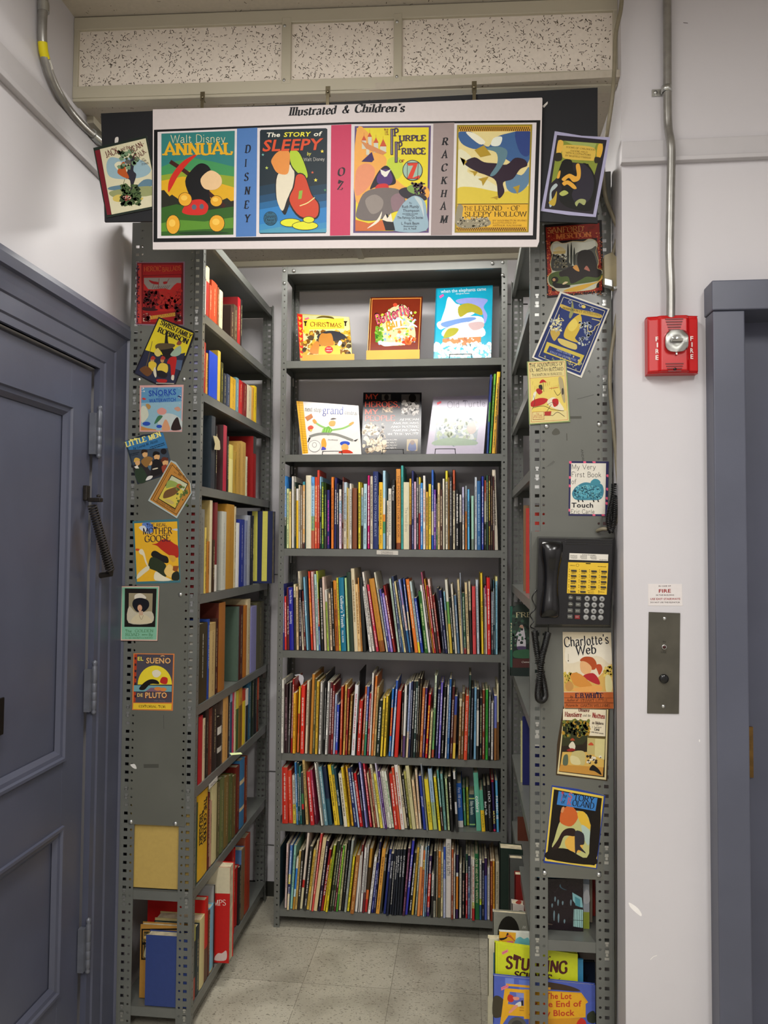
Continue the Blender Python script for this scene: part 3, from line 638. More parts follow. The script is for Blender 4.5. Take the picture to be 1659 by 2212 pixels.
for x, y in ((1041, 654), (1033, 1180)): MB().lathe(at(x, y), (0, -1, 0), [(.0048, 0), (.004, .0016), (0, .002)], 12).build('screw', ZINC, ep)
MB().lathe(at(1035, 1013), (0, -1, 0), [(.0115, 0), (.0115, .005), (.010, .007), (.004, .0078), (0, .008)], 24).build('button', BLACK, ep)
MB().lathe(at(1037, 824), (0, -1, 0), [(.0062, 0), (.0062, .004), (.0045, .004)], 18).build('lamp_bezel', ZINC, ep)
MB().lathe(at(1038, 825, .006), (0, -1, 0), [(.0044, 0), (.004, .002), (0, .003)], 14).build('indicator_lamp', paint('dark_red_lens', '3a0d0b', .15), ep)
m = MB(); sh = Sheet(m, lambda x, y: at(x, y, .0031), (0, -1, 0)); sh.T('14130f', 'IN', 1030, 798, 1046, 798, 10, 's').T('14130f', 'USE', 1019, 861, 1051, 862, 11, 's'); m.build('lettering', PRINT, ep)
# small scuffs and chips on the wall and floor
m = MB(); sh = Sheet(m, lambda x, y: onY(x, y, WRY), (0, -1, 0)); sh.S('efece8', 1358, 1950, 1366, 1953, 1378, 1962, 1386, 1974, 1384, 1979, 1372, 1970, 1362, 1960).L('e5e2de', 1.5, 1405, 2073, 1411, 2067, 1419, 2064).E('efece8', 1511, 1600, 1.2, 3).L('3c3a38', 1.3, 1476, 49, 1486, 50)
struct(m.build('trim_wall_chips', PRINT))
# ------------------------------------------------------------------ steel shelving
PIN = .0254
class Unit:
    """one bay of perforated steel shelving. o: floor corner, U: unit vector along the front, V: unit vector front to back"""
    def __init__(s, name, label, o, U, V, wid, dep, ztop, zs, zoff, mat=SHELF):
        s.o, s.U, s.V, s.w, s.d = Vector(o), Vector(U), Vector(V), wid, dep
        s.root = thing(name, label, 'shelf', s.o+s.U*(wid/2)+s.V*(dep/2)); s.zs = zs; s.mat = mat
        Z = Vector((0, 0, 1)); n = int((ztop-.03-zoff)/PIN); s.n = n
        for fu in (0, 1):
            for fv in (0, 1):
                c = s.o+s.U*(wid*fu)+s.V*(dep*fv); du = s.U*(1-2*fu); dv = s.V*(1-2*fv); m = MB()
                plate_holes(m, c, du, Z, .0225, ztop, [(.012, .0036, .0036, True)], n, PIN, zoff)
                plate_holes(m, c, dv, Z, .047, ztop, [(.0185, .0060, .0047, False), (.0365, .0037, .0037, True)], n, PIN, zoff)
                # flat flange steps and rolled corner
                m.tube([c+du*.0035+dv*.0035+Z*.002, c+du*.0035+dv*.0035+Z*ztop], .0036, 8)
                if fu == 0 or True: m.obox(c+dv*.0275+du*.0012, dv*.002, du*.0014, Z*ztop)
                o = m.build('post', mat, s.root, loc=c)
                k = o.modifiers.new('steel', 'SOLIDIFY'); k.thickness = .0014; k.offset = 0
        for i, z in enumerate(zs):
            m = MB(); a = s.o+s.U*.002+s.V*.0025; L = wid-.004; D = dep-.005; th = .0012; H = .029
            top = a+Z*z
            cols = [(.030, .0022, .0022, True)] if z > 1.5 else []
            def sheet(o, ux, uy, w, h, cols, k):
                plate_holes(m, o, ux, uy, w, h, cols, k, L/13.5, L/13.5*.55)
            sheet(top-Z*th, s.V, s.U, D, L, cols, 13); sheet(top, s.V, s.U, D, L, cols, 13)
            nn = lambda o, d: m.obox(o, *d)
            nn(a+Z*(z-H), (s.U*L, s.V*th, Z*(H-.0005))); nn(a+s.V*D+Z*(z-H), (s.U*L, -s.V*th, Z*(H-.0005)))
            nn(a+s.V*.001+Z*(z-H), (s.U*L, s.V*.012, Z*th)); nn(a+s.V*(D-.012)+Z*(z-H), (s.U*L, s.V*.012, Z*th))
            nn(a+Z*(z-H), (s.U*th, s.V*D, Z*(H-.0005))); nn(a+s.U*L+Z*(z-H), (-s.U*th, s.V*D, Z*(H-.0005)))
            for q in (.036, .5, .964):
                m.lathe(a+s.U*(L*q)+Z*(z-H*.5)-s.V*.0002, -s.V, [(.0036, .0002), (0, .0003)], 10, '000000')
            o = m.build('shelf', mat, s.root)
            h = MB()
            for q in (.036, .5, .964): h.lathe(a+s.U*(L*q)+Z*(z-H*.5), -s.V, [(.0036, .0003), (0, .0005)], 10)
            h.build('bolt_hole', paint('bolt_hole_black', '050505', .9, 0, 0, 1, 1, 0), o)
        s.clips()
    def clips(s):
        Z = Vector((0, 0, 1))
        for z in s.zs[1:]:
            for fu in (0, 1):
                for fv in (0, 1):
                    c = s.o+s.U*(s.w*fu)+s.V*(s.d*fv); du = s.U*(1-2*fu); dv = s.V*(1-2*fv); m = MB()
                    for k, (dz, hh) in enumerate(((.006, .0105), (-.018, .015))):
                        b = c+dv*(.0185-.0048)-du*.0022+Z*(z+dz-.008)
                        m.obox(b, dv*.0096, du*.002, Z*hh*.55); m.obox(b+dv*.0016-Z*hh*.55, dv*.0064, du*.0018, Z*hh*.5)
                    # inner leg of the clip hanging below the shelf
                    m.obox(c+dv*.012+du*.0016+Z*(z-.062), dv*.014, du*.004, Z*.036)
                    m.build('shelf_clip', ZINC, s.root)
ZC = [.073, .404, .681, 1.088, 1.495, 1.875, 2.257, 2.645]
zo = (zc_off % PIN) if False else .0118
UC = Unit('steel_bookcase', 'grey perforated steel bookcase facing us against the back wall', (-.749, 3.0737, 0), (1, 0, 0), (0, 1, 0), .910, .229, 2.645, ZC[::-1], .0118)
ZL = [.077, .431, .745, 1.0, 1.35, 1.697, 2.0, 2.255, 2.53]
UL = Unit('steel_bookcase', 'grey perforated steel bookcase on the left, its end covered with cards', (-.838, 2.379, 0), (0, 1, 0), (-1, 0, 0), .914, .238, 2.55, ZL[::-1], .0063)
ZR = [.077, .451, .705, 1.029, 1.363, 1.73, 1.976, 2.215, 2.53]
UR = Unit('steel_bookcase', 'grey perforated steel bookcase on the right, its end holding the telephone', (.178, 2.182, 0), (0, 1, 0), (1, 0, 0), .914, .221, 2.56, ZR[::-1], .0020)
PANEL = paint('grey_enamel_panel', '5f6058', .30, 0, .06, 4, 25, .05, .6)
def end_panel(u, x0, x1, y, z0, z1, zoff):
    m = MB(); a = .0085; n = int((z1-z0)/PIN)-1; zf = zoff+math.ceil((z0+.012-zoff)/PIN)*PIN
    plate_holes(m, (x0, y-.0022, z0), (1, 0, 0), (0, 0, 1), x1-x0, z1-z0, [(a, .0037, .0037, True), (x1-x0-a, .0037, .0037, True)], n, PIN, zf-z0)
    o = m.build('end_panel', PANEL, u.root); k = o.modifiers.new('steel', 'SOLIDIFY'); k.thickness = .0012; k.offset = 0
    return o
def bolts(par, pts, y):
    for x, z in pts:
        m = MB(); m.lathe((x, y-.0028, z), (0, -1, 0), [(.0072, 0), (.0068, .002), (.004, .0042), (0, .0048)], 14); m.build('bolt', ZINC, par)
pL = end_panel(UL, -1.076+.0275, -.838-.0275, 2.379, .634, 2.55, .0063)
bolts(pL, [(onY(x, y, 2.377).x, onY(x, y, 2.377).z) for x, y in ((283, 1775), (379, 1779), (390, 1284), (301, 820), (398, 819))], 2.379)
pR = end_panel(UR, .178+.0275, .399-.0275, 2.182, .618, 2.56, .0020)
bolts(pR, [(onY(x, y, 2.18).x, onY(x, y, 2.18).z) for x, y in ((1176.5, 1885.5), (1293.5, 1889.5), (1180.5, 921), (1294.5, 917))], 2.182)
# worn tape marks and scratches on the panels
def mark(nm, host, fr, y, draw):
    m = MB(); sh = Sheet(m, lambda x, q: onY(*fr(x, q), y), (0, -1, 0)); draw(sh); m.build(nm, PRINT, host)
fP = frame(1120, 760, 5.53)
for nm, d in (('tape_mark', lambda s: s.P('4c4c44', 612, 770, 752, 768, 753, 798, 613, 800)), ('tape_mark', lambda s: s.P('52524a', 570, 975, 582, 974, 585, 1060, 573, 1061)), ('scratch', lambda s: s.L('42423d', 5, 700, 565, 780, 545, 900, 512)), ('smudge', lambda s: s.S('504f46', 400, 960, 440, 915, 480, 930, 495, 975, 450, 995, 410, 990)), ('scratched_name', lambda s: s.T('33332f', 'ANDRE', 745, 1165, 762, 1320, 26, 's')), ('pen_squiggle', lambda s: s.L('2a2a28', 5, 830, 238, 843, 226, 855, 240, 848, 255))): mark(nm, pR, fP, 2.1790, d)
for k in range(4): mark('scratch', pR, fP, 2.1790, lambda s: s.L('4a4a44', 3, 330+k*22, 1380-k*8, 420+k*5, 1300+k*4))
fP = frame(0, 1400, 2.724)
for nm, d in (('tape_mark', lambda s: s.P('4a4a44', 845, 683, 933, 682, 934, 704, 846, 705)), ('scratch', lambda s: s.L('42423d', 2, 963, 392, 964, 476)), ('torn_tape', lambda s: s.S('d5d3cd', 766, 686, 790, 682, 800, 694, 803, 710, 785, 706))): mark(nm, pL, fP, 2.3760, d)
# top corner bolts of the back bookcase
bolts(UC.root, [(onY(x, y, 3.0735).x, onY(x, y, 3.0735).z) for x, y in ((614.4, 585), (634.5, 585), (614.4, 612), (1086, 567), (1064, 568.5), (1086, 594.5))], 3.0737)
# tie rods between the bays
ROD = paint('dark_tie_rod', '4a4a46', .4, .6)
for nm, y, (xa, ya), (xb, yb) in (('a', 3.2, (566, 1240), (600, 1241)), ('b', 3.2, (560, 1665), (597, 1667)), ('c', 3.2, (555, 1823), (592, 1826)), ('d', 3.13, (1096, 657), (1140, 657))):
    a, b = onY(xa, ya, y), onY(xb, yb, y); m = MB().tube([a, b], .0028, 8); m.lathe(a, (a-b), [(.006, 0), (.006, .004), (0, .005)], 10)
    tag(m.build('tie_rod', ROD), {'a': 'upper steel tie rod between left and back bookcases', 'b': 'middle steel tie rod between left and back bookcases', 'c': 'lowest steel tie rod between left and back bookcases', 'd': 'steel tie rod linking the back bookcase to the right bookcase'}[nm], 'tie rod', 'tie rods between the bookcases')
# shelf labels
def label_strip(nm, fr, pts, pl, lab, txt):
    sh, done = sheet_obj('shelf_label', lab, 'label', fr, pts, pl, .0008, 'c9c4ba'); txt(sh); return done()
label_strip('a', frame(560, 990, 5.0267), [(1275, 998), (1508, 1004), (1508, 1050), (1274, 1042)], ((0, 3.0750, 0), (0, -1, 0)), 'small white printed label under the third row of the back bookcase', lambda s: s.T('4a4540', 'CHILDREN & S', 1320, 1024, 1452, 1027, 13, 'b').T('5a554f', 'ILLUSTRATION', 1325, 1040, 1452, 1043, 10, 'b'))
label_strip('b', frame(280, 1600, 3.615), [(620, 345), (686, 275), (687, 310), (621, 382)], ((-.8375, 0, 0), (1, 0, 0)), 'small white paper label on a shelf edge of the left bookcase', lambda s: s.L('3a3a3a', 3, 634, 352, 650, 335).L('3a3a3a', 3, 652, 332, 668, 318, 672, 326))
# ------------------------------------------------------------------ hanging sign, its black board and hooks
ident = lambda x, y: (x, y)
YB, YS = 2.047, 2.033
sh, done = sheet_obj('display_board', 'long black board hanging behind the white printed sign', 'board', ident, [(218, 245), (760, 219), (1291, 189), (1291, 482), (900, 470), (226, 479)], ((0, YB, 0), (0, -1, 0)), .006, '15161a', MATT)
sh.S('cfcac2', 249, 298, 255, 296, 256, 303, 253, 310, 248, 309).P('d2cdc5', 1172, 229, 1183, 219, 1183, 224, 1175, 233); board = done()
SA, SB = frame(330, 200, 3.858), frame(750, 200, 3.858)
A_ = lambda *c: [SA(c[i], c[i+1]) for i in range(0, len(c), 2)]; B_ = lambda *c: [SB(c[i], c[i+1]) for i in range(0, len(c), 2)]
sh, done = sheet_obj('shelf_sign', 'wide white hanging sign with four book covers and italic heading', 'sign', ident, A_(0, 140)+[(760, 225)]+B_(1622, 42, 1627, 50, 1600, 1240, 1583, 1285)+A_(0, 1308), ((0, YS, 0), (0, -1, 0)), .004, 'cfc6c3', PRINT, edge='e0dcd6')
sh.face(A_(10, 310)+B_(0, 246, 1610, 230, 1577, 1225, 0, 1228)+A_(5, 1247), '0b0b0d'); sh.k += 1
sh.face(A_(40, 328)+B_(0, 264, 1578, 250, 1547, 1190, 0, 1194)+A_(38, 1215), 'd2cbcb'); sh.k += 1
sh.use(SA)
sh.T('111114', 'Illustrated', 1130, 193, 1540, 176, 70, 'R', .26).T('111114', '&', 1578, 172, 1642, 169, 62, 'R', .26)
sh.P('4a74ad', 702, 300, 872, 292, 862, 1199, 693, 1203)
for c, x, y, w in (('D', 765, 503, 55), ('I', 765, 620, 26), ('S', 760, 736, 44), ('N', 762, 850, 58), ('E', 758, 967, 50), ('Y', 768, 1082, 54)): sh.T('0e1320', c, x, y, x+w, y-2, 64, 'R', .24)
sh.P('bd3658', 1487, 272, 1655, 265, 1645, 1190, 1477, 1193)
sh.T('160d14', 'O', 1541, 694, 1606, 692, 66, 'R', .2).T('160d14', 'Z', 1534, 810, 1596, 808, 66, 'R', .2)
sh.clip = [(72, 342), (684, 318), (672, 1184), (70, 1194)]
sh.k = 5
# first cover: plain hills and rocks under its lettering
sh.P('2d7672', 72, 342, 684, 318, 672, 1184, 70, 1194).P('3f8a52', 72, 620, 180, 575, 330, 545, 500, 575, 682, 620, 680, 800, 72, 800).P('8a9a2a', 72, 690, 300, 650, 680, 700, 679, 830, 72, 830).P('d2a21f', 72, 735, 250, 700, 430, 720, 678, 790, 676, 960, 72, 960)
sh.P('23251a', 72, 815, 95, 812, 140, 865, 160, 850, 240, 905, 330, 870, 420, 900, 560, 905, 620, 878, 650, 905, 676, 900, 674, 1100, 71, 1100).P('2f5a1e', 71, 960, 200, 930, 420, 985, 674, 950, 672, 1184, 70, 1194).P('56862a', 71, 1090, 200, 1060, 430, 1075, 672, 1040, 672, 1130, 400, 1140, 71, 1160).S('1e3a1c', 230, 1165, 450, 1155, 640, 1170, 450, 1186, 250, 1183)
sh.L('3a1712', 34, 145, 575, 300, 680, 480, 850, 600, 950).S('c22a1e', 130, 830, 135, 740, 190, 640, 270, 560, 385, 505, 300, 585, 215, 690, 165, 780)
sh.S('0f0f11', 330, 640, 400, 590, 470, 620, 500, 720, 470, 830, 480, 910, 390, 925, 320, 880, 270, 740).S('c22a22', 245, 985, 300, 910, 400, 890, 455, 930, 462, 970, 430, 1015, 340, 1022, 270, 1012).E('52606e', 345, 955, 20, 22).E('52606e', 408, 950, 18, 22)
for x, y, a, b in ((270, 890, 54, 55), (170, 1100, 55, 78), (535, 1090, 62, 68), (530, 905, 48, 44)): sh.E('3a2410', x, y, a+4, b+4).E('dba02c', x, y, a, b).E('e8bb50', x-8, y-12, a*.5, b*.4)
sh.S('dcb98a', 400, 720, 480, 650, 560, 690, 575, 760, 520, 810, 430, 800)
sh.T('d8cfa8', 'Walt Disney', 150, 420, 605, 416, 66, 'l').T('d9a520', 'ANNUAL', 80, 524, 672, 514, 96, 'B')
sh.clip = [(893, 310), (1455, 296), (1448, 1172), (886, 1178)]
sh.k = 5
# second cover: night sky, plain sack, banner and bushes
q = lambda a, b: (893-(a-310)*.008, a, 1455-(a-296)*.008, a, 1455-(b-296)*.008, b, 893-(b-310)*.008, b)
sh.P('13232b', 905, 308, 1443, 297, 1455, 305, 1448, 1160, 1440, 1172, 897, 1178, 886, 1168, 893, 322)
for k, (a, c) in enumerate(((760, '153346'), (840, '1a4566'), (900, '22608f'), (955, '2b78b4'), (1080, '3a86b2'), (1130, '4d93ab'))): sh.P(c, 890, a+20, 1060, a-10, 1280, a+25, 1449, a, 1447, 1165, 888, 1170)
for x, y, c, r in ((918, 518, '6fa8a0', 13), (950, 628, 'b8c860', 15), (1412, 490, 'e8d44a', 16), (1331, 666, 'c85a3a', 13), (1358, 730, 'e8d84a', 17), (1436, 813, '4a8a5a', 13)): sh.P(c, *[v for i in range(10) for v in (x+(r if i % 2 == 0 else r*.42)*math.sin(i*.628), y-(r if i % 2 == 0 else r*.42)*math.cos(i*.628))])
sh.S('16181c', 1030, 690, 1120, 640, 1190, 660, 1180, 800, 1130, 960, 1100, 1020, 1060, 960, 1025, 860).S('d8cfb6', 1040, 690, 1130, 600, 1180, 660, 1165, 790, 1120, 890, 1085, 985, 1050, 940, 1030, 850)
sh.S('14160f', 1140, 480, 1210, 480, 1260, 560, 1300, 690, 1280, 725, 1215, 690, 1150, 610).S('a9c22c', 1145, 490, 1205, 488, 1250, 560, 1290, 680, 1275, 715, 1220, 680, 1155, 600).S('d8893e', 990, 560, 1050, 490, 1135, 490, 1140, 600, 1120, 680, 1040, 670, 1000, 610)
sh.S('1c1210', 1195, 680, 1270, 690, 1330, 850, 1390, 930, 1370, 1050, 1220, 1045, 1130, 900, 1170, 780).S('c23f1f', 1200, 690, 1265, 698, 1322, 850, 1380, 935, 1360, 1040, 1228, 1030, 1140, 900, 1178, 790).L('e0d48a', 8, 1225, 945, 1290, 920, 1350, 875).P('86a83a', 1220, 820, 1250, 815, 1240, 885, 1212, 890)
for x, y, a, b in ((1150, 1085, 85, 32), (1270, 1110, 105, 34), (1300, 1060, 45, 24)): sh.E('23240f', x, y, a+5, b+5).E('d6d62c', x, y, a, b)
sh.T('e6e2d2', 'The', 952, 372, 1062, 369, 38, 'b', .18).T('e6dc3c', 'STORY', 1092, 370, 1322, 365, 38, 'b', .18).T('e6e2d2', 'of', 1342, 364, 1415, 362, 38, 'b', .18).T('cf4a24', 'SLEEPY', 915, 490, 1425, 475, 96, 'b', .2)
sh.T('e6dc5c', 'by', 1286, 524, 1322, 523, 28, 's', .2).T('dcd8cc', 'Walt Disney', 1258, 573, 1432, 568, 28, 'l')
sh.E('10222e', 981, 1050, 57, 59, n=28).E('2a5c74', 981, 1050, 53, 55, n=28).T('0c161c', 'the', 966, 1013, 996, 1012, 18, 'r').T('0c161c', 'Seven', 938, 1046, 1026, 1044, 26, 'r').T('0c161c', 'Dwarf', 936, 1074, 1030, 1072, 24, 'r').T('0c161c', 'Books', 950, 1096, 1014, 1094, 17, 'r')
sh.clip = None; sh.k = 5
# third and fourth covers
sh.use(SB)
sh.T('111114', "Children's", 62, 166, 485, 160, 68, 'R', .26)
sh.k = 5; sh.clip = [(63, 280), (698, 275), (680, 1168), (50, 1170)]
sh.P('5a4672', 63, 280, 698, 275, 680, 1168, 50, 1170).P('dccb2a', 80, 295, 680, 290, 662, 1152, 68, 1155).S('e3a24a', 78, 320, 180, 340, 260, 480, 330, 560, 300, 700, 400, 720, 500, 790, 660, 780, 650, 900, 300, 1000, 70, 900).S('d98a62', 75, 650, 160, 590, 230, 640, 200, 760, 75, 860).S('b8c83a', 340, 560, 430, 540, 470, 640, 420, 720, 340, 680)
for x, y, w, h in ((140, 400, 34, 70), (188, 370, 30, 110), (240, 420, 36, 80), (300, 450, 50, 50), (172, 450, 26, 70)): sh.P('c8c8b4', x-w/2, y, x+w/2, y, x+w/2, y+h, x-w/2, y+h).P('c2502c', x-w/2-4, y, x, y-w*1.3, x+w/2+4, y).L('b05030', 2, x, y-w*1.2, x, y-w*1.2-25)
sh.P('c8844e', 110, 400, 330, 500, 300, 520, 160, 470)
sh.P('341e52', 118, 576, 205, 495, 225, 560, 205, 580).S('1a1320', 190, 800, 260, 660, 330, 610, 390, 690, 400, 760, 300, 780, 230, 790).S('4a2a6a', 250, 700, 300, 640, 350, 650, 380, 720, 350, 770, 260, 760).P('e0dcd0', 275, 640, 320, 660, 365, 640, 330, 700, 312, 705, 285, 680)
sh.S('c22420', 235, 800, 260, 765, 330, 762, 345, 800, 290, 825).S('6b625e', 75, 1000, 130, 850, 240, 800, 400, 800, 470, 850, 480, 960, 380, 1000, 300, 1050, 180, 1070, 90, 1050).S('8a8078', 150, 900, 230, 850, 300, 900, 280, 980, 200, 1010).S('846a70', 365, 880, 430, 840, 475, 890, 455, 960, 385, 990).S('2a242c', 430, 820, 500, 790, 600, 830, 660, 870, 640, 900, 480, 880).S('7a9a4a', 500, 790, 560, 765, 620, 790, 600, 850, 520, 830)
sh.dots(('2c1f2e', '4a3242'), 540, 750, 650, 850, 40, 9, 3).S('8ea8b4', 380, 1150, 400, 1040, 470, 920, 560, 860, 640, 900, 662, 1000, 655, 1152).S('b8c4c4', 560, 870, 620, 900, 640, 1040, 610, 950).P('c2622e', 68, 1060, 180, 1090, 300, 1060, 320, 1150, 68, 1155).P('17131a', 290, 1050, 330, 1010, 385, 1080, 400, 1150, 320, 1150).P('ded6c0', 290, 1060, 320, 1015, 335, 1050, 365, 1005, 380, 1080, 330, 1075).S('e0d8c4', 165, 1135, 250, 1060, 290, 990, 265, 1075)
sh.T('8a3a22', 'THE', 312, 355, 346, 353, 48, 'r')
for x, y0, y1, w in ((372, 302, 520, 22), (408, 410, 585, 24)): sh.P('3c2c4a', x-w/2, y0, x+w/2, y0, x+w/2, y1, x-w/2, y1).P('c8b8c4', x-2, y0+6, x+1, y0+6, x+1, y1-6, x-2, y1-6)
sh.T('3c2c4a', 'P', 386, 366, 432, 364, 64, 'B').T('3c2c4a', 'P', 424, 480, 464, 478, 66, 'B').T('3c2c4a', 'URPLE', 428, 405, 660, 403, 46, 'B').T('3c2c4a', 'RINCE', 450, 516, 656, 514, 50, 'B').T('8a3a22', 'OF', 432, 582, 478, 581, 20, 'B')
sh.E('231a2a', 545, 650, 84, 87, n=32).E('96b4a0', 545, 650, 78, 81, n=32).P('cf3a22', 500, 590, 590, 588, 545, 712, 605, 690, 600, 722, 498, 722, 550, 610, 510, 612).ring('231a2a', [(502, 588), (592, 586), (588, 720), (500, 722)], 4)
for t, x0, y0, x1, h, st in (('By', 518, 928, 540, 14, 'l'), ('Ruth Plumly', 458, 965, 598, 25, 's'), ('Thompson', 465, 996, 600, 22, 's'), ('FOUNDED ON AND', 462, 1018, 590, 10, 's'), ('CONTINUING', 488, 1030, 562, 9, 's'), ('The Famous Oz Stories', 418, 1054, 632, 20, 's'), ('By', 514, 1072, 536, 14, 'l'), ('L. Frank Baum', 452, 1102, 600, 22, 's'), ('Illustrated by', 470, 1122, 582, 13, 's'), ('Jno. R. Neill', 470, 1144, 575, 15, 's')): sh.T('2a2632', t, x0, y0, x1, y0-1, h, st)
sh.clip = None; sh.k = 4
sh.P('968784', 718, 256, 893, 250, 873, 1188, 697, 1190)
for c, x, y, w in (('R', 785, 438, 60), ('A', 780, 547, 58), ('C', 784, 655, 56), ('K', 778, 763, 62), ('H', 776, 872, 62), ('A', 770, 978, 56), ('M', 770, 1086, 76)): sh.T('121114', c, x, y, x+w, y-1, 60, 'R', .24)
sh.P('8f7d22', 915, 270, 1543, 265, 1512, 1165, 895, 1168).P('c8962c', 932, 284, 1528, 280, 1500, 1154, 910, 1156).P('d8c88a', 928, 325, 1526, 322, 1508, 925, 916, 928)
for k in range(36):
    x = 933+k*16.4
    for r in range(2): sh.face([(x+r*8, 286+r*17), (x+r*8+8, 286+r*17), (x+r*8+8, 303+r*17), (x+r*8, 303+r*17)], '3a2412')
    x = 913+k*16
    for r in range(2): sh.face([(x+r*8, 1126+r*13), (x+r*8+8, 1126+r*13), (x+r*8+8, 1139+r*13), (x+r*8, 1139+r*13)], '3a2412')
sh.k += 1
sh.clip = [(928, 325), (1526, 322), (1508, 925), (916, 928)]
sh.S('3a5c8a', 930, 330, 1040, 330, 1120, 420, 1180, 450, 1230, 380, 1340, 340, 1525, 325, 1518, 560, 1440, 620, 1330, 560, 1200, 480, 1050, 470, 950, 420).S('2c3f78', 1400, 330, 1524, 326, 1516, 520, 1440, 500).S('e0dcc4', 990, 335, 1060, 340, 1150, 410, 1100, 430).S('d8dccc', 1220, 380, 1290, 370, 1270, 440, 1200, 440).S('d6d2b0', 920, 480, 1050, 560, 1000, 660, 1150, 720, 1300, 830, 1200, 860, 920, 800).S('cfb83e', 918, 800, 1060, 790, 1300, 830, 1510, 780, 1508, 922, 917, 925).S('5a7a94', 1330, 650, 1450, 690, 1515, 620, 1510, 760, 1420, 840, 1330, 800)
sh.S('2a1a28', 975, 590, 1060, 540, 1140, 580, 1240, 590, 1330, 600, 1400, 545, 1480, 560, 1500, 610, 1440, 640, 1380, 720, 1300, 750, 1310, 830, 1260, 880, 1240, 740, 1160, 690, 1080, 660).S('5a7a84', 1150, 470, 1250, 450, 1330, 480, 1320, 560, 1240, 680, 1190, 690, 1250, 590, 1240, 500)
for c in ((940, 540, 1000, 575, 970, 610, 985, 560), (1010, 650, 1090, 660, 1060, 700, 1050, 670), (1090, 720, 1180, 700, 1130, 780, 1120, 740), (1190, 880, 1260, 860, 1250, 895, 1220, 880), (1380, 790, 1440, 770, 1420, 850, 1400, 810), (1060, 480, 1140, 440, 1200, 520, 1110, 540)): sh.P('a88a26', *c)
sh.clip = None
sh.P('d8a82e', 918, 938, 1506, 932, 1500, 1122, 912, 1125).S('8c846c', 920, 945, 965, 950, 960, 1040, 1000, 1060, 1160, 1045, 1180, 1110, 920, 1120).dots(('4a4434', 'b8ae92'), 922, 1040, 1180, 1118, 40, 7, 9).L('1c140c', 4, 918, 930, 1507, 927, smooth=False)
sh.T('5a3a14', 'THE', 975, 985, 1048, 984, 34, 'r').T('17100c', 'LEGEND', 1060, 986, 1290, 984, 40, 'r').T('17100c', 'OF', 1365, 985, 1440, 983, 40, 'r').T('17100c', 'SLEEPY HOLLOW', 978, 1036, 1500, 1032, 40, 'r').E('17100c', 1340, 965, 4)
for t, x1, y in (('BY WASHINGTON IRVING', 1496, 1074), ('ILLUSTRATED BY', 1412, 1094), ('ARTHUR RACKHAM', 1452, 1115)): sh.T('7a5218', t, 1212, y, x1, y, 13, 'r')
done()
for x, y0, y1, lb in ((437, 197, 230, 'left spring hook holding the hanging sign below the bulkhead'), (708, 185, 217, 'middle spring hook holding the hanging sign below the bulkhead'), (1024.5, 174, 210, 'right brass hook holding the hanging sign below the bulkhead')):
    a = onY(x, y0, 2.036); b = onY(x, y1, 2.036); h = a.z-b.z; m = MB(); w = .0065
    m.obox((a.x-w, 2.038, b.z+h*.45), (2*w, 0, 0), (0, .0016, 0), (0, 0, h*.55)); m.obox((a.x-w*.7, 2.036, b.z-.03), (1.4*w, 0, 0), (0, .0016, 0), (0, 0, h*.5+.03)); m.obox((a.x-w, 2.036, b.z+h*.42), (2*w, 0, 0), (0, .014, 0), (0, 0, .0016))
    m.lathe((a.x, 2.0362, b.z+h*.62), (0, -1, 0), [(.004, 0), (.0035, .002), (0, .0025)], 8)
    tag(m.build('sign_hook', paint('bronze_spring_clip', '6f6650' if x < 1000 else '8a7a55', .3, .7), bevel=.0004), lb, 'hook', 'hooks above the sign')

# ------------------------------------------------------------------ cards stuck on the shelf ends and the board
NF = (0, -1, 0); YLP, YRP = 2.3755, 2.1782
def card(lab, fr, pts, y, tint, edge='b8b2a8', thick=.0006, mat=PRINT, cat='card', name='book_cover_card', tilt=(0, 0)):
    p = onP(*fr(*pts[0]), Vector((0, y, 0)), Vector(NF))
    s, d = sheet_obj(name, lab, cat, fr, pts, (p, (tilt[0], -1, tilt[1])), thick, tint, mat, edge=edge)
    s.clip = pts if len(pts) < 6 else None; return s, d
GRP_B = 'paper book covers stuck round the shelf ends'
# climbing youth
f = frame(200, 280, 6.35)
sh, done = card('tilted storybook card with red spine strip over left end of the black board', f, [(8, 250), (745, 85), (820, 500), (815, 1085), (190, 1205)], 2.0440, '1d2820')
sh.P('6e1622', 32, 290, 98, 272, 258, 1165, 200, 1172).P('cfc9a8', 100, 268, 728, 118, 815, 560, 815, 1055, 262, 1165).S('8fabb4', 190, 480, 250, 380, 400, 400, 560, 380, 720, 450, 800, 560, 690, 650, 420, 680, 230, 640).S('d6d2b4', 300, 480, 380, 440, 500, 560, 600, 620, 480, 680, 350, 560).S('5d7c8c', 230, 790, 420, 760, 560, 800, 700, 690, 812, 690, 812, 770, 600, 830, 250, 830).S('8f9464', 240, 850, 500, 800, 815, 780, 815, 900, 420, 930, 270, 920).S('c8b25a', 280, 930, 380, 890, 560, 960, 690, 930, 640, 980, 330, 990)
sh.L('4a4a2a', 10, 540, 220, 520, 420, 550, 700, 500, 900, 540, 1050).L('4a4a2a', 7, 440, 680, 420, 800, 470, 900).S('2b2a34', 500, 480, 560, 350, 580, 420, 560, 560, 600, 620, 560, 760, 530, 880, 515, 700, 450, 660, 480, 560).S('b0521f', 340, 580, 400, 460, 440, 450, 460, 560, 500, 650, 480, 670, 400, 640).E('b89878', 490, 480, 28, 32).S('5a5850', 440, 440, 480, 410, 520, 430, 525, 470, 460, 465)
sh.dots(('26351f', '35482a', '4a5f38'), 400, 760, 640, 1030, 26, 34, 5, .6).dots(('2f4226', '6f8a68'), 340, 300, 620, 520, 12, 32, 8, .6).dots(('8a3a34', 'c89a8a'), 430, 910, 520, 970, 6, 18, 6)
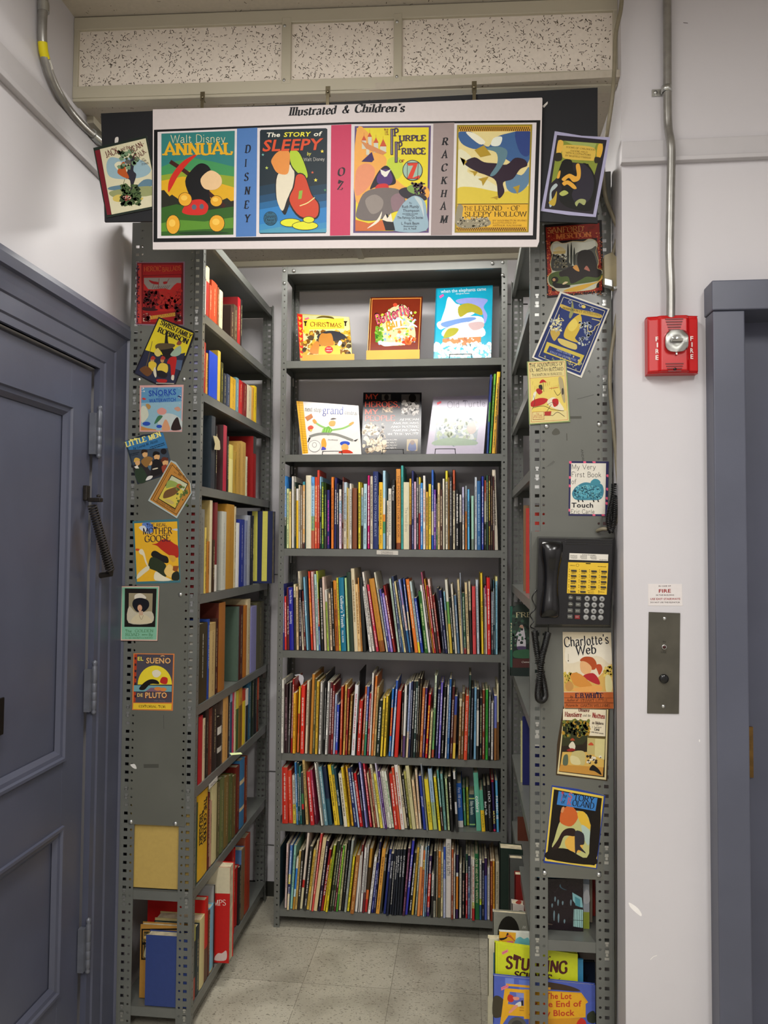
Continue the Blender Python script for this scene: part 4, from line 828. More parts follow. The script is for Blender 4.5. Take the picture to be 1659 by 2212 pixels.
sh.T('5a1c1e', 'JACK', 190, 390, 365, 320, 88, 'k').T('5a1c1e', 'and the', 390, 300, 520, 255, 50, 'k').T('5a1c1e', 'BEAN-', 545, 325, 718, 215, 78, 'k').T('5a1c1e', 'STALK.', 590, 430, 750, 310, 72, 'k').T('3a3430', 'AND', 675, 415, 715, 405, 16, 's').T('3a3430', 'OTHER', 660, 452, 742, 435, 24, 's').T('3a3430', 'STORIES', 675, 492, 772, 470, 26, 's'); done()
# crouching figure card on right of board
f = frame(1160, 270, 5.6)
sh, done = card('dark lavender-bordered card with a yellow scroll, on the right end of the black board', f, [(215, 75), (540, 130), (885, 148), (800, 640), (712, 1115), (380, 1090), (45, 1040), (140, 540)], 2.0450, 'a29fbb')
sh.P('241f24', 242, 122, 845, 182, 680, 1080, 92, 1012).P('7f8a34', 255, 185, 800, 225, 745, 420, 690, 620, 620, 470, 300, 440, 280, 600, 175, 700, 215, 440).P('98a55a', 330, 190, 720, 225, 690, 300, 470, 260)
sh.S('14130f', 330, 420, 420, 430, 450, 560, 560, 460, 650, 520, 720, 700, 690, 900, 640, 1040, 380, 1000, 270, 900, 300, 760, 250, 640, 280, 500).S('2a2630', 520, 470, 640, 540, 690, 700, 640, 900, 500, 960, 420, 850, 480, 700).S('d9a03a', 470, 490, 510, 470, 530, 560, 515, 660, 440, 690, 385, 640, 330, 680, 300, 650, 390, 590, 480, 620).S('d9a03a', 305, 700, 370, 670, 440, 710, 480, 765, 440, 772, 370, 720, 330, 735).S('d9a03a', 240, 640, 265, 560, 285, 560, 270, 640)
sh.S('a8b4b4', 160, 790, 220, 710, 250, 730, 220, 770, 175, 820, 185, 960, 150, 985).S('b59a34', 140, 940, 200, 880, 240, 800, 230, 930, 200, 980).S('a8ae5a', 270, 830, 330, 790, 380, 825, 310, 860).S('9aa066', 460, 940, 520, 895, 590, 910, 570, 970, 510, 940, 480, 985)
sh.S('d2b04a', 310, 270, 360, 240, 640, 262, 710, 310, 690, 420, 640, 432, 350, 410, 305, 360).S('d8ac48', 255, 200, 300, 185, 320, 230, 285, 350, 235, 345).S('2a241a', 215, 350, 290, 340, 300, 420, 240, 440, 205, 410).S('d8a838', 740, 240, 790, 235, 795, 300, 765, 395, 720, 380).S('2a241a', 700, 390, 770, 400, 760, 450, 700, 460)
for t, x0, y0, x1, y1 in (('POEMS OF CHILDHOOD', 352, 278, 700, 312), ('EUGENE FIELD', 405, 322, 610, 342), ('WITH ILLUSTRATIONS', 345, 345, 650, 376), ('BY MAXFIELD PARRISH', 342, 378, 650, 410)): sh.T('5a4418', t, x0, y0, x1, y1, 20, 'r')
done()
# right end panel cards, top to bottom
f = frame(1160, 470, 5.95)
sh, done = card('dark red ornamental card with rider and cypresses, uppermost on right shelf end', f, [(92, 92), (400, 72), (832, 30), (862, 960), (450, 1000), (130, 1035)], YRP, '1c1413')
sh.P('8a2418', 112, 125, 800, 70, 838, 935, 148, 1005).dots(('c8743a', '5a140e'), 120, 260, 185, 990, 60, 7, 3, .5).dots(('c8743a', '5a140e'), 780, 240, 835, 920, 60, 7, 4, .5).dots(('c8743a', '5a140e'), 150, 930, 830, 990, 60, 7, 5, .5).P('1a1210', 172, 308, 770, 262, 800, 900, 190, 945)
cl = spline([(200, 330), (260, 305), (335, 335), (460, 305), (595, 310), (660, 275), (740, 290), (780, 350), (755, 440), (790, 560), (775, 650), (840, 680), (850, 760), (770, 850), (740, 915), (560, 945), (300, 955), (220, 910), (150, 860), (135, 770), (190, 700), (170, 600), (195, 480), (170, 400)], 3)
sh.face(cl, 'b6b5a2'); sh.k += 1
sh.P('c8c8b8', 205, 340, 470, 315, 600, 325, 745, 295, 760, 420, 600, 440, 480, 480, 205, 480).S('55564e', 500, 460, 600, 430, 700, 400, 765, 380, 775, 640, 500, 660, 490, 560).S('3a3a34', 190, 480, 260, 490, 400, 560, 420, 650, 200, 680).P('bca66a', 205, 435, 370, 420, 365, 465, 210, 470).S('d0c090', 215, 420, 290, 370, 365, 425).dots(('2e2e28', '6a6450'), 200, 480, 400, 640, 30, 14, 8)
for x, y, h in ((398, 330, 260), (440, 315, 290), (478, 380, 220)): sh.S('33352e', x-12, y+h, x-14, y+h*.5, x, y, x+14, y+h*.5, x+12, y+h)
sh.S('4a5a2c', 150, 760, 230, 700, 380, 690, 640, 760, 840, 720, 830, 800, 500, 860, 200, 880).S('c49a3a', 340, 945, 450, 900, 600, 860, 780, 820, 835, 740, 830, 800, 720, 860, 540, 940).S('2a2422', 380, 660, 450, 620, 560, 640, 640, 680, 780, 660, 835, 700, 780, 770, 640, 760, 560, 800, 440, 850, 400, 760, 300, 760, 290, 700).S('28231f', 540, 440, 700, 430, 770, 600, 760, 680, 600, 680, 520, 600).S('c8904a', 460, 640, 510, 610, 545, 690, 500, 680).S('a86a5a', 605, 660, 640, 620, 680, 690, 620, 670).E('1c1512', 230, 800, 45, 40).E('b88a62', 218, 800, 20).S('1c1814', 200, 840, 300, 850, 420, 870, 400, 900, 240, 905).S('ccb890', 325, 855, 360, 825, 400, 832, 350, 860)
sh.ring('d8b878', cl, 5)
sh.T('c08448', 'SANFORD', 135, 205, 595, 180, 72, 'r').T('7a3a2a', 'AND', 640, 158, 752, 140, 36, 'r').T('c8703a', 'MERTON', 240, 278, 705, 246, 62, 'R'); sh.dots(('c87a44', '5a120c'), 130, 110, 800, 290, 26, 9, 12, .5); done()
f = frame(1060, 520, 5.2667)
sh, done = card('tilted blue and gold ornamental card overlapping the dark red card above', f, [(790, 575), (1355, 775), (1035, 1562), (468, 1330)], YRP-.0012, 'd6d2c4')
sh.P('1f2f66', 805, 600, 1332, 785, 1022, 1535, 492, 1322).ring('d8cfa8', [(828, 640), (1300, 800), (1015, 1495), (545, 1315)], 6).ring('0f1838', [(846, 662), (1280, 815), (1005, 1470), (570, 1312)], 5).L('16224e', 16, 815, 610, 510, 1315, smooth=False)
sh.S('c2a64a', 800, 720, 940, 770, 1100, 800, 1255, 840, 1240, 880, 1080, 850, 930, 815, 805, 765).S('c9ab3e', 985, 850, 1030, 860, 1030, 960, 985, 1060, 960, 1110, 1000, 1160, 890, 1130, 830, 1080, 880, 950).S('d8c258', 900, 930, 960, 890, 990, 960, 930, 1030, 880, 1000).S('8a8a52', 930, 680, 945, 800, 910, 880, 890, 860, 915, 760).E('d6be5a', 1055, 750, 26, 18, 20).L('c9ab3e', 20, 1010, 860, 1035, 790)
sh.S('b89a44', 690, 1010, 760, 990, 790, 1050, 760, 1100, 720, 1140, 680, 1060).S('c8b464', 770, 1110, 930, 1160, 980, 1190, 960, 1240, 800, 1180).dots(('b8bcae', '8a92a0', 'd8cf9a'), 680, 880, 800, 1040, 16, 14, 31, .3).dots(('b8bcae', '8a92a0'), 1010, 920, 1140, 1200, 22, 18, 32, .3)
for c in ((780, 840, 770, 900, 830, 910, 800, 880), (1100, 960, 1110, 1030, 1170, 1020, 1190, 970), (1150, 890, 1250, 920, 1200, 970)): sh.L('c8b878', 9, *c)
for x, y in ((1000, 740), (1130, 790), (880, 700)): sh.L('9aa0b8', 6, x, y, x+20, y-25, x+40, y, x+15, y+15, x+12, y-5)
sh.P('c4b048', 640, 1150, 1065, 1305, 1010, 1420, 600, 1270).P('24346e', 668, 1195, 1020, 1330, 985, 1400, 635, 1265).T('98a2c0', 'ANDRE LEMOYNE', 745, 1250, 915, 1310, 20, 'r').T('98a2c0', 'IDYLLE DU GRAND PERE', 670, 1272, 970, 1372, 22, 'r').T('5a4818', 'BRIMBORION ET PETITES FEES', 815, 775, 1245, 862, 24, 'r').dots(('c8b878', '8a8a6a'), 590, 1320, 1030, 1470, 22, 13, 35, .4); done()
sh, done = card('cream card with bird under a red umbrella, low left of the blue card', f, [(412, 1375), (860, 1352), (905, 2062), (437, 2092)], YRP-.0024, '7f8f5c')
sh.P('d8c888', 424, 1383, 848, 1362, 890, 2048, 447, 2080).ring('b05a34', [(440, 1395), (836, 1376), (876, 2035), (462, 2062)], 4).P('dcc664', 452, 1568, 830, 1540, 870, 1930, 470, 1960)
sh.T('2c2216', 'THE ADVENTURES OF', 445, 1445, 826, 1418, 42, 'k').T('2c2216', "OL' MISTAH BUZZARD", 448, 1494, 826, 1476, 40, 'k').T('3a2c1c', 'THORNTON W BURGESS', 470, 1545, 810, 1524, 28, 'r').L('b05a34', 3, 448, 1566, 836, 1536, smooth=False)
for k in range(14): sh.L('b89a3a', 4, 480+k*24, 1600+(k*53) % 60, 476+k*24, 1640+(k*53) % 60)
sh.S('b81c1c', 555, 1620, 570, 1590, 600, 1580, 635, 1612, 600, 1610, 580, 1618).L('2a2018', 4, 595, 1600, 605, 1720).S('2a2620', 545, 1650, 580, 1640, 590, 1690, 560, 1700).S('a81e1e', 515, 1700, 550, 1680, 590, 1720, 550, 1750).S('e0dcc8', 490, 1730, 520, 1720, 500, 1790, 475, 1830, 480, 1780).S('b01c1c', 465, 1830, 560, 1790, 650, 1805, 600, 1860, 470, 1890).S('e0d6b8', 640, 1830, 720, 1780, 800, 1860, 830, 1930, 700, 1900).S('b01c1c', 700, 1810, 760, 1800, 770, 1860, 720, 1890).S('a89a72', 770, 1560, 820, 1580, 850, 1800, 830, 1840, 790, 1700).S('3a342a', 808, 1690, 825, 1680, 830, 1740, 812, 1750)
for c in ((480, 1900, 600, 1880, 700, 1920, 830, 1935), (640, 1870, 700, 1840, 760, 1880), (650, 1960, 700, 1990, 760, 1950, 840, 2000), (690, 1860, 640, 1940, 600, 2000), (470, 1920, 500, 1850, 490, 1760), (720, 1700, 760, 1760, 800, 1720)): sh.L('3a3022', 4, *c)
sh.P('a83026', 610, 1945, 690, 1940, 680, 1990, 615, 1990).P('d8c684', 478, 1950, 602, 1945, 606, 2030, 480, 2036).ring('b0603a', [(478, 1950), (602, 1945), (606, 2030), (480, 2036)], 4).T('b05030', 'THE', 518, 1978, 552, 1977, 16, 'r').T('b05030', 'BEDTIME', 495, 2000, 588, 1997, 18, 'r').T('b05030', 'STORY BOOKS', 486, 2022, 596, 2018, 18, 'r').L('c84030', 4, 665, 1680, 765, 1670, smooth=False); done()
f = frame(1120, 760, 5.53)
sh, done = card('white card with a plain blue woolly animal shape, above the telephone', f, [(605, 1305), (1080, 1310), (1060, 1962), (597, 1958)], YRP, '2a2850')
for k, (x, y) in enumerate(((620, 1320), (790, 1318), (900, 1312), (612, 1500), (608, 1600), (1065, 1480), (1062, 1640), (1058, 1750), (1055, 1810), (605, 1890), (900, 1950), (1010, 1950))): sh.S('d85a78', x-14, y-14, x+14, y-10, x+10+k % 3*5, y+16, x-12, y+12)
sh.P('d9d4c6', 630, 1330, 1046, 1332, 1034, 1940, 616, 1936)
sh.S('3a7c8e', 640, 1690, 690, 1610, 790, 1560, 900, 1575, 990, 1580, 1018, 1650, 1005, 1730, 960, 1768, 830, 1772, 680, 1765).S('4f98a8', 700, 1640, 800, 1590, 900, 1600, 980, 1640, 960, 1720, 860, 1745, 740, 1730).dots(('1f4a5c', '2c5c6c', '6fb0b8'), 670, 1600, 990, 1750, 55, 11, 41, .3).S('3f8494', 860, 1560, 900, 1520, 950, 1525, 980, 1560, 950, 1590, 890, 1590)
for x in (705, 755, 885, 940): sh.P('141214', x, 1768, x+14, 1768, x+24, 1792, x+8, 1796)
for t, x0, y0, x1, h, st in (('My Very', 638, 1402, 922, 58, 'l'), ('First Book', 636, 1495, 988, 60, 'l'), ('of', 634, 1578, 690, 58, 'l'), ('Touch', 632, 1858, 892, 58, 'b'), ('Eric Carle', 627, 1932, 905, 50, 'l')): sh.T('15131a', t, x0, y0, x1, y0+2, h, st)
done()
f = frame(1060, 1300, 4.81)
sh, done = card('cream and terracotta card with profile of a child, just below the telephone', f, [(747, 312), (1250, 318), (1278, 1110), (762, 1102)], YRP-.0012, 'd8cbae')
sh.S('e0d8c4', 800, 420, 1000, 380, 1230, 440, 1240, 640, 1100, 560, 800, 640).P('c9a256', 758, 740, 830, 770, 950, 840, 1100, 800, 1260, 640, 1270, 935, 760, 935).dots(('9a8a34', 'c8b04a'), 765, 740, 900, 850, 18, 16, 44, .4).dots(('b8a03a', 'd8c060'), 1180, 670, 1265, 800, 14, 18, 45, .4)
sh.S('a84a22', 930, 600, 980, 570, 1060, 580, 1100, 640, 1085, 700, 1040, 700, 1010, 640, 940, 620).S('d8a672', 935, 620, 1000, 630, 1050, 690, 1010, 760, 950, 735, 930, 690).S('b04826', 1090, 660, 1140, 650, 1160, 700, 1130, 760, 1110, 720).S('a8282c', 960, 770, 1060, 740, 1120, 800, 1130, 860, 1040, 830).S('c8863a', 830, 760, 880, 735, 960, 770, 1060, 880, 1000, 900, 880, 870, 845, 820).S('d89c52', 860, 900, 1000, 880, 1140, 870, 1135, 930, 900, 935).S('b8884a', 775, 860, 820, 820, 860, 870, 840, 920, 790, 920).S('d8cf9a', 1190, 780, 1230, 760, 1262, 830, 1255, 930, 1200, 930)
sh.P('b05c2c', 760, 940, 1272, 938, 1276, 1110, 764, 1104)
for y in (998, 1045, 1052): sh.L('5a2a12', 4, 762, y, 1276, y+2, smooth=False)
sh.T('1a1a24', 'Charlotte\'s', 765, 470, 1228, 432, 100, 'k').T('1a1a24', 'Web', 882, 548, 1098, 536, 92, 'k').T('241c30', 'E.B.WHITE', 876, 1000, 1172, 998, 50, 'R').T('3a2010', 'by', 826, 996, 856, 996, 26, 'k', .2).T('3a2010', 'Author of', 790, 1034, 912, 1034, 26, 'k', .2).T('3a2010', 'STUART LITTLE', 932, 1038, 1215, 1036, 27, 'r').T('3a2010', 'Pictures by', 782, 1088, 908, 1086, 26, 'k', .2).T('3a2010', 'GARTH WILLIAMS', 934, 1092, 1238, 1092, 30, 'r')
sh.L('8a8474', 3, 806, 540, 806, 600).E('2a2418', 806, 612, 5, 8); done()
sh, done = card('curling card of a farmyard with a leafy tree, tucked under the terracotta card', f, [(755, 1080), (1235, 1115), (1212, 1862), (678, 1800), (690, 1480)], YRP-.0003, '3a2c1a')
sh.P('cfc08e', 765, 1100, 1222, 1118, 1198, 1850, 690, 1785).P('2a2014', 772, 1105, 1205, 1118, 1182, 1825, 708, 1765).P('d9cdb0', 752, 1112, 1198, 1122, 1190, 1398, 748, 1380).P('b8863a', 732, 1660, 1172, 1700, 1165, 1812, 705, 1758).P('c8a452', 745, 1560, 1180, 1560, 1175, 1720, 725, 1690).P('32341c', 752, 1228, 1028, 1235, 1020, 1400, 960, 1480, 740, 1500)
sh.dots(('4a5224', '6a7030', 'a8822a', '22260f'), 752, 1235, 1020, 1400, 34, 20, 51, .6).P('b4a468', 1005, 1400, 1190, 1410, 1182, 1600, 1000, 1580).P('c9be84', 1085, 1420, 1188, 1425, 1180, 1640, 1080, 1600).P('5a4a24', 1010, 1390, 1190, 1400, 1188, 1425, 1005, 1412).S('b84a2c', 1015, 1480, 1045, 1460, 1070, 1490, 1020, 1490)
sh.S('d0c8b0', 810, 1500, 850, 1450, 880, 1500, 860, 1540).S('8a2420', 790, 1540, 840, 1520, 880, 1540, 820, 1555).S('9a4024', 825, 1440, 850, 1415, 875, 1440).S('b8aa70', 850, 1560, 960, 1550, 985, 1620, 960, 1700, 850, 1640).S('cabf8c', 830, 1600, 910, 1620, 930, 1690, 840, 1680).S('55604c', 760, 1600, 800, 1590, 800, 1690, 750, 1690).S('16130f', 1055, 1695, 1090, 1710, 1130, 1750, 1150, 1800, 1080, 1760, 1025, 1745).dots(('2a2018', 'd8d0b8'), 1000, 1590, 1150, 1680, 9, 14, 53)
sh.T('5a1c1a', 'Unsere', 910, 1138, 1025, 1145, 34, 'R').T('7a2420', 'Haustiere', 768, 1190, 945, 1196, 48, 'R').T('4a4440', 'und ihr', 955, 1190, 1040, 1194, 26, 'r').T('8a2424', 'Nutzen', 1052, 1200, 1185, 1215, 50, 'R').T('4a3a34', 'in Bildern', 1052, 1268, 1172, 1278, 28, 'R').T('5a524a', 'von', 1095, 1288, 1120, 1288, 10, 'r').T('5a524a', 'J. Lorenz', 1052, 1308, 1150, 1312, 18, 'r').T('3a3230', 'Gest', 1075, 1336, 1130, 1340, 28, 'R').dash('6a625a', 1045, 1350, 1172, 1370, 12, 3); done()
f = frame(1040, 1640, 2.68)
sh, done = card('blue-edged card of fighters under autumn trees, lowest on right shelf end', f, [(407, 150), (560, 172), (718, 210), (690, 430), (668, 636), (520, 615), (358, 600), (385, 380)], YRP, '2b3f86')
sh.P('d8bc4a', 411, 160, 708, 214, 663, 630, 367, 588).P('17120e', 420, 174, 698, 226, 655, 615, 378, 578).S('b8b878', 420, 470, 460, 350, 530, 300, 610, 320, 632, 430, 610, 570, 500, 520, 410, 510).S('c2602a', 455, 330, 470, 290, 520, 270, 560, 330, 520, 388, 460, 370).S('d8b03a', 555, 310, 600, 310, 635, 400, 580, 380).S('c88a5a', 450, 290, 480, 275, 470, 310).S('d8a84a', 485, 470, 540, 430, 590, 470, 570, 540, 500, 520).S('a8bcae', 580, 380, 630, 420, 620, 500, 590, 450).S('2a1a16', 468, 420, 500, 400, 540, 405, 540, 445, 480, 445, 450, 510, 400, 530, 440, 470).S('2e2a30', 545, 415, 590, 430, 595, 490, 570, 500, 605, 545, 560, 525, 545, 555, 540, 480).S('1a140f', 378, 575, 410, 520, 520, 545, 610, 575, 655, 560, 650, 612).S('1a140f', 640, 330, 690, 300, 670, 560, 625, 580).S('1a140f', 425, 230, 470, 250, 430, 400, 400, 540, 385, 560)
sh.P('3a78b8', 447, 185, 672, 225, 660, 300, 436, 262).T('b03a3a', 'T', 452, 240, 468, 244, 50, 'r').T('16161c', 'he', 470, 222, 492, 226, 26, 'k').T('b05a6a', 'S', 500, 226, 524, 230, 34, 'R').T('16161c', 'TORY', 530, 234, 650, 254, 34, 'k').T('16161c', 'of', 462, 254, 482, 258, 22, 'k').T('b05a6a', 'R', 494, 262, 520, 266, 34, 'R').T('16161c', 'OLAND', 524, 268, 650, 288, 34, 'k'); done()
# left end panel cards, top to bottom
f = frame(255, 470, 7.375)
sh, done = card('red ballad cover card with battle scene, uppermost on left shelf end', f, [(295, 708), (650, 712), (1065, 700), (1055, 1718), (640, 1725), (285, 1705)], YLP, '8c6f80')
sh.P('7c1218', 305, 722, 1042, 718, 1035, 1705, 298, 1695).P('a81a1c', 320, 735, 1022, 735, 1018, 1690, 310, 1685).P('c2413a', 318, 735, 370, 735, 378, 1685, 310, 1685).dots(('5a1a28', '2a2038'), 298, 760, 335, 1680, 24, 14, 61, .5).ring('5a0a10', [(385, 740), (1022, 742), (1016, 1680), (380, 1676)], 9).ring('6a0c12', [(402, 925), (1012, 905), (1005, 1500), (398, 1500)], 8).P('c2221e', 405, 958, 1005, 955, 1003, 1500, 400, 1500)
sh.P('9a9088', 412, 960, 1004, 956, 1004, 1045, 940, 1040, 890, 1080, 830, 1150, 700, 1130, 560, 1145, 480, 1140, 415, 1050).L('8a1418', 8, 655, 970, 640, 1120).L('8a1418', 7, 815, 970, 770, 1050).S('a01a1c', 490, 995, 560, 1015, 640, 1030, 640, 1065, 540, 1050).S('a01a1c', 720, 1025, 780, 1020, 780, 1050, 730, 1060)
for k in range(9): sh.L('4a2a28', 5, 545+k*30, 1135, 575+k*32, 1060+(k*37) % 40)
sh.dots(('5a0c12', '3a0a10', '8a1418'), 410, 1170, 720, 1440, 26, 34, 62, .4).dots(('8a1216', 'b82a20'), 640, 1150, 1000, 1440, 24, 40, 63, .6).S('3a0c12', 405, 1430, 560, 1445, 640, 1470, 560, 1490, 405, 1480).P('b8a894', 402, 1530, 520, 1520, 510, 1660, 400, 1655).P('b8a894', 920, 1560, 1000, 1530, 1000, 1650, 930, 1650).dots(('9a1a1c', '6a1014'), 405, 1520, 500, 1650, 10, 24, 64).dots(('9a1a1c', '4a0c12'), 910, 1380, 1000, 1640, 14, 26, 65).P('d8a03a', 515, 1570, 700, 1545, 910, 1512, 915, 1570, 720, 1595, 520, 1625)
sh.T('d0602e', 'HEROIC', 420, 860, 690, 850, 74, 'k').T('d0602e', 'BALLADS', 712, 866, 1004, 838, 70, 'k').T('8a5a1c', 'ILLUSTRATED', 540, 1612, 905, 1560, 36, 'r'); done()
f = frame(280, 680, 4.886)
sh, done = card('tilted yellow and navy adventure card overlapping the red ballad card', f, [(305, 22), (660, 165), (684, 190), (680, 240), (487, 730), (300, 742), (225, 712), (45, 615)], YLP-.0014, '17161f')
sh.P('e0cb28', 312, 40, 672, 195, 590, 430, 400, 440, 165, 372).P('2a2c40', 165, 372, 290, 430, 400, 440, 590, 400, 480, 722, 290, 726, 58, 615).P('4a5a74', 420, 470, 560, 480, 540, 590, 460, 560)
sh.S('1c1714', 380, 200, 400, 200, 410, 300, 470, 370, 440, 440, 370, 470, 340, 400, 300, 340, 360, 330).S('5a4a30', 270, 330, 320, 300, 470, 310, 450, 350, 300, 370).S('d8c468', 260, 400, 300, 350, 330, 420, 290, 440).S('9ab09a', 430, 420, 490, 350, 540, 330, 540, 410, 480, 440).S('8a4a34', 495, 310, 520, 270, 550, 290, 530, 320).S('b01f1c', 395, 510, 430, 450, 495, 450, 485, 560, 470, 640, 440, 640, 430, 530)
for x, c in ((240, 'a83426'), (345, 'a83a30')): sh.E('b88a58', x, 480, 20, 26).S(c, x-20, 470, x, 435, x+30, 450, x+25, 472)
sh.S('d8b83a', 200, 510, 240, 490, 285, 520, 260, 590, 210, 580).S('d8bc44', 290, 570, 330, 510, 400, 530, 395, 610, 320, 610).S('1f1c20', 280, 600, 340, 590, 400, 630, 370, 670, 300, 650).S('6a4426', 110, 570, 180, 540, 240, 600, 190, 650, 120, 600).S('cfc8b0', 250, 600, 270, 550, 285, 640, 270, 660).L('6a5a3a', 6, 240, 280, 200, 450, 170, 560).S('a82422', 290, 680, 390, 685, 380, 715, 300, 710).S('d0c4b0', 445, 640, 470, 640, 465, 690, 440, 680).L('b8b0a0', 8, 280, 722, 470, 726)
sh.T('17131a', 'SWISS', 318, 100, 470, 172, 50, 'R').T('17131a', 'FAMILY', 480, 182, 650, 256, 50, 'R').T('17131a', 'ROBINSON', 290, 178, 612, 312, 54, 'R'); done()
sh, done = card('pink-bordered square card with an underwater scene and blue title', f, [(106, 745), (570, 738), (552, 1235), (104, 1234)], YLP, 'c99a94')
sh.P('5a8cae', 124, 768, 552, 762, 545, 1218, 120, 1220).P('86a9b8', 122, 930, 550, 915, 545, 1218, 120, 1220).S('c2c4b0', 122, 980, 170, 970, 200, 1060, 150, 1130, 122, 1120).S('b4bcb8', 300, 1080, 420, 1040, 540, 1100, 540, 1200, 330, 1190).E('2448a4', 178, 1150, 42, 22).E('2448a4', 312, 1178, 30, 18).S('c8906a', 340, 1215, 365, 1120, 390, 1110, 415, 1160, 425, 1215).S('2a1c1a', 440, 1215, 460, 1130, 505, 1080, 530, 1150, 540, 1210).P('b88048', 120, 1175, 180, 1195, 280, 1210, 280, 1220, 120, 1220).S('b83a34', 130, 885, 150, 875, 175, 890, 150, 900).S('243a6a', 505, 860, 525, 850, 545, 865, 525, 880)
sh.S('c88a80', 290, 1010, 340, 980, 390, 1010, 370, 1050, 310, 1050).S('3a6a4a', 260, 1150, 300, 1070, 350, 1070, 300, 1130).S('a8824a', 170, 950, 200, 940, 225, 970, 200, 1000).S('b88a74', 470, 990, 510, 970, 540, 1000, 510, 1020).dots(('d8d8cc',), 130, 770, 200, 830, 5, 6, 71).dots(('d8d8cc',), 515, 770, 548, 940, 12, 4, 72)
sh.T('20449a', 'THE', 246, 795, 300, 788, 18, 's').T('20449a', 'SNORKS', 204, 860, 492, 842, 62, 'b').T('20449a', 'AND THE', 302, 876, 422, 866, 24, 's').T('20449a', 'WATERWITCH', 206, 928, 488, 914, 40, 'b'); done()
f = frame(255, 920, 5.6)
sh, done = card('tilted blue and black card of a group of boys in school clothes', f, [(85, 185), (300, 105), (540, 78), (638, 420), (560, 600), (235, 706)], YLP-.0008, '1f2c3c')
sh.P('35709f', 92, 185, 520, 82, 545, 84, 600, 270, 400, 290, 130, 290).P('3a4450', 130, 290, 600, 270, 635, 415, 560, 590, 240, 695).P('2a2526', 170, 480, 610, 380, 555, 590, 240, 695)
for hx, hy, rx, hair in ((228, 430, 36, 'c8a048'), (318, 330, 38, '2a1c14'), (462, 360, 42, '16120f'), (380, 435, 32, '4a2a1a'), (565, 430, 42, '5a2a1a')): sh.E('d0a06a', hx+8, hy+12, rx*.85, rx*1.05).S(hair, hx-rx, hy+10, hx-rx*.8, hy-rx, hx, hy-rx*1.25, hx+rx, hy-rx*.8, hx+rx*.8, hy-rx*.2, hx, hy-rx*.3)
sh.S('2c3a2a', 200, 560, 240, 500, 290, 500, 350, 600, 340, 670, 250, 690).P('d8d2c4', 195, 495, 235, 475, 255, 515, 215, 515).S('8a6434', 280, 420, 350, 370, 420, 390, 400, 430, 350, 500, 300, 470).S('1c1818', 420, 430, 470, 400, 530, 450, 540, 560, 400, 610, 410, 520).S('4a6478', 360, 490, 400, 480, 390, 540).S('8a3a2a', 530, 490, 590, 470, 560, 560, 540, 560).S('d8d4cc', 335, 655, 365, 610, 420, 605, 400, 640, 350, 660).S('cfc4a8', 420, 520, 475, 505, 480, 518, 425, 530).E('171317', 552, 308, 36)
sh.T('e4d878', 'LITTLE', 98, 258, 350, 185, 64, 'R').T('e4d878', 'MEN', 378, 178, 528, 122, 60, 'R').T('16344e', 'by Louisa M. Alcott', 190, 290, 485, 195, 34, 'k', .2).dash('16222e', 380, 285, 568, 225, 12, 1).dash('16222e', 385, 262, 560, 205, 12, 2).dash('16222e', 140, 345, 258, 318, 12, 3).dash('16222e', 150, 362, 240, 342, 10, 4); done()
sh, done = card('orange-brown card with a framed countryside picture, tilted with curling corner', f, [(638, 415), (700, 440), (880, 700), (890, 820), (712, 1118), (362, 905)], YLP-.0020, 'a8b4b0')
sh.P('b07a34', 640, 432, 700, 470, 868, 690, 880, 810, 705, 1095, 385, 893).ring('3a2410', [(655, 470), (838, 665), (872, 815), (706, 1070), (425, 895)], 6).L('3a2410', 6, 636, 470, 400, 890, smooth=False).P('2a2014', 645, 588, 850, 700, 692, 1012, 480, 880).P('b8bc9a', 650, 602, 838, 705, 690, 995, 492, 876).P('c8b448', 570, 730, 720, 740, 800, 790, 690, 995, 492, 876).S('8a9a4a', 610, 660, 700, 680, 760, 740, 650, 740, 580, 750).S('6a4a2a', 545, 870, 570, 790, 660, 750, 720, 740, 740, 770, 690, 830, 600, 870).S('a85a2c', 705, 730, 730, 700, 770, 715, 755, 760, 725, 755).S('b8a060', 560, 900, 620, 890, 680, 930, 640, 945).dots(('6a7a3a', '4a5a2a'), 700, 720, 830, 960, 10, 18, 81, .5)
sh.T('3a2410', 'THE', 690, 520, 745, 562, 26, 'r').T('3a2410', 'MR. TOD', 720, 590, 830, 660, 32, 'r').T('3a2410', 'TALE OF', 672, 562, 705, 582, 14, 'r').T('3a2410', 'BEATRIX POTTER', 460, 908, 685, 1042, 24, 'r'); done()
f = frame(255, 1000, 7.375)
sh, done = card('yellow nursery card with teal border and a red cape shape', f, [(230, 930), (965, 890), (995, 1905), (285, 1930)], YLP, '3c6a74')
sh.P('d9a628', 258, 962, 942, 932, 972, 1868, 302, 1892).S('5a78b8', 390, 962, 500, 950, 560, 1010, 540, 1110, 450, 1100, 400, 1030).S('c8ccd0', 330, 1030, 420, 1000, 470, 1080, 520, 1130, 430, 1110).S('b4b8c0', 860, 1060, 940, 1045, 945, 1080, 900, 1075)
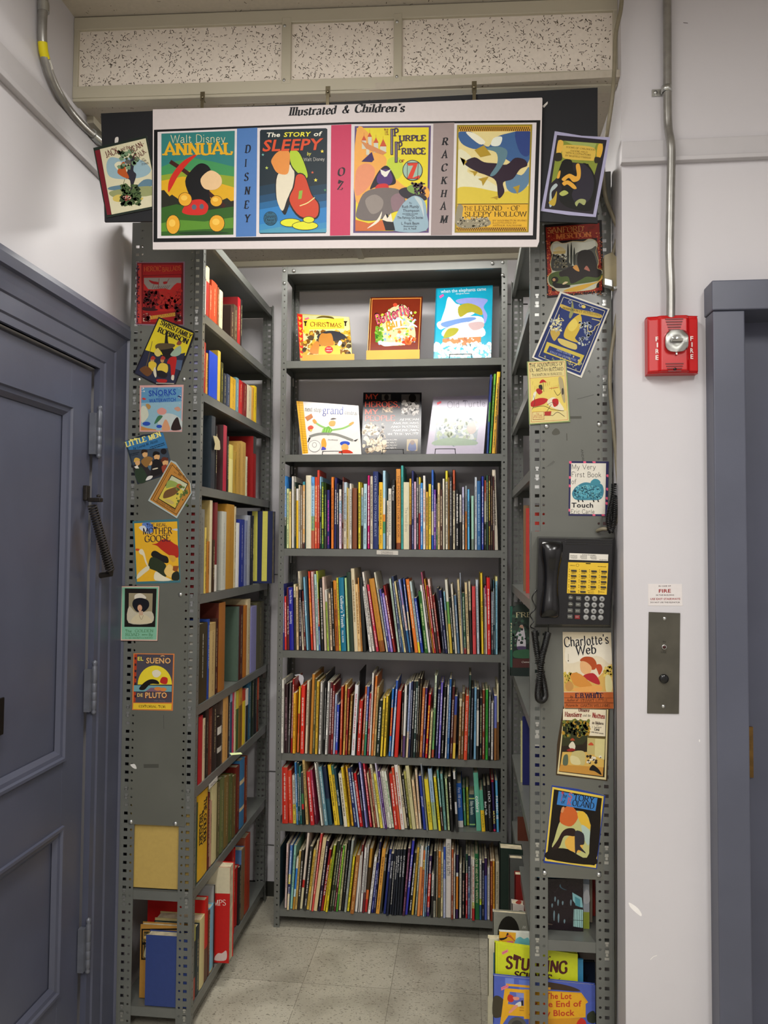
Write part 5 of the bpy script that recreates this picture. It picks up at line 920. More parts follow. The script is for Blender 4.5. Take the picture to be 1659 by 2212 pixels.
sh.S('a82a1c', 540, 1295, 620, 1280, 700, 1220, 800, 1225, 900, 1290, 955, 1330, 965, 1480, 930, 1510, 830, 1480, 700, 1390, 620, 1320).S('1c1a18', 540, 1420, 600, 1400, 700, 1460, 790, 1500, 800, 1590, 700, 1580, 540, 1490).S('2a3320', 480, 1640, 520, 1510, 620, 1520, 760, 1620, 750, 1720, 780, 1780, 730, 1820, 620, 1730, 500, 1680).S('d6ccb0', 330, 1400, 380, 1370, 420, 1430, 450, 1550, 500, 1690, 440, 1600, 400, 1480, 350, 1450).S('cfc8ac', 300, 1850, 330, 1750, 470, 1640, 500, 1690, 420, 1760).S('d8d0b4', 590, 1870, 600, 1730, 720, 1800, 850, 1870).S('dcb86a', 735, 1720, 800, 1620, 860, 1640, 890, 1730, 860, 1820, 780, 1800).S('c8983a', 800, 1480, 900, 1480, 920, 1540, 870, 1580).P('8a4a20', 880, 1640, 970, 1640, 940, 1740, 870, 1710).S('25281c', 860, 1860, 870, 1760, 960, 1730, 972, 1860).S('b84a1c', 285, 1365, 340, 1370, 330, 1400, 285, 1395)
sh.T('1f1c30', 'THE REAL', 455, 1022, 778, 1008, 50, 'k').T('1f1c30', 'MOTHER', 400, 1142, 865, 1130, 104, 'k').T('1f1c30', 'GOOSE', 425, 1262, 838, 1245, 100, 'k'); done()
f = frame(250, 1255, 4.38)
sh, done = card('mint green card with portrait of a lady in a wide black hat', f, [(48, 46), (418, 45), (398, 572), (44, 568)], YLP, '2e2018')
sh.P('cda99a', 52, 50, 413, 49, 394, 567, 48, 563).P('79ae92', 60, 60, 404, 58, 386, 556, 55, 553).P('1a1512', 86, 70, 388, 72, 374, 436, 82, 434).P('8f8468', 124, 114, 350, 118, 342, 398, 120, 398).S('b8b09a', 126, 240, 200, 300, 340, 290, 340, 396, 122, 396).S('d0c9b8', 185, 130, 240, 118, 290, 160, 230, 180, 180, 170).S('14141c', 158, 230, 175, 175, 240, 160, 305, 185, 315, 240, 270, 290, 200, 290).E('c89878', 228, 255, 22, 30).S('2a1a18', 205, 240, 225, 222, 252, 240, 250, 228, 225, 212, 205, 225).S('c4b898', 150, 396, 180, 330, 240, 310, 310, 340, 338, 396).P('b89a80', 218, 280, 258, 285, 258, 325, 222, 325).L('4a3a2a', 2.5, 222, 325, 243, 365, 262, 325).E('a83a30', 228, 268, 6, 3)
sh.T('4a7a52', 'The', 92, 486, 150, 486, 24, 'k').T('4a7a52', 'GOLDEN', 182, 485, 356, 484, 27, 'r').T('4a7a52', 'ROAD', 92, 520, 222, 520, 27, 'r').T('4a7a52', 'By', 315, 520, 352, 519, 25, 'k').dash('4a7a52', 250, 508, 300, 508, 12, 7).T('5a8a62', 'L. M. MONTGOMERY', 92, 546, 356, 545, 14, 'r'); done()
sh, done = card('orange-edged card with yellow sun disc and large lettering, lowest on left shelf end', f, [(168, 684), (556, 688), (540, 1228), (155, 1220)], YLP, 'c8763a')
sh.P('47424c', 176, 692, 544, 698, 530, 1150, 168, 1150).P('a83a20', 176, 694, 202, 694, 186, 1146, 168, 1146)
for k in range(7): sh.face([(178, 720+k*60), (196, 722+k*60), (194, 745+k*60), (178, 742+k*60)], '2a2028')
sh.k += 1
sh.face([(370+162*math.cos(math.radians(a)), 980+180*math.sin(math.radians(a))) for a in range(180, 361, 10)], 'ddc832'); sh.k += 1
sh.P('6a9aa0', 172, 985, 530, 990, 528, 1050, 170, 1046).P('7a5a6a', 280, 1046, 330, 1010, 420, 1010, 470, 1048).L('15151a', 4, 172, 984, 530, 990, smooth=False).L('15151a', 4, 170, 1047, 528, 1051, smooth=False).S('1c1614', 220, 1020, 270, 960, 330, 930, 390, 940, 410, 975, 330, 975, 270, 1030).S('b02a22', 420, 960, 440, 910, 490, 920, 480, 975).E('c87a3a', 400, 1020, 36, 18).E('c87a3a', 450, 1026, 32, 18).S('d8d0b8', 345, 860, 390, 840, 430, 870, 400, 910, 360, 905)
sh.T('1a1018', 'SUENO', 284, 782, 524, 784, 62, 'b').T('dca868', 'SUENO', 288, 778, 520, 780, 54, 'b').L('dca868', 7, 425, 712, 445, 706, 462, 712).T('e0d050', 'EL', 208, 752, 262, 753, 36, 'b').T('d8b868', 'DE', 204, 1094, 256, 1095, 32, 'b').T('6a1c14', 'PLUTO', 274, 1112, 490, 1112, 64, 'b').T('dca868', 'PLUTO', 280, 1106, 484, 1106, 54, 'b').P('ddb832', 168, 1156, 530, 1162, 526, 1216, 164, 1212).T('3a2a10', 'EDITORIAL TOR', 220, 1196, 472, 1202, 22, 'k').T('8a8088', 'Walt Disney', 362, 1138, 470, 1140, 14, 'l'); done()
# ------------------------------------------------------------------ wall telephone
K = frame(1060, 900, 4.81); YF = 2.118
kp = lambda x, y, Y=YF: onY(*K(x, y), Y)
tel = thing('telephone', 'black desk-style office telephone mounted on the right shelf end', 'telephone', kp(880, 1700, 2.17))
m = MB(); m.prism([kp(x, y, 2.172) for x, y in ((428, 1190), (1288, 1195), (1262, 2212), (400, 2190))], (0, .004, 0)); m.build('mounting_plate', PANEL, tel, bevel=.001)
m = MB(); f0 = [kp(x, y) for x, y in ((500, 1262), (1270, 1272), (1235, 2165), (472, 2160))]; b0 = [kp(x, y, 2.170) for x, y in ((485, 1245), (1290, 1258), (1250, 2195), (455, 2190))]
m.add(b0+f0, [(4, 5, 6, 7), (3, 2, 1, 0)]+[(i, (i+1) % 4, 4+(i+1) % 4, 4+i) for i in range(4)])
for y in (1275, 1298, 1322): m.obox(kp(775, y, YF-.001), kp(1268, y+5, YF-.001)-kp(775, y, YF-.001), (0, .003, 0), (0, 0, -.0022))
m.build('body', BLACK, tel, bevel=.004)
m = MB(); rings = []; N = 20
for (y, xc, wd, dp) in ((1290, 628, 80, .012), (1300, 628, 100, .026), (1330, 627, 108, .036), (1400, 626, 106, .040), (1480, 625, 96, .038), (1560, 624, 80, .032), (1680, 620, 70, .029), (1800, 615, 72, .030), (1900, 610, 84, .036), (1990, 606, 92, .040), (2060, 603, 92, .034), (2085, 602, 80, .018)):
    c = kp(xc, y, YF+.004); w = wd/4.81/FPX*2.12
    rings.append([(c.x+w*max(-1, min(1, 1.15*math.cos(t)))*(abs(math.cos(t))**.0), c.y-dp*max(0, math.sin(t))**.55, c.z) for t in [math.pi*j/(N-1) for j in range(N)]])
vs = [v for r in rings for v in r]; m.add(vs, [(i*N+j, i*N+j+1, (i+1)*N+j+1, (i+1)*N+j) for i in range(len(rings)-1) for j in range(N-1)], smooth=True)
m.add(rings[0], [tuple(range(N))]); m.add(rings[-1], [tuple(reversed(range(N)))])
m.build('handset', BLACK, tel)
m = MB(); m.prism([kp(x, y, YF-.0008) for x, y in ((818, 1418), (1222, 1432), (1218, 1500), (815, 1487))], (0, .0016, 0), 'd5d0c4'); sh = Sheet(m, lambda x, y: kp(x, y, YF-.0009), NF)
sh.dash('3a3a3a', 950, 1434, 1090, 1440, 7, 1)
for k in range(3):
    for j in range(4): sh.dash('55524c', 826+k*104+(j > 2)*10, 1440+j*10+k*4, 900+k*100, 1443+j*10+k*4, 5, k*9+j)
sh.dash('55524c', 1130, 1486, 1210, 1490, 6, 5); m.build('name_label', PRINT, tel)
m = MB(); m.prism([kp(x, y, YF-.0012) for x, y in ((805, 1512), (1222, 1522), (1205, 1850), (792, 1835))], (0, .002, 0), 'd9b335'); sh = Sheet(m, lambda x, y: kp(x, y, YF-.0013), NF)
sh.dash('4a3a10', 822, 1545, 876, 1548, 8, 2).dash('4a3a10', 1112, 1556, 1200, 1560, 8, 3).E('4a3a10', 902, 1544, 16).E('d9b335', 902, 1544, 13).P('1a1608', 985, 1520, 1040, 1522, 1036, 1532, 990, 1530)
for r_ in range(5):
    for c_ in range(4):
        x, y = 858+c_*104.5-r_*2.6, 1600+r_*54+c_*3
        for q in (-14, 6): sh.E('3a2c0c', x-40, y+q, 4, 4, n=8)
        if r_ < 4 or c_ < 2: sh.dash('4a3a10', x-22, y+24, x+24, y+25, 8, r_*5+c_)
sh.dash('8a6a1c', 1000, 1805, 1070, 1812, 6, 8).dash('8a6a1c', 1020, 1826, 1072, 1830, 6, 9).dash('8a6a1c', 1118, 1816, 1180, 1822, 6, 7)
kpn = m.build('key_panel', PRINT, tel)
KEY = paint('dark_key_cap', '2a2820', .35); GREY = paint('grey_key_cap', '8f8f8c', .3, 0, .03); DGREY = paint('mid_grey_key_cap', '55554f', .35)
for r_ in range(5):
    for c_ in range(4):
        if r_ < 4 or c_ < 2:
            x, y = 862+c_*104.5-r_*2.6, 1600+r_*54+c_*3
            MB().obox(kp(x-28, y-10), kp(x+28, y-8)-kp(x-28, y-10), (0, -.005, 0), kp(x-26, y+8)-kp(x-28, y-10)).build('line_key', KEY, kpn, bevel=.0008)
for r_ in range(4):
    for c_ in range(3):
        x, y = 1002+c_*76.5-r_*4.6, 1890+r_*65+c_*2; p = kp(x, y)
        o = MB().lathe(p, (0, -1, 0), [(.0072, 0), (.0070, .004), (.0056, .0052), (0, .0044)], 18).build('dial_key', GREY, tel)
        m = MB(); sh = Sheet(m, lambda a, b: kp(a, b, YF-.0056), NF); sh.T('2a2a2a', '123456789*0#'[r_*3+c_] if '123456789*0#'[r_*3+c_] not in '*#' else '-', x-7, y+10, x+7, y+10, 18, 'b'); m.build('digit', PRINT, o)
for (x, y, rnd, mt) in ((831, 1882, 1, DGREY), (829, 1950, 1, DGREY), (911, 1887, 0, DGREY), (907, 1952, 0, DGREY), (824, 2013, 0, DGREY), (902, 2017, 0, DGREY), (822, 2077, 0, DGREY), (898, 2081, 0, paint('red_hold_key', '7a1c1c', .35))):
    p = kp(x, y)
    if rnd: o = MB().lathe(p, (0, -1, 0), [(.0068, 0), (.0066, .003), (0, .0042)], 18).build('function_key', mt, tel)
    else: o = MB().obox(kp(x-27, y-20), kp(x+27, y-18)-kp(x-27, y-20), (0, -.0038, 0), kp(x-27, y+20)-kp(x-27, y-20)).build('function_key', mt, tel, bevel=.001)
    m = MB(); sh = Sheet(m, lambda a, b: kp(a, b, YF-.0044), NF); sh.dash('c8c8c0', x-17, y, x+17, y+1, 6, int(x)); m.build('legend', PRINT, o)
def coil(path, turns, r, wire, k=9):
    P = [Vector(p) for p in spline(path, 12, False)]; n = len(P); out = []; tot = turns*k
    for i in range(tot+1):
        t = i/tot*(n-1); a = min(int(t), n-2); p = P[a].lerp(P[a+1], t-a); d = (P[a+1]-P[a]).normalized(); u = d.cross(Vector((0, 1, 0))).normalized(); v = d.cross(u); an = i/k*2*math.pi
        out.append(p+(u*math.cos(an)+v*math.sin(an))*r)
    return MB().tube(out, wire, 6)
cordm = paint('black_cord', '0e0e0e', .3, 0, 0)
Lf = frame(1060, 1300, 4.81); lp = lambda x, y, Y: tuple(onY(*Lf(x, y), Y))
cd = coil([lp(452, -125, 2.14), lp(450, -20, 2.135), lp(440, 90, 2.13), lp(425, 180, 2.13), lp(430, 240, 2.13), lp(452, 310, 2.14)], 3, .0055, .0016, 14).build('handset_cord', cordm, tel)
coil([lp(455, 305, 2.145), lp(475, 480, 2.15), lp(520, 700, 2.15), lp(555, 880, 2.15), lp(565, 985, 2.15), lp(530, 1025, 2.148), lp(492, 990, 2.145), lp(500, 850, 2.14), lp(530, 600, 2.135), lp(570, 430, 2.135), lp(596, 320, 2.14)], 118, .0074, .0019, 8).build('coiled_cord', cordm, tel)
MB().tube([onY(*Lf(600, 330), 2.14), onY(*Lf(600, 180), 2.12)], .0017, 6).build('cord_lead', cordm, tel)
hk = onY(1330, 1100, 2.14)
tag(coil([tuple(onY(x, y, 2.135)) for x, y in ((1326, 1045), (1324, 1075), (1318, 1100), (1314, 1125), (1320, 1148), (1326, 1128), (1328, 1100), (1327, 1070))], 52, .0062, .0018, 8).build('coiled_cord', cordm), 'black curly telephone cord bunched on a hook right of the shelf end', 'cord')

# ------------------------------------------------------------------ books shown face out on the two upper display shelves
def board_book(name, lab, fr, TL, TR, BR, BL, zs, y0, lean, tint, thick, art, mat=GLOSS, cat='book', group=None, pages='d8d0bc', spine=None):
    n = Vector((0, -math.cos(lean), math.sin(lean))); p0 = Vector((0, y0, zs)); mp = lambda x, y: onP(*fr(x, y), p0, n)
    a, b, c, d = mp(*TL), mp(*TR), mp(*BR), mp(*BL)
    def down(t, q): k = (zs+.0012-t.z)/(q.z-t.z); return t+(q-t)*k
    c, d = down(b, c), down(a, d)
    mb = MB(); bt = .0022
    mb.prism([a, b, c, d], -n*bt, tint); mb.prism([a-n*(thick-bt), b-n*(thick-bt), c-n*(thick-bt), d-n*(thick-bt)], -n*bt, tint)
    mb.prism([a, a+(b-a).normalized()*bt, d+(c-d).normalized()*bt, d], -n*thick, spine or tint)
    sh = Sheet(mb, mp, n); sh.clip = [TL, TR, BR, BL]; art(sh)
    o = mb.build(name, mat, None, loc=(a+b+c+d)/4); tag(o, lab, cat, group)
    u = (b-a).normalized(); v = (d-a).normalized(); i = .003; pg = MB()
    pg.prism([q-n*bt for q in (a+u*bt+v*i, b-u*i+v*i, c-u*i-v*i*.4, d+u*bt-v*i*.4)], -n*(thick-2*bt), pages); pg.build('page_block', PAGES, o); return o
Fc = frame(560, 540, 2.765); GF = 'books displayed face out on the top two shelves'
def art_xmas(s):
    s.P('b8b886', 258, 388, 535, 400, 552, 640, 265, 645).P('c2281c', 226, 380, 258, 385, 265, 645, 240, 645)
    for k in range(8): s.P('dca030', 232+k*1.5, 395+k*31, 254+k*1.2, 405+k*31, 240+k*1.5, 420+k*31)
    s.P('d8b83a', 264, 405, 300, 408, 298, 500, 266, 500).P('e0c23c', 292, 415, 505, 408, 508, 470, 290, 476).S('5a4a1a', 340, 408, 372, 394, 430, 398, 448, 412, 420, 408, 380, 404).dots(('8a5a1c', 'c8962c', '4a3a24'), 262, 482, 545, 625, 46, 14, 91, .7).S('2a2a30', 345, 515, 400, 485, 470, 488, 520, 520, 470, 540, 380, 550).S('a8702a', 355, 540, 370, 500, 400, 500, 430, 500, 442, 540, 440, 570, 370, 572).S('b8702a', 300, 610, 318, 570, 340, 545, 358, 560, 352, 620).P('d2a638', 358, 578, 480, 568, 486, 630, 352, 636).E('c41c1c', 416, 596, 25, 22).S('c8c8c0', 470, 560, 482, 540, 495, 555, 478, 575)
    for x in (276, 515): s.P('2a1c14', x-12, 425, x+12, 425, x+4, 438, x+4, 455, x-4, 455, x-4, 438)
    s.T('7a3a14', 'CHRISTMAS', 304, 456, 490, 464, 26, 'k').T('e8d8c8', 'FIRST', 402, 590, 430, 590, 6, 's').dash('e8c8c0', 398, 602, 434, 602, 5, 2).P('e0607a', 270, 410, 295, 402, 298, 412, 274, 420)
board_book('display_book', 'small yellow christmas book standing in a yellow stand on the top shelf', Fc, (226, 380), (537, 400), (556, 660), (244, 660), 2.257, 3.105, .33, 'b8a850', .016, art_xmas, group=GF)
def art_ball(s):
    s.P('c8843a', 672, 290, 968, 285, 950, 650, 655, 650).P('6a2414', 676, 295, 964, 290, 946, 650, 659, 650).L('c89a4a', 3, 664, 290, 646, 640, smooth=False)
    s.S('b8b088', 715, 480, 760, 380, 800, 340, 870, 330, 905, 400, 930, 470, 925, 540, 850, 570, 740, 560).dots(('5a8a2c', 'a8b83a', 'd86a2c', 'c8c4b0', '7a9ab0'), 700, 350, 935, 565, 26, 9, 95, .6).S('b8d0d4', 780, 420, 830, 400, 860, 430, 820, 460).S('d8d0b8', 700, 540, 760, 550, 850, 555, 860, 562, 770, 575, 735, 570).dots(('3a7a1c', '6a9a2c'), 695, 460, 735, 545, 18, 11, 96, .4).dots(('c8341c', 'd86a2c'), 860, 525, 930, 560, 14, 10, 97, .5).E('b8422a', 812, 328, 13, 11)
    s.S('c8c8e0', 880, 420, 935, 450, 940, 462, 900, 440).S('c8c8e0', 890, 460, 925, 415, 932, 420, 905, 455)
    s.T('2a1410', 'Butterfly', 702, 446, 908, 376, 62, 'K', .1).T('e0526a', 'Butterfly', 705, 444, 905, 375, 56, 'k', .1).T('d8842c', 'BALL', 762, 482, 872, 468, 50, 'K').L('c8b8b0', 10, 800, 470, 850, 460, 900, 462)
board_book('display_book', 'tall maroon illustrated book standing in a yellow stand on the top shelf', Fc, (665, 283), (976, 278), (958, 655), (645, 655), 2.257, 3.105, .33, '4a1c10', .012, art_ball, group=GF)
def art_eleph(s):
    s.L('0e6a86', 3, 1062, 236, 1046, 640, smooth=False).S('d8d8d4', 1085, 430, 1110, 350, 1130, 280, 1175, 320, 1200, 330, 1190, 380, 1290, 370, 1240, 400, 1110, 420).S('8a92cc', 1175, 300, 1250, 286, 1362, 295, 1340, 340, 1362, 390, 1345, 440, 1330, 370, 1260, 320, 1200, 322).S('9a9430', 1190, 340, 1250, 318, 1320, 345, 1330, 390, 1260, 370, 1200, 400).S('c0c8d8', 1068, 430, 1200, 400, 1330, 400, 1320, 470, 1140, 460, 1080, 475).S('6a8ac0', 1090, 435, 1250, 402, 1290, 415, 1130, 462).S('d8d0cc', 1110, 470, 1240, 430, 1335, 460, 1330, 520, 1110, 520).S('98962e', 1100, 520, 1130, 470, 1190, 470, 1170, 505, 1120, 525).S('b8a0a0', 1250, 440, 1330, 430, 1340, 460, 1280, 480).P('c87a4a', 1095, 530, 1325, 518, 1322, 568, 1094, 575).dots(('d8cfc4', 'a86a4a'), 1100, 525, 1320, 568, 12, 9, 98, .5).dots(('c8d8d8', 'a8d0d4', 'e0e4e0'), 1045, 560, 1390, 640, 60, 13, 99, .5)
    s.T('d8e4e4', 'when the elephants came', 1085, 258, 1355, 242, 20, 's').T('d8e4e4', 'margaret evans', 1175, 266, 1255, 262, 9, 's').P('e0529a', 1075, 276, 1098, 263, 1104, 274, 1080, 290)
board_book('display_book', 'turquoise picture book with pale animals, on wire easel, top shelf', Fc, (1056, 230), (1395, 210), (1385, 650), (1040, 655), 2.257, 3.105, .30, '1a9ab8', .010, art_eleph, group=GF)
def art_grand(s):
    s.P('dda82a', 222, 902, 262, 905, 292, 1215, 258, 1218)
    for k in range(22): s.L('b07a1c', 2, 228+k*1.6, 915+k*14, 262+k*1.4, 917+k*14, smooth=False)
    s.L('b07a1c', 2.5, 236, 905, 270, 1216, smooth=False)
    s.L('7fb05a', 10, 335, 1030, 365, 1050, 400, 1065).L('7fb05a', 10, 440, 1075, 500, 1065, 550, 1042).S('d8923a', 318, 1020, 330, 1010, 345, 1030, 330, 1038).S('d8923a', 535, 1040, 560, 1025, 565, 1035, 545, 1048).S('d89a4a', 415, 1035, 430, 1020, 455, 1025, 450, 1050, 425, 1052).S('4a3a30', 425, 1012, 440, 1003, 462, 1008, 440, 1014).P('6aa83a', 380, 1068, 415, 1052, 442, 1075, 412, 1108, 372, 1090)
    for k in range(4): s.L('b8d88a', 2, 385+k*14, 1062+k*3, 378+k*14, 1088+k*4, smooth=False)
    s.L('7f7f78', 14, 300, 1115, 350, 1100, 410, 1098, 470, 1105, 560, 1138).P('2a2420', 296, 1120, 308, 1122, 294, 1150, 288, 1148).P('2a2420', 560, 1140, 592, 1128, 578, 1144)
    s.P('b8703a', 272, 1000, 312, 978, 322, 1000, 288, 1022).S('c8503a', 290, 1060, 310, 1048, 325, 1062, 300, 1082).S('d8b85a', 300, 1075, 318, 1072, 310, 1086).E('2a4ab0', 512, 1156, 30, 14).E('d8a05a', 512, 1180, 22, 22).S('b8341c', 475, 1212, 500, 1196, 535, 1196, 558, 1214).E('8a8a88', 330, 1172, 38, 36).E('dcd8d2', 330, 1172, 35, 33).E('8a8a88', 330, 1165, 14, 16).E('dcd8d2', 330, 1165, 11, 13).S('d89a3a', 375, 1190, 372, 1140, 390, 1125, 402, 1160, 392, 1190).S('4a4ab0', 372, 1195, 380, 1175, 400, 1190)
    s.T('55524e', 'next stop', 272, 962, 370, 968, 26, 'r').T('2a3c8a', 'grand', 378, 978, 500, 982, 46, 'r').T('55524e', 'central', 510, 980, 585, 986, 22, 'r').dash('8a8680', 412, 1133, 470, 1136, 7, 4)
board_book('display_book', 'white picture book with yellow spine, leaning on wire easel, second shelf', Fc, (222, 902), (592, 930), (610, 1216), (256, 1220), 1.875, 3.11, .31, 'd6d2cc', .009, art_grand, group=GF)
def art_hero(s):
    s.P('4a4644', 850, 862, 960, 862, 955, 985, 848, 988).dots(('8a8480', '2a2624', 'b0aaa4'), 855, 900, 952, 985, 26, 9, 101).E('15110f', 915, 885, 22, 26).P('55504a', 732, 862, 785, 862, 785, 895, 732, 898).E('1a1614', 760, 880, 14, 18).P('6a5a48', 735, 940, 800, 938, 798, 970, 733, 972).dots(('a88a6a', '3a302a'), 738, 940, 796, 970, 10, 6, 102).dots(('8a7458', '3a2f26', 'b8a88c'), 618, 1040, 745, 1200, 40, 14, 103, .6).P('8a7a5a', 882, 1130, 948, 1130, 944, 1200, 880, 1200).S('2a3a6a', 890, 1195, 900, 1150, 930, 1150, 936, 1196).E('5a3a2a', 915, 1150, 14, 14)
    s.T('b8402a', 'MY', 636, 892, 712, 890, 30, 'k').T('b8402a', 'HEROES,', 632, 938, 838, 938, 32, 'k').T('b8402a', 'MY', 632, 982, 712, 980, 30, 'k').T('a83a28', 'PEOPLE', 632, 1022, 812, 1020, 32, 'k')
    for k, (t, x) in enumerate((('AFRICAN', 838), ('AMERICANS', 798), ('AND NATIVE', 786), ('AMERICANS', 796), ('IN THE WEST', 768))): s.T('b8b4b0', t, x, 1020+k*21.5, 952, 1018+k*21.5, 12, 'k')
    for k, t in enumerate(('MORGAN', 'MONROE', 'MORGAN', 'MONROE')): s.T('a8a49e', t, 760, 1140+k*16, 822, 1139+k*16, 9, 'k')
board_book('display_book', 'glossy black book with red capitals, on wire easel, second shelf', Fc, (622, 851), (970, 851), (965, 1216), (608, 1216), 1.875, 3.11, .39, '17161a', .010, art_hero, group=GF)
def art_turtle(s):
    s.P('a9a4b0', 1060, 992, 1322, 988, 1300, 1172, 1035, 1174).P('8f989c', 1066, 998, 1316, 994, 1295, 1166, 1042, 1168).S('a8b0b4', 1070, 1040, 1200, 1000, 1300, 1030, 1290, 1080, 1100, 1090).dots(('7f8a8e', 'b8bcb8', '9aa48a'), 1060, 1010, 1300, 1160, 40, 16, 104, .35).S('a89a90', 1240, 1060, 1280, 1020, 1295, 1080, 1260, 1100).S('8a9a86', 1050, 1140, 1160, 1120, 1290, 1140, 1280, 1165, 1050, 1165)
    s.T('55505c', 'Old Turtle', 1125, 944, 1350, 934, 38, 'l').P('d83a4a', 1060, 912, 1085, 902, 1088, 914, 1064, 926)
board_book('display_book', 'pale lavender book with misty picture, on wire easel, second shelf', Fc, (1040, 878), (1368, 868), (1340, 1216), (996, 1218), 1.875, 3.11, .36, 'aba3b2', .009, art_turtle, group=GF)
GOLD = paint('yellow_card_stand', 'cf9a3c', .5, 0, .03)
for lab, x0, x1, yt, zs in (('yellow card stand holding the small christmas book', 258, 568, 620, 2.257), ('yellow card stand holding the maroon book', 640, 958, 600, 2.257)):
    a = onY(*Fc(x0, yt), 3.098); b = onY(*Fc(x1, yt+ (8 if x0 < 300 else -4)), 3.098); m = MB()
    m.box(a.x, b.x, 3.096, 3.099, zs+.001, (a.z+b.z)/2); m.box(a.x, b.x, 3.099, 3.18, zs+.0005, zs+.0012)
    tag(m.build('book_stand', GOLD), lab, 'book stand', 'yellow book stands')
WIRE = paint('black_wire', '0c0c0c', .35)
for lab, x0, x1, yt, zs, yb in (('turquoise picture book on the top shelf', 1136, 1270, 624, 2.257, 3.097), ('white picture book with yellow spine', 377, 495, 1203, 1.875, 3.10), ('glossy black book', 734, 862, 1192, 1.875, 3.10), ('pale lavender book', 1050, 1172, 1188, 1.875, 3.10)):
    a, b = onY(*Fc(x0, yt), yb-.012), onY(*Fc(x1, yt), yb-.012); m = MB(); z = zs+.002
    m.tube(spline([(a.x, yb+.07, z), (a.x, yb, z), (a.x, yb-.012, z+.002), (a.x+.002, yb-.012, a.z-.003), (a.x+.006, yb-.012, a.z), (b.x-.006, yb-.012, a.z), (b.x-.002, yb-.012, a.z-.003), (b.x, yb-.012, z+.002), (b.x, yb, z), (b.x, yb+.07, z)], 4, False), .0016, 6)
    m.tube([(a.x, yb+.07, z), ((a.x+b.x)/2, yb+.085, z+.13), (b.x, yb+.07, z)], .0016, 6)
    tag(m.build('wire_easel', WIRE), 'black wire easel under the '+lab, 'easel', 'wire easels')

# ------------------------------------------------------------------ large books on the low shelves of the right bookcase
Mf = frame(1040, 1740, 4.6875); GR = 'large books on the bottom shelves of the right bookcase'
def cover(lab, fr, x0, x1, yt0, yt1, zs, y0, thick, tint, spine, art=lambda s: None, name='large_book', mat=CLOTH, group=GR):
    a, b = onY(*fr(x0, yt0), y0), onY(*fr(x1, yt1), y0); mb = MB(); t = .002; z = zs+.0012
    for yy in (y0, y0+thick-t): mb.prism([a+Vector((0, yy-y0, 0)), b+Vector((0, yy-y0, 0)), Vector((b.x, yy, z)), Vector((a.x, yy, z))], (0, t, 0), tint)
    mb.prism([a, Vector((a.x, y0, z)), Vector((a.x, y0+thick, z)), a+Vector((0, thick, 0))], (.0022, 0, 0), spine)
    sh = Sheet(mb, lambda x, y: onY(*fr(x, y), y0), NF); art(sh)
    o = tag(mb.build(name, mat, None, loc=((a.x+b.x)/2, y0+thick/2, z)), lab, 'book', group)
    k = .003; MB().prism([Vector((a.x+.0022, y0+t, a.z-k)), Vector((b.x-k, y0+t, b.z-k)), Vector((b.x-k, y0+t, z+.001)), Vector((a.x+.0022, y0+t, z+.001))], (0, thick-2*t, 0)).build('page_block', PAGES, o); return o
def art_lot(s):
    s.P('6a7fc4', 240, 1745, 330, 1750, 330, 1830, 240, 1830).P('5a72c0', 380, 1765, 620, 1785, 620, 1900, 380, 1900).P('4a5aa8', 900, 1800, 1150, 1822, 1150, 1990, 900, 1990).S('3a3424', 120, 1950, 180, 1930, 240, 2000, 230, 2120, 120, 2140).S('3a2a1c', 600, 1790, 700, 1790, 900, 1830, 1000, 1880, 800, 1870, 620, 1850).S('2a3020', 1070, 2120, 1120, 2080, 1150, 2100, 1150, 2200, 1080, 2190)
    s.P('d89c20', 250, 1802, 700, 1842, 700, 1868, 250, 1825).P('dca41f', 235, 1848, 465, 1868, 470, 2140, 275, 2125, 215, 2212, 190, 2330, 170, 2330, 205, 2100).P('5a66b0', 288, 1885, 432, 1900, 436, 2030, 268, 2010).P('7f8ac4', 350, 1895, 430, 1903, 432, 1950, 355, 1945).S('b83024', 262, 1960, 275, 1915, 310, 1920, 330, 1945, 320, 1985, 285, 1990).S('d8907a', 320, 1940, 375, 1940, 380, 1965, 335, 1970).S('d0cfc4', 345, 2010, 395, 1985, 402, 2030, 350, 2035).S('d8927a', 275, 2090, 300, 2060, 340, 2020, 370, 2030, 320, 2080, 285, 2105).P('1c1a24', 402, 1975, 422, 1972, 424, 2025, 404, 2028).P('b8801a', 385, 2040, 435, 2045, 435, 2056, 385, 2052).P('b8801a', 385, 2066, 435, 2070, 435, 2082, 385, 2078)
    s.P('dca41f', 430, 1860, 1010, 1895, 1080, 1990, 1055, 2010, 1055, 2145, 650, 2165, 430, 2160).L('b8861a', 4, 650, 1875, 1005, 1905, 1070, 1985, smooth=False).E('55524a', 360, 2230, 95, 90).E('3a3834', 360, 2230, 60, 56).P('c88a1c', 480, 2165, 1000, 2150, 1000, 2330, 480, 2330).S('c22a1c', 960, 2212, 1010, 2150, 1060, 2200, 1050, 2330, 950, 2330)
    s.T('b8381c', 'The Lot', 648, 1955, 912, 1958, 62, 'b').T('b8381c', 'at the End of', 490, 2042, 1014, 2034, 62, 'b').T('b8381c', 'of My Block', 480, 2135, 944, 2126, 62, 'b').P('d8788a', 198, 1840, 270, 1810, 275, 1840, 202, 1872).dash('c04a60', 206, 1850, 268, 1824, 8, 2)
cover('blue picture book with yellow truck and red title, foremost on right bottom shelf', Mf, 118, 1152, 1722, 1820, .078, 2.212, .011, '4a5cae', '3a4a8a', art_lot)
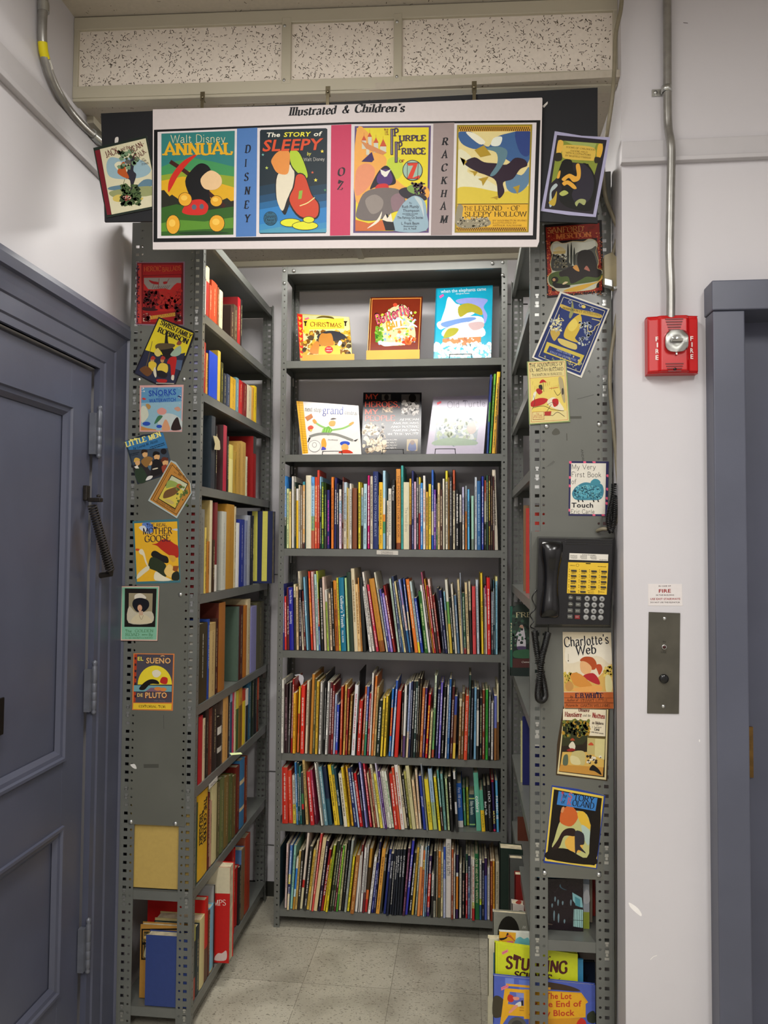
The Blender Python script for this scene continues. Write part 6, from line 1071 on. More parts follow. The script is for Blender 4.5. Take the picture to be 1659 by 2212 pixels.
def art_sci(s):
    s.L('a8b41c', 4, 160, 1390, 160, 1900, smooth=False)
    s.T('4a1214', 'STUDYING', 240, 1645, 868, 1700, 116, 'K').T('3a1014', 'SCIENCE', 328, 1745, 715, 1785, 66, 'K').T('2a1014', 'of', 742, 1788, 800, 1792, 40, 'k', .2).P('d8788a', 205, 1485, 265, 1455, 272, 1482, 212, 1512).dash('c04a60', 214, 1496, 262, 1472, 8, 3).dots(('4a1214',), 640, 1530, 700, 1556, 5, 14, 3, .4)
cover('lime green book with jagged dark red title, behind blue truck picture book', Mf, 133, 975, 1385, 1505, .078, 2.228, .010, 'c4cc22', 'a8b41c', art_sci)
cover('teal-edged thin book behind the lime green book', Mf, 122, 1030, 1500, 1560, .078, 2.242, .007, '3a86b0', '1f5a62')
def art_sun(s):
    s.P('d8a028', 180, 1275, 350, 1288, 340, 1420, 180, 1420).S('1c1a20', 182, 1345, 240, 1335, 260, 1290, 275, 1300, 255, 1345, 200, 1365)
    for k in range(8): s.L('b8542c', 6, 245+k*6, 1330-k*2, 290+k*9, 1300+k*13, smooth=False)
    s.S('6ab0b8', 345, 1360, 390, 1330, 430, 1350, 475, 1340, 480, 1430, 340, 1430).P('d06a7a', 255, 1375, 320, 1370, 325, 1390, 260, 1395)
cover('book with orange sun and white cloud, its top showing above the lime book', Mf, 178, 900, 1270, 1310, .078, 2.256, .008, 'cfd2ca', 'd0c48a', art_sun)
cover('tall cream book with pale spine, reaching furthest into the aisle', Mf, 66, 700, 1345, 1380, .078, 2.270, .020, 'cfc9ac', 'c4bd9c')
cover('yellowish cream book, second tall one behind the sun and cloud book', Mf, 100, 720, 1400, 1420, .078, 2.296, .014, 'd0c084', 'cdb878')
def art_oval(s): s.face([(275+112*math.cos(t/12*math.pi), 1310-190*math.sin(t/12*math.pi)) for t in range(13)], '1c1b18'); s.k += 1; s.L('cfcfc4', 4, 415, 1250, 425, 1220, 432, 1245, 442, 1222, 450, 1250)
cover('grey portfolio with a big black half oval on its cover', Mf, 116, 700, 1075, 1120, .078, 2.40, .018, '85867a', 'c8c4b0', art_oval)
cover('tall dark green bound volume standing at back of right bottom shelf', Mf, 186, 420, 430, 450, .078, 2.75, .05, '1c2c24', '1a2a22')
cover('slim grey book between the dark green volume and the red one', Mf, 282, 420, 530, 540, .078, 2.66, .03, '50524e', '4a4c48')
cover('dull red book at back of right bottom shelf', Mf, 338, 480, 700, 705, .078, 2.60, .03, '7a1c18', '8a201a')
cover('white and pink board book standing above the grey portfolio', Mf, 308, 430, 990, 1010, .078, 2.50, .03, 'cfc4b8', 'd8ccc0', lambda s: s.S('b8483c', 345, 985, 380, 955, 405, 975, 390, 1000).S('4a3428', 350, 1090, 380, 1065, 420, 1070, 410, 1100))
def art_movie(s):
    s.S('3a5a6a', 790, 820, 800, 795, 812, 830, 865, 858, 820, 845).P('7fb0b4', 920, 880, 1015, 935, 1030, 1040, 960, 1010, 925, 960).P('4a8a94', 945, 920, 1000, 950, 1000, 1030, 950, 1010).P('9ac4c0', 935, 1045, 1030, 1055, 1030, 1240, 930, 1225)
    for k in range(6): s.L('1a1418', 5, 940+k*18, 1040, 938+k*18, 1240, smooth=False)
    s.L('1a1418', 5, 930, 1050, 1032, 1030, smooth=False).L('1a1418', 4, 930, 1160, 1032, 1165, smooth=False)
    for x, y, h in ((745, 920, 50), (775, 950, 60), (822, 965, 40), (715, 990, 40), (905, 950, 60), (735, 1060, 100), (780, 1090, 90), (840, 1150, 40)): s.S('6a828a', x-8, y+h*.4, x, y, x+9, y+h*.3, x+4, y+h, x-4, y+h)
    s.P('5a4a40', 665, 1190, 720, 1200, 718, 1210, 668, 1204).T('b8b4b0', 'based on the exciting television movie from', 640, 1302, 955, 1322, 12, 'b').T('b8b4b0', 'Walt Disney Productions', 725, 1322, 888, 1335, 12, 'b')
cover('black-purple film tie-in book with people at a window, behind right lower opening', Mf, 560, 1030, 742, 746, .452, 2.236, .006, '1c1218', '1c1218', art_movie, mat=GLOSS)
cover('light blue book, its top edge showing above the dark film book', Mf, 560, 1020, 716, 722, .452, 2.246, .006, '4a86a0', '3a7690')
cover('thin book with cloudy sky and green grass beside the dark film book', Mf, 600, 1092, 738, 742, .452, 2.256, .006, 'a8adb4', '9a9a9a', lambda s: s.P('98a43a', 1000, 1075, 1093, 1080, 1093, 1430, 1000, 1430).S('c4c6c8', 1030, 900, 1070, 850, 1093, 900, 1093, 980, 1040, 990).P('6a7480', 1000, 742, 1093, 742, 1093, 800, 1000, 790))
cover('dull beige book, second from right in the right lower opening', Mf, 640, 1122, 740, 742, .452, 2.29, .012, '8a7f6c', '7a7060')
cover('red book at the far right of the right lower opening', Mf, 660, 1152, 740, 742, .452, 2.33, .012, '8a2018', '7a1c18')
cover('dark navy book beside the lime one, seen under right lower shelf', Mf, 700, 1150, 1570, 1585, .078, 2.36, .012, '1c2a42', '1a2438', lambda s: s.T('0e1420', 'Y', 1050, 1800, 1084, 1800, 90, 'k'))
# ------------------------------------------------------------------ shelved books
def hexrgb(h): return [int(h[i:i+2], 16)/255 for i in (0, 2, 4)]
def lum(h): r, g, b = hexrgb(h); return .3*r+.59*g+.11*b
def cname(h):
    r, g, b = hexrgb(h); mx, mn = max(r, g, b), min(r, g, b); d = mx-mn; L = (mx+mn)/2
    if d < .09: return 'black' if mx < .2 else 'charcoal' if mx < .38 else 'grey' if mx < .68 else 'pale grey' if mx < .84 else 'white'
    H = (60*(((g-b)/d) % 6 if mx == r else (b-r)/d+2 if mx == g else (r-g)/d+4)); S = d/mx
    if mx < .25: return 'black-brown' if H < 60 else 'blackish green' if H < 170 else 'blue-black'
    if S < .32 and mx > .68: return ('pink-white' if H < 22 or H > 330 else 'cream' if H < 70 else 'pale green' if H < 160 else 'pale blue' if H < 235 else 'pale lavender') if mx > .74 else ('tan' if H < 70 else 'grey-green' if H < 170 else 'grey-blue')
    if H < 14 or H > 345: return 'dark red' if mx < .66 else ('pink' if S < .5 else 'red')
    if H < 26: return 'brown' if mx < .6 else ('salmon' if S < .55 else 'orange-red')
    if H < 44: return ('dark brown' if mx < .42 else 'brown') if mx < .66 else ('tan' if S < .56 else 'orange')
    if H < 70: return 'olive' if mx < .62 else ('straw yellow' if S < .55 else 'yellow')
    if H < 100: return 'olive green' if mx < .6 else 'lime green'
    if H < 165: return 'dark green' if mx < .46 else ('mint' if S < .45 else 'green')
    if H < 200: return 'dark teal' if mx < .5 else ('light teal' if S < .45 else 'teal')
    if H < 250: return 'navy blue' if mx < .52 else ('light blue' if S < .5 else 'blue')
    if H < 300: return 'purple' if mx < .62 else 'lavender'
    return 'maroon' if mx < .5 else 'magenta'
ORD = 'first second third fourth fifth sixth seventh eighth ninth tenth eleventh twelfth thirteenth fourteenth fifteenth sixteenth seventeenth eighteenth nineteenth'.split()
TEN = {2: 'twent', 3: 'thirt', 4: 'fort', 5: 'fift', 6: 'sixt', 7: 'sevent', 8: 'eight'}
def ordn(n): return ORD[n-1] if n < 20 else TEN[n//10]+('ieth' if n % 10 == 0 else 'y-'+ORD[n % 10-1])
USED = set(); RB = random.Random(77)
def make_book(name, B, U, R, N, L, w, dep, cols, cover, txt, tcol, label, group, seed, hard):
    """B: lower left front corner of the spine; U up, R across the spine, N out of the shelf"""
    mb = MB(); t = min(.0022 if hard else .0009, w*.22); D = -N
    base, bands = cols[0][1], cols
    P = lambda x, y, d=0: B+R*x+U*(L-y)+D*d
    cv = cover or base
    if hard and w > .012:      # rounded hard spine
        n = 6; xs = [w*k/n for k in range(n+1)]; bz = [.0016*math.sin(math.pi*k/n) for k in range(n+1)]
    else: xs = [0, w]; bz = [0, 0]
    ed = [f for f, c in bands]+[1.0]
    for (f0, c), f1 in zip(bands, ed[1:]):
        vs = [P(x, L*f, -z) for f in (f0, f1) for x, z in zip(xs, bz)]; k = len(xs)
        mb.add(vs, [(k+i, k+i+1, i+1, i) for i in range(k-1)], c, k > 2)
    if len(xs) > 2:
        for yy, rv in ((0, False), (L, True)):
            vs = [P(x, yy, -z) for x, z in zip(xs, bz)]; mb.add(vs, [tuple(range(len(vs))) if not rv else tuple(reversed(range(len(vs))))], base)
    mb.obox(P(0, L, 0), R*t, U*L, D*dep, cv); mb.obox(P(w-t, L, 0), R*t, U*L, D*dep, cv)
    mb.add([P(t, 0, t), P(w-t, 0, t), P(w-t, L, t), P(t, L, t)], [(3, 2, 1, 0)], cv)
    mb.obox(P(t, L, 0), R*(w-2*t), U*t*.6, D*t, base); mb.obox(P(t, t*.6, 0), R*(w-2*t), U*t*.6, D*t, base)
    sh = Sheet(mb, lambda x, y: P(x, y, -(.00165 if len(xs) > 2 else 0)), N)
    rr = random.Random(seed)
    if txt == '-': pass
    elif txt:
        for part in txt.split('~'):
            q = part.split('@'); a, b = (float(v) for v in q[1].split(':')) if len(q) > 1 else (.12, .85); h = w*(float(q[2]) if len(q) > 2 else .52); x = w*(float(q[3]) if len(q) > 3 else .26)
            sty = q[4] if len(q) > 4 else ('s' if rr.random() < .6 else 'k'); sh.T(tcol, q[0], x, L*a, x, L*b, h, sty)
    else:
        h = min(w*.42, .0055); a = rr.uniform(.06, .2); 
        for b in ([rr.uniform(.55, .75), .92] if rr.random() < .6 else [rr.uniform(.6, .85)]):
            sh.dash(tcol, w*.5, L*a, w*.5, L*b if b < .9 else L*.93, h*(1 if b < .9 else .75), rr.randrange(999)); a = b+.08
            if a > .85: break
    o = tag(mb.build(name, CLOTH, None, loc=P(w/2, L, dep/2)), label, 'book', group)
    if w > .0035:
        i = .0035 if hard else .0006; pg = MB(); pg.obox(P(t, L-i*.6, t), R*(w-2*t), U*(L-1.6*i), D*(dep-t-i)); pg.build('page_block', PAGES, o)
    return o
def parse(s):
    out = []
    for ln in s.strip().split('\n'):
        for it in ln.split(';'):
            it = it.strip()
            if not it: continue
            p = it.split('|'); q = p[0].split()
            c = q[-1] if '/' in q[-1] or len(q[-1]) == 6 else None
            cc = c.split('/'); cols = [(0.0, cc[0])]+[(float(b.split(':')[0]), b.split(':')[1]) for b in cc[1:]]
            out.append(([float(v) for v in q[:-1]], cols, p[1] if len(p) > 1 else '', p[2] if len(p) > 2 else None, p[3] if len(p) > 3 else None))
    return out
def label_row(info, where, frm):
    """info: (size word, colour name, special); gives each book a label true of it alone"""
    res = []
    for i, (sz, c, sp) in enumerate(info):
        if sp: l = f'{sp}, {where}'
        else:
            a = info[i-1][1] if i else None; b = info[i+1][1] if i+1 < len(info) else None
            nb = f'between {a} and {b} ones' if a and b else (f'beside a {b} one' if b else f'beside a {a} one')
            l = f'{sz} {c} book {nb}, {where}'
            same = [j for j in range(len(info)) if j != i and info[j][1] == c and (info[j-1][1] if j else None) == a and (info[j+1][1] if j+1 < len(info) else None) == b]
            if same or len(l.split()) > 15: l = f'{sz} {c} book, {ordn(i+1)} from {frm}, {where}'
        if l in USED: l = f'{sz} {c} book, {ordn(i+1)} from {frm}, {where}'
        USED.add(l); res.append(l)
    return res
def size_word(w, L): return ('thick' if w > .022 else 'thin' if w < .0085 else 'medium')+(' tall' if L > .30 else ' short' if L < .22 else '')
BK = 'back bookcase'
def spines(fr, yb, zs, jit, data, where, group, frm='the left', ypl=3.082, fr2=None, n1=None, yb2=None):
    rows = parse(data); todo = []
    for k, (v, cols, txt, tc, sp) in enumerate(rows):
        f, y0 = (fr, yb) if fr2 is None or k < n1 else (fr2, yb2)
        xl, xr, tx, yt = v[:4]; Y = ypl-RB.uniform(*jit)
        a = onY(*f(xl, y0), Y); r = onY(*f(xr, y0), Y); t = onY(*f(tx, yt), Y)
        u = Vector((t.x-a.x, 0, t.z-zs)); w = (r.x-a.x); L = u.length; u.normalize(); R = Vector((u.z, 0, -u.x)); w *= u.z
        B = Vector((a.x, Y, zs+.0008+max(0, -R.z*w)))
        todo.append((B, u, R, L, w, cols, txt, tc, sp))
    labs = label_row([(size_word(t[4], t[3]), cname(t[5][0][1]), t[8]) for t in todo], where, frm)
    for k, (B, u, R, L, w, cols, txt, tc, sp) in enumerate(todo):
        hard = w > .011; dep = min(RB.uniform(.150, .205), L*.95)
        tcol = tc or ('d8d4c8' if lum(cols[0][1]) < .5 else '3a3028')
        make_book('storybook' if w > .0125 else 'picture_book', B, u, R, Vector((0, -1, 0)), L, w, dep, cols, None, txt, tcol, labs[k], group, 1000+k+int(zs*100), hard)
FA, FB, FC_, FD, FE, FF = frame(560, 990, 5.0267), frame(840, 990, 5.0267), frame(560, 1400, 5.2667), frame(840, 1400, 5.2667), frame(560, 1780, 5.12), frame(840, 1780, 5.12)
spines(Fc, 1210, 1.875, (0, .004), '''1358 1369 1380 745 2a3f8a/.35:4a8a3a/.6:2a4a8a|-
1370 1387 1400 740 6ab03a/.5:4a9a3a; 1390 1409 1421 730 e0b82a/.55:d8a83a; 1411 1420 1428 760 b8843a/.5:6a4a24''', 'right end of second shelf, back bookcase', 'upright books at the end of the second shelf')
R1A = '''272 297 272 195 3f8fdc/.57:1c3324; 297 322 297 330 cfdcA0||2f4a2a; 323 348 323 362 e2cb84|KATE GREENAWAY@.05:.45|5a3a1c; 350 380 350 195 dedad0|-
381 400 381 260 1f3328||b8a070; 401 426 401 330 e4e0d8/.2:ecbb1c|-; 427 447 427 290 cfc4ac||4a3f34; 448 469 448 305 8a7866; 470 497 472 255 3a8f9a/.05:d8a25c/.91:4a2418
508 562 508 188 ddd6bc|-||pale ivory thick book with blank spine; 565 599 567 205 5a9ad8/.12:a8cfe8/.55:8fae6a/.75:b0543a||4a6a8a; 600 629 604 205 d24522||f0d8a0
630 656 630 130 c93d28||e0a090; 657 673 657 200 8fc2dc/.17:17181a||e0dcd0; 674 704 674 260 3f6428/.45:a8b82c/.7:1c2a1c/.8:2f6a34||d8d83a; 706 733 706 345 171a1c/.5:3a3530||7aa050
736 765 736 345 1f1a66||d03aa8; 780 808 782 205 e07a22||7a3a10; 812 836 820 210 1d1f5e; 838 862 838 275 15172c
866 895 866 290 16161c/.07:e2dcd0/.25:a8cfe0/.45:e0c8d8||7a5a8a; 898 912 905 205 6b2d24; 915 948 917 262 b5c6d2/.56:d0c6b0||6a6a6a; 950 964 950 320 e0c060; 965 979 965 330 e8d8a8|-
980 1004 980 275 d8d2c6; 1012 1060 1012 325 7a4326|-|c8b090|battered brown book with torn spine; 1072 1103 1072 258 e6d436; 1106 1128 1108 320 cfc9b4/.15:9cc4d4/.62:17181a||3a3a3a; 1130 1164 1136 280 b0d2dc||4a6a7a
1172 1203 1174 185 c2106a||ece6e6; 1205 1234 1205 195 c9bda8; 1237 1290 1237 145 1d2b63|ON THE ROAD TO MAKE BELIEVE@.06:.84@.42|8f97b0|navy storybook with long grey spine title; 1291 1301 1291 300 15151a; 1302 1341 1302 262 eab82a||6a4a10
1342 1371 1342 135 a8cfe0/.35:ddd8cc/.56:e08a2c/.65:3f8a5a/.8:7ab0c8|-; 1380 1401 1384 460 d2c6b0; 1403 1436 1403 330 e2ddd0||8a8478; 1440 1476 1436 235 121214|Toni Morrison@.08:.3|d8d4cc'''
R1B = '''82 128 80 118 d28a3a/.92:7a3a1c|THE MODERN STORY BOOK@.08:.86@.5|6a3a12|orange-tan storybook with brown capital title; 132 158 132 80 3aa098||1a5a58; 160 220 160 262 d8d0b0|The Wind Birds@.38:.74@.42@.3@l|6a6454|cream book with thin grey script title
223 246 222 222 d8a82a/.35:c8962a/.65:4a1a1c||4a2a10; 248 271 247 135 20265e||b8bcd8; 273 297 272 255 dcb4cc||7a4a6a; 298 322 299 210 5a5a5e/.2:1c1c22||cfcac4; 323 342 325 205 e0c83a/.1:b8b0a8/.5:b81c24
343 369 343 268 2d86d0||e8ecf0; 371 398 370 190 e4e0d8||b83a2a; 401 428 400 365 d2a238; 431 459 430 280 e4cc36; 463 486 463 128 2a62be/.52:e0d8c8/.82:2a62be||e0dcd0; 488 512 487 340 66309a||d8c8e0; 513 527 513 440 16201a/.6:4a8a5a
529 555 528 268 e2c68e; 557 583 556 340 4a2416||e0d0b0; 585 607 583 222 e2dccc|-; 611 644 610 135 e2d430/.14:ded6c0||4a4030; 645 657 645 210 c88a3a; 660 687 659 200 222024||c8c4bc; 691 723 690 128 c0542c/.26:dccfae||1c1814
724 762 724 345 121214||e8e4dc; 767 790 766 395 dcd8d0/.5:1c1c1c; 793 824 790 310 c2c0de/.45:dcd6c6||4a4a7a; 828 848 828 300 9aa4ac/.4:d8823a; 850 882 848 335 5aaad8||1c4a6a; 895 924 893 408 a2d2ba/.8:7a8a7a|-
931 957 931 205 bec6ce||6a7078; 960 998 958 248 2f659a||9ab8d0; 1003 1034 1003 195 283aa0||c0c4e0; 1037 1055 1037 240 b84a34/.3:d8cfae/.6:222222; 1057 1080 1055 185 244a33||c8c4a8; 1082 1106 1080 190 3a1418||e0d02c; 1108 1127 1108 190 2a1a16||b08a5a; 1129 1146 1128 200 4a1a1c
1150 1185 1122 128 d6cbb8||3a3428'''
spines(FA, 968, 1.495, (-.004, .005), R1A+'\n'+R1B, 'fourth shelf from ceiling, '+BK, 'books packed on the fourth shelf of the back bookcase', fr2=FB, n1=len(parse(R1A)), yb2=985)
R2A = '''258 275 255 1365 2b2f7a||c8ccd8; 276 299 272 1500 d2302a||f0d8d0; 301 329 297 1405 5a1c1e|A Sweet New Year for Ren@.3:.75|e8e0d4; 331 374 318 1405 1d1f92|Dance Me a Story@.04:.26~Jane Rosenberg@.38:.58|e0e0ee|deep blue book with small white title
379 402 372 1370 e0d4a8/.2:2a2a24; 405 431 395 1395 e2c292||6a4a2a; 434 460 430 1430 261a2a||c8c0b8; 466 487 418 1228 dccfb4; 489 508 463 1440 6a2018; 510 541 471 1290 74a8c0|A Loony Life@.32:.53|e8ecec
560 590 525 1228 da401e/.4:e07a24/.7:d23a1c||f0a040; 592 620 560 1232 dcaea8||b84a4a; 622 648 594 1260 aacbc6; 649 668 615 1225 c2cc4a/.35:c82a24/.7:2a4a9a||e8e0d8; 673 705 650 1310 1a181a||cfc8c0; 707 734 680 1290 dcc0b0/.45:c8b8a0|-; 738 760 711 1430 dcd8cc/.2:a8c44a
769 801 745 1470 dcc2a0||4a3020; 803 826 770 1340 1a1816||d8d0c4; 829 866 803 1330 d2842a/.4:a85a1c||4a2010; 868 887 836 1300 e2da44; 892 945 862 1298 0f7290|Gulliver's Travels@.25:.68@.6@.2@k~PAUL RODEN@.72:.88@.3|eef0ee|wide teal book with big white title
957 980 925 1300 aed092|We the Kids@.38:.55|2a3a2a; 985 1030 947 1240 26392c|-; 1035 1070 995 1200 d8caa8||8a6a3a; 1072 1105 1036 1370 e2bf84||8a6030; 1107 1124 1066 1300 cf8a3a; 1126 1160 1084 1290 1e211f|-; 1196 1224 1117 1395 e0dcd4||2a2a2a; 1226 1258 1110 1235 e0d8cc
1271 1299 1166 1375 cc2f4a; 1310 1366 1192 1312 c2842a/.85:8a4a14||a06a1c|broad orange-brown leaning book; 1379 1399 1243 1240 d2ccb4; 1401 1424 1300 1425 45489a||cfd0e6; 1426 1455 1330 1470 9072c2||d8c8e8; 1457 1489 1341 1385 92201f||ecdcd4'''
R2B = '''98 122 0 1310 b0c4b0||6a7a6a; 125 150 26 1285 2c3a5c||b8c0cc; 151 165 39 1350 4a78a8; 166 188 52 1340 dece96; 190 213 82 1345 1f2d4a||8fa0b8; 216 240 101 1318 8090cc/.35:d6d2d0/.7:2f6a9a||b04a5a; 242 263 150 1310 33529a/.45:c8b890/.7:3a3a4a||d0d4e0; 284 318 183 1318 e0762a||f2c8a0
320 345 222 1340 bccdca/.85:e2cf2a||2a2a2a; 350 378 272 1520 1d3c9c||c8d0e8; 392 426 318 1450 2c6426||d0e0a0; 428 455 335 1380 e4e0d8|-; 460 478 345 1240 a04a64/.35:4a2a2a; 479 492 380 1315 e2a02c||6a3a10; 493 513 404 1385 c0262a||e8c8c0
516 543 418 1315 dcb8ac/.1:a8342a/.4:3a1c1a||e0d4cc; 545 568 470 1490 861f1a||d8b0a0; 588 610 518 1412 1f2238||9aa0b0; 612 640 541 1435 151a4a||d0d2e2; 643 661 590 1450 8ac4d8/.3:d0cca0; 663 693 605 1320 dcd8c8/.3:6aa04a/.6:d2b23a|-; 698 718 650 1520 1c2a24
719 742 669 1370 ddd6c4||6a5a4a; 745 771 705 1490 55728e||c8ccd0; 779 806 738 1320 d6c292; 801 813 767 1245 b4bfce||4a5a74; 815 844 792 1465 1f4a33/.9:8a2a2a||b8c8b0; 849 879 820 1355 dac292; 881 906 860 1340 cfc4a4/.4:2a2420||3a2a20; 913 948 902 1395 d2484a|THE MAGIC LECTURE@.3:.72|6a1418|coral red upright book with dark title
957 985 940 1320 c0cad2||5a6a7a; 1002 1034 987 1245 e8c52a|WE ARE MANY@.35:.6@.55|1c1a14|bright yellow book with black capital title; 1036 1048 1028 1410 d8c8b4; 1050 1068 1040 1390 a8306a/.3:dcc8b8; 1072 1106 1062 1300 d2201f||f0dcd8; 1112 1135 1110 1455 7a828c/.5:3a3a40||cfcfcf; 1138 1154 1130 1325 1f4a58||e0e4e4; 1157 1182 1155 1285 e0d890/.06:86b6c8||2a6a8a'''
spines(FA, 2085, 1.088, (-.003, .007), R2A+'\n'+R2B, 'fifth shelf from ceiling, '+BK, 'leaning books on the fifth shelf of the back bookcase', fr2=FB, n1=len(parse(R2A)), yb2=2105)
R3A = '''247 272 258 360 e2dfd4||6a6a64; 284 322 290 412 2a1418||8a6a74; 324 346 346 390 5a5553|The Wisher at the Gate@.3:.75|dcd8d0; 355 376 380 352 9e1f1a; 378 406 390 512 eeb02a||7a4a10; 424 455 447 450 eac02e/.4:c8501f/.7:d8703a|-
466 506 480 430 de301f|||flame-red book with plain spine; 518 545 546 378 d8ccb0||5a4a34; 570 600 603 300 c2802a|-||gold book with zigzag head and tail; 602 630 628 350 565632||b8b080; 632 660 655 380 dcb035||7a5a14; 668 701 694 392 d8d4cc||3a3a3a; 726 741 755 300 1a1a18||cfcfc8
742 774 776 390 eae8e2||2a2a2a; 784 810 812 390 56121c||ece4e0; 811 834 838 420 8a1c1f; 838 860 864 530 b2c2dc||3a4a8a; 862 889 885 645 384dbc/.92:c22438||e4e8f4; 912 936 932 440 c84622||f0b090; 950 972 978 415 e0b256
976 1000 1005 465 961a18||d8a060; 1002 1036 1036 540 84591e||d0b070; 1048 1086 1092 425 e4e4e6||c05a6a; 1100 1108 1142 270 141214; 1109 1146 1142 600 bc2a20||f0dcd4|dark red book with white lines at its foot; 1162 1188 1205 440 ad5528; 1189 1214 1228 440 455cac/.5:2c8460||d8dce8; 1222 1244 1256 515 aa1f2c||e8d0d0
1246 1268 1285 285 e4e0d6||8a8a84; 1271 1296 1322 320 da772a||f2c89a; 1298 1322 1340 445 d2b270||1a1610; 1325 1366 1364 600 101a14/.2:16261c||e0e0da; 1370 1404 1407 570 ecca38||6a5a1a; 1406 1440 1441 545 ebc52d||6a5a1a; 1470 1494 1511 465 2c7acc/.28:c8242f/.7:2c7acc||ecb83a; 1498 1524 1556 370 355cb0/.35:a4bbd4||e0e8f0'''
R3B = '''62 101 104 490 ca2c20|-||scarlet book with blank spine; 136 150 156 500 2a2020/.3:7a5230; 152 180 180 430 e0ddd6/.7:5a3a6a|-; 166 188 203 415 17171a||e0e0dc; 191 216 231 395 acb8d8/.65:d8c2a0||5a6a9a; 218 240 257 380 1f2550||cfd2e0; 244 269 284 382 161618||e4e0d8; 272 300 309 380 14302c||dfe6e0
303 320 335 345 2a2018; 322 340 360 350 3a2c1c||a08a5a; 346 377 384 455 bc6428||f2c08a; 379 402 417 455 48286a|||narrow purple book beside a broader red one; 406 441 450 530 c0141c||ecd02c|red book with yellow lettering low on its spine; 444 478 473 722 ded29e||8a7a4a; 481 514 521 310 d4e0c2/.4:7ab86a/.9:c85a3a||5a6a5a
523 550 560 470 14184a||c8cce4; 553 586 590 392 7464c4||cfc8ec; 588 621 627 445 141416||d8d4cc; 635 655 668 430 e6e4de; 657 684 690 352 1e5896||a8c8e0; 692 720 724 440 581412; 723 755 750 550 3a4a9a/.3:8a5a34/.75:ecc84a|-; 786 815 803 600 d0c8a8/.1:86582a||e0d0a0; 817 846 836 520 745020
851 888 875 545 dc4c2c|EVERY VALENTINE'S@.08:.55@.42~COUSIN@.62:.85@.42|f2dcd0|bright orange-red book with white serif capitals; 890 914 915 308 1f3a34||8aa8a0; 917 944 941 460 181c2a||9aa0a8; 963 990 973 450 78aacb||2a5a80; 993 1021 1001 470 1c1c1c/.3:cfcac0/.8:1c1c1c||e8e4dc; 1030 1056 1037 570 14161e||d8d89a
1062 1090 1066 480 84381c; 1097 1126 1102 475 36a036||1a4a1c; 1130 1150 1141 500 6a6e74/.5:1a1a1a||e4e4e0; 1155 1189 1161 620 dcd8d2||8a8478; 1194 1226 1198 545 666eb4/.5:8a5a2a|-; 1229 1253 1226 412 d2c8a4/.5:7a5430|-'''
spines(FC_, 1190, .681, (-.003, .014), R3A+'\n'+R3B, 'sixth shelf from ceiling, '+BK, 'books on the sixth shelf of the back bookcase', fr2=FD, n1=len(parse(R3A)), yb2=1230)
R4A = '''262 325 258 1360 c02c1c|||thick red volume at the left end; 336 381 320 1395 c83a1f||e0a090; 385 420 376 1450 dcd8c8/.6:e0c84a||6a6a5a; 422 446 399 1300 3876ac||cfe0ec; 447 466 428 1310 1f474a; 468 488 450 1345 2a7672; 490 516 472 1420 3a3a3c/.4:3f7a4a/.6:c22c2c/.7:14201a|-
530 560 488 1275 caa96a||4a3a1a; 585 625 536 1412 c2262a||f2dcd8; 636 661 577 1388 ab385a/.5:5a1c34||e0a8b4; 700 732 621 1312 e0dccf||8a8a80; 746 781 672 1358 648f9c||cfdcdc; 790 832 717 1352 12203a/.55:1f4a5a|-|d8d8d0|dark navy book with pale marks at its foot
858 893 777 1332 ebc62d||4a3a10; 894 920 816 1342 3a7a6a/.15:d8b82a||3a3a1c; 921 952 842 1372 123a4a|SLEEPY WINTER@.38:.66|dfe8ea; 966 1003 900 1432 e0d8c2||3a3228; 1004 1030 928 1362 e2bf2a/.2:e8c82f||4a3a10; 1047 1080 975 1345 daa52b||6a4a10; 1084 1120 1003 1372 1a2a66||d8dcea
1121 1144 1036 1350 1c2030/.25:9ab4d4||e0e4ea; 1146 1182 1066 1428 c9191c||f0c8c4; 1184 1204 1112 1442 282240|DEAR WONDERBEAR@.3:.68|d8d4e4; 1206 1240 1124 1302 827ebc||d8d4ec; 1256 1290 1172 1312 c0283a||e8b8b8; 1300 1322 1221 1432 d2b68a; 1323 1346 1242 1372 84321f||d8a080; 1347 1374 1254 1322 dad2b2
1378 1410 1297 1432 ebdc56||7a6a1c; 1412 1432 1312 1312 c8c0d8||6a5a8a; 1434 1455 1346 1402 552678||d0b8e0; 1457 1489 1371 1407 e0dacc||8a8478; 1506 1541 1412 1402 dfe2d2/.3:d8dcc8||4a8a4a'''
R4B = '''2 34 -88 1400 e0ddd0||7a8a6a; 66 106 2 1432 c52d1e||f2dcd6; 110 141 26 1362 d24e2a; 142 178 62 1334 e2dcd4||b8503a; 181 213 90 1337 d8caa8|TINTIN@.47:.66@.6|1c1a1a; 216 236 146 1450 181818; 240 266 166 1402 b2ae5a; 270 309 187 1342 cac292|OSCAR MILE@.2:.5@.36|7a7448
315 345 256 1502 e8cca2||a8743c; 347 374 294 1384 dfcdb2||c88a4a; 394 426 336 1457 1d3696|JEAN JULIET@.38:.58|e4e8f4; 428 446 358 1322 8a929a; 457 500 401 1497 e8d336|FOREVER TRUFFLE@.45:.85|4a4a1c|broad yellow book with dark olive capitals; 508 551 443 1377 a3bed6/.55:a8be7a||5a7a9a; 566 595 507 1472 ebd92c||7a6a14
602 626 541 1392 559a92/.6:4a2a20||e0e8e0; 630 659 581 1432 74aaa2; 667 700 631 1482 bfd29a||6a7a4a; 705 736 672 1462 161618||e8e4d8; 765 791 728 1412 dcdcda/.12:1a1a1a/.5:cfcfcf/.7:2a2a2a|-'''
spines(FC_, 2020, .404, (-.002, .016), R4A+'\n'+R4B, 'seventh shelf from ceiling, '+BK, 'leaning books on the seventh shelf of the back bookcase', fr2=FD, n1=len(parse(R4A)), yb2=2060)
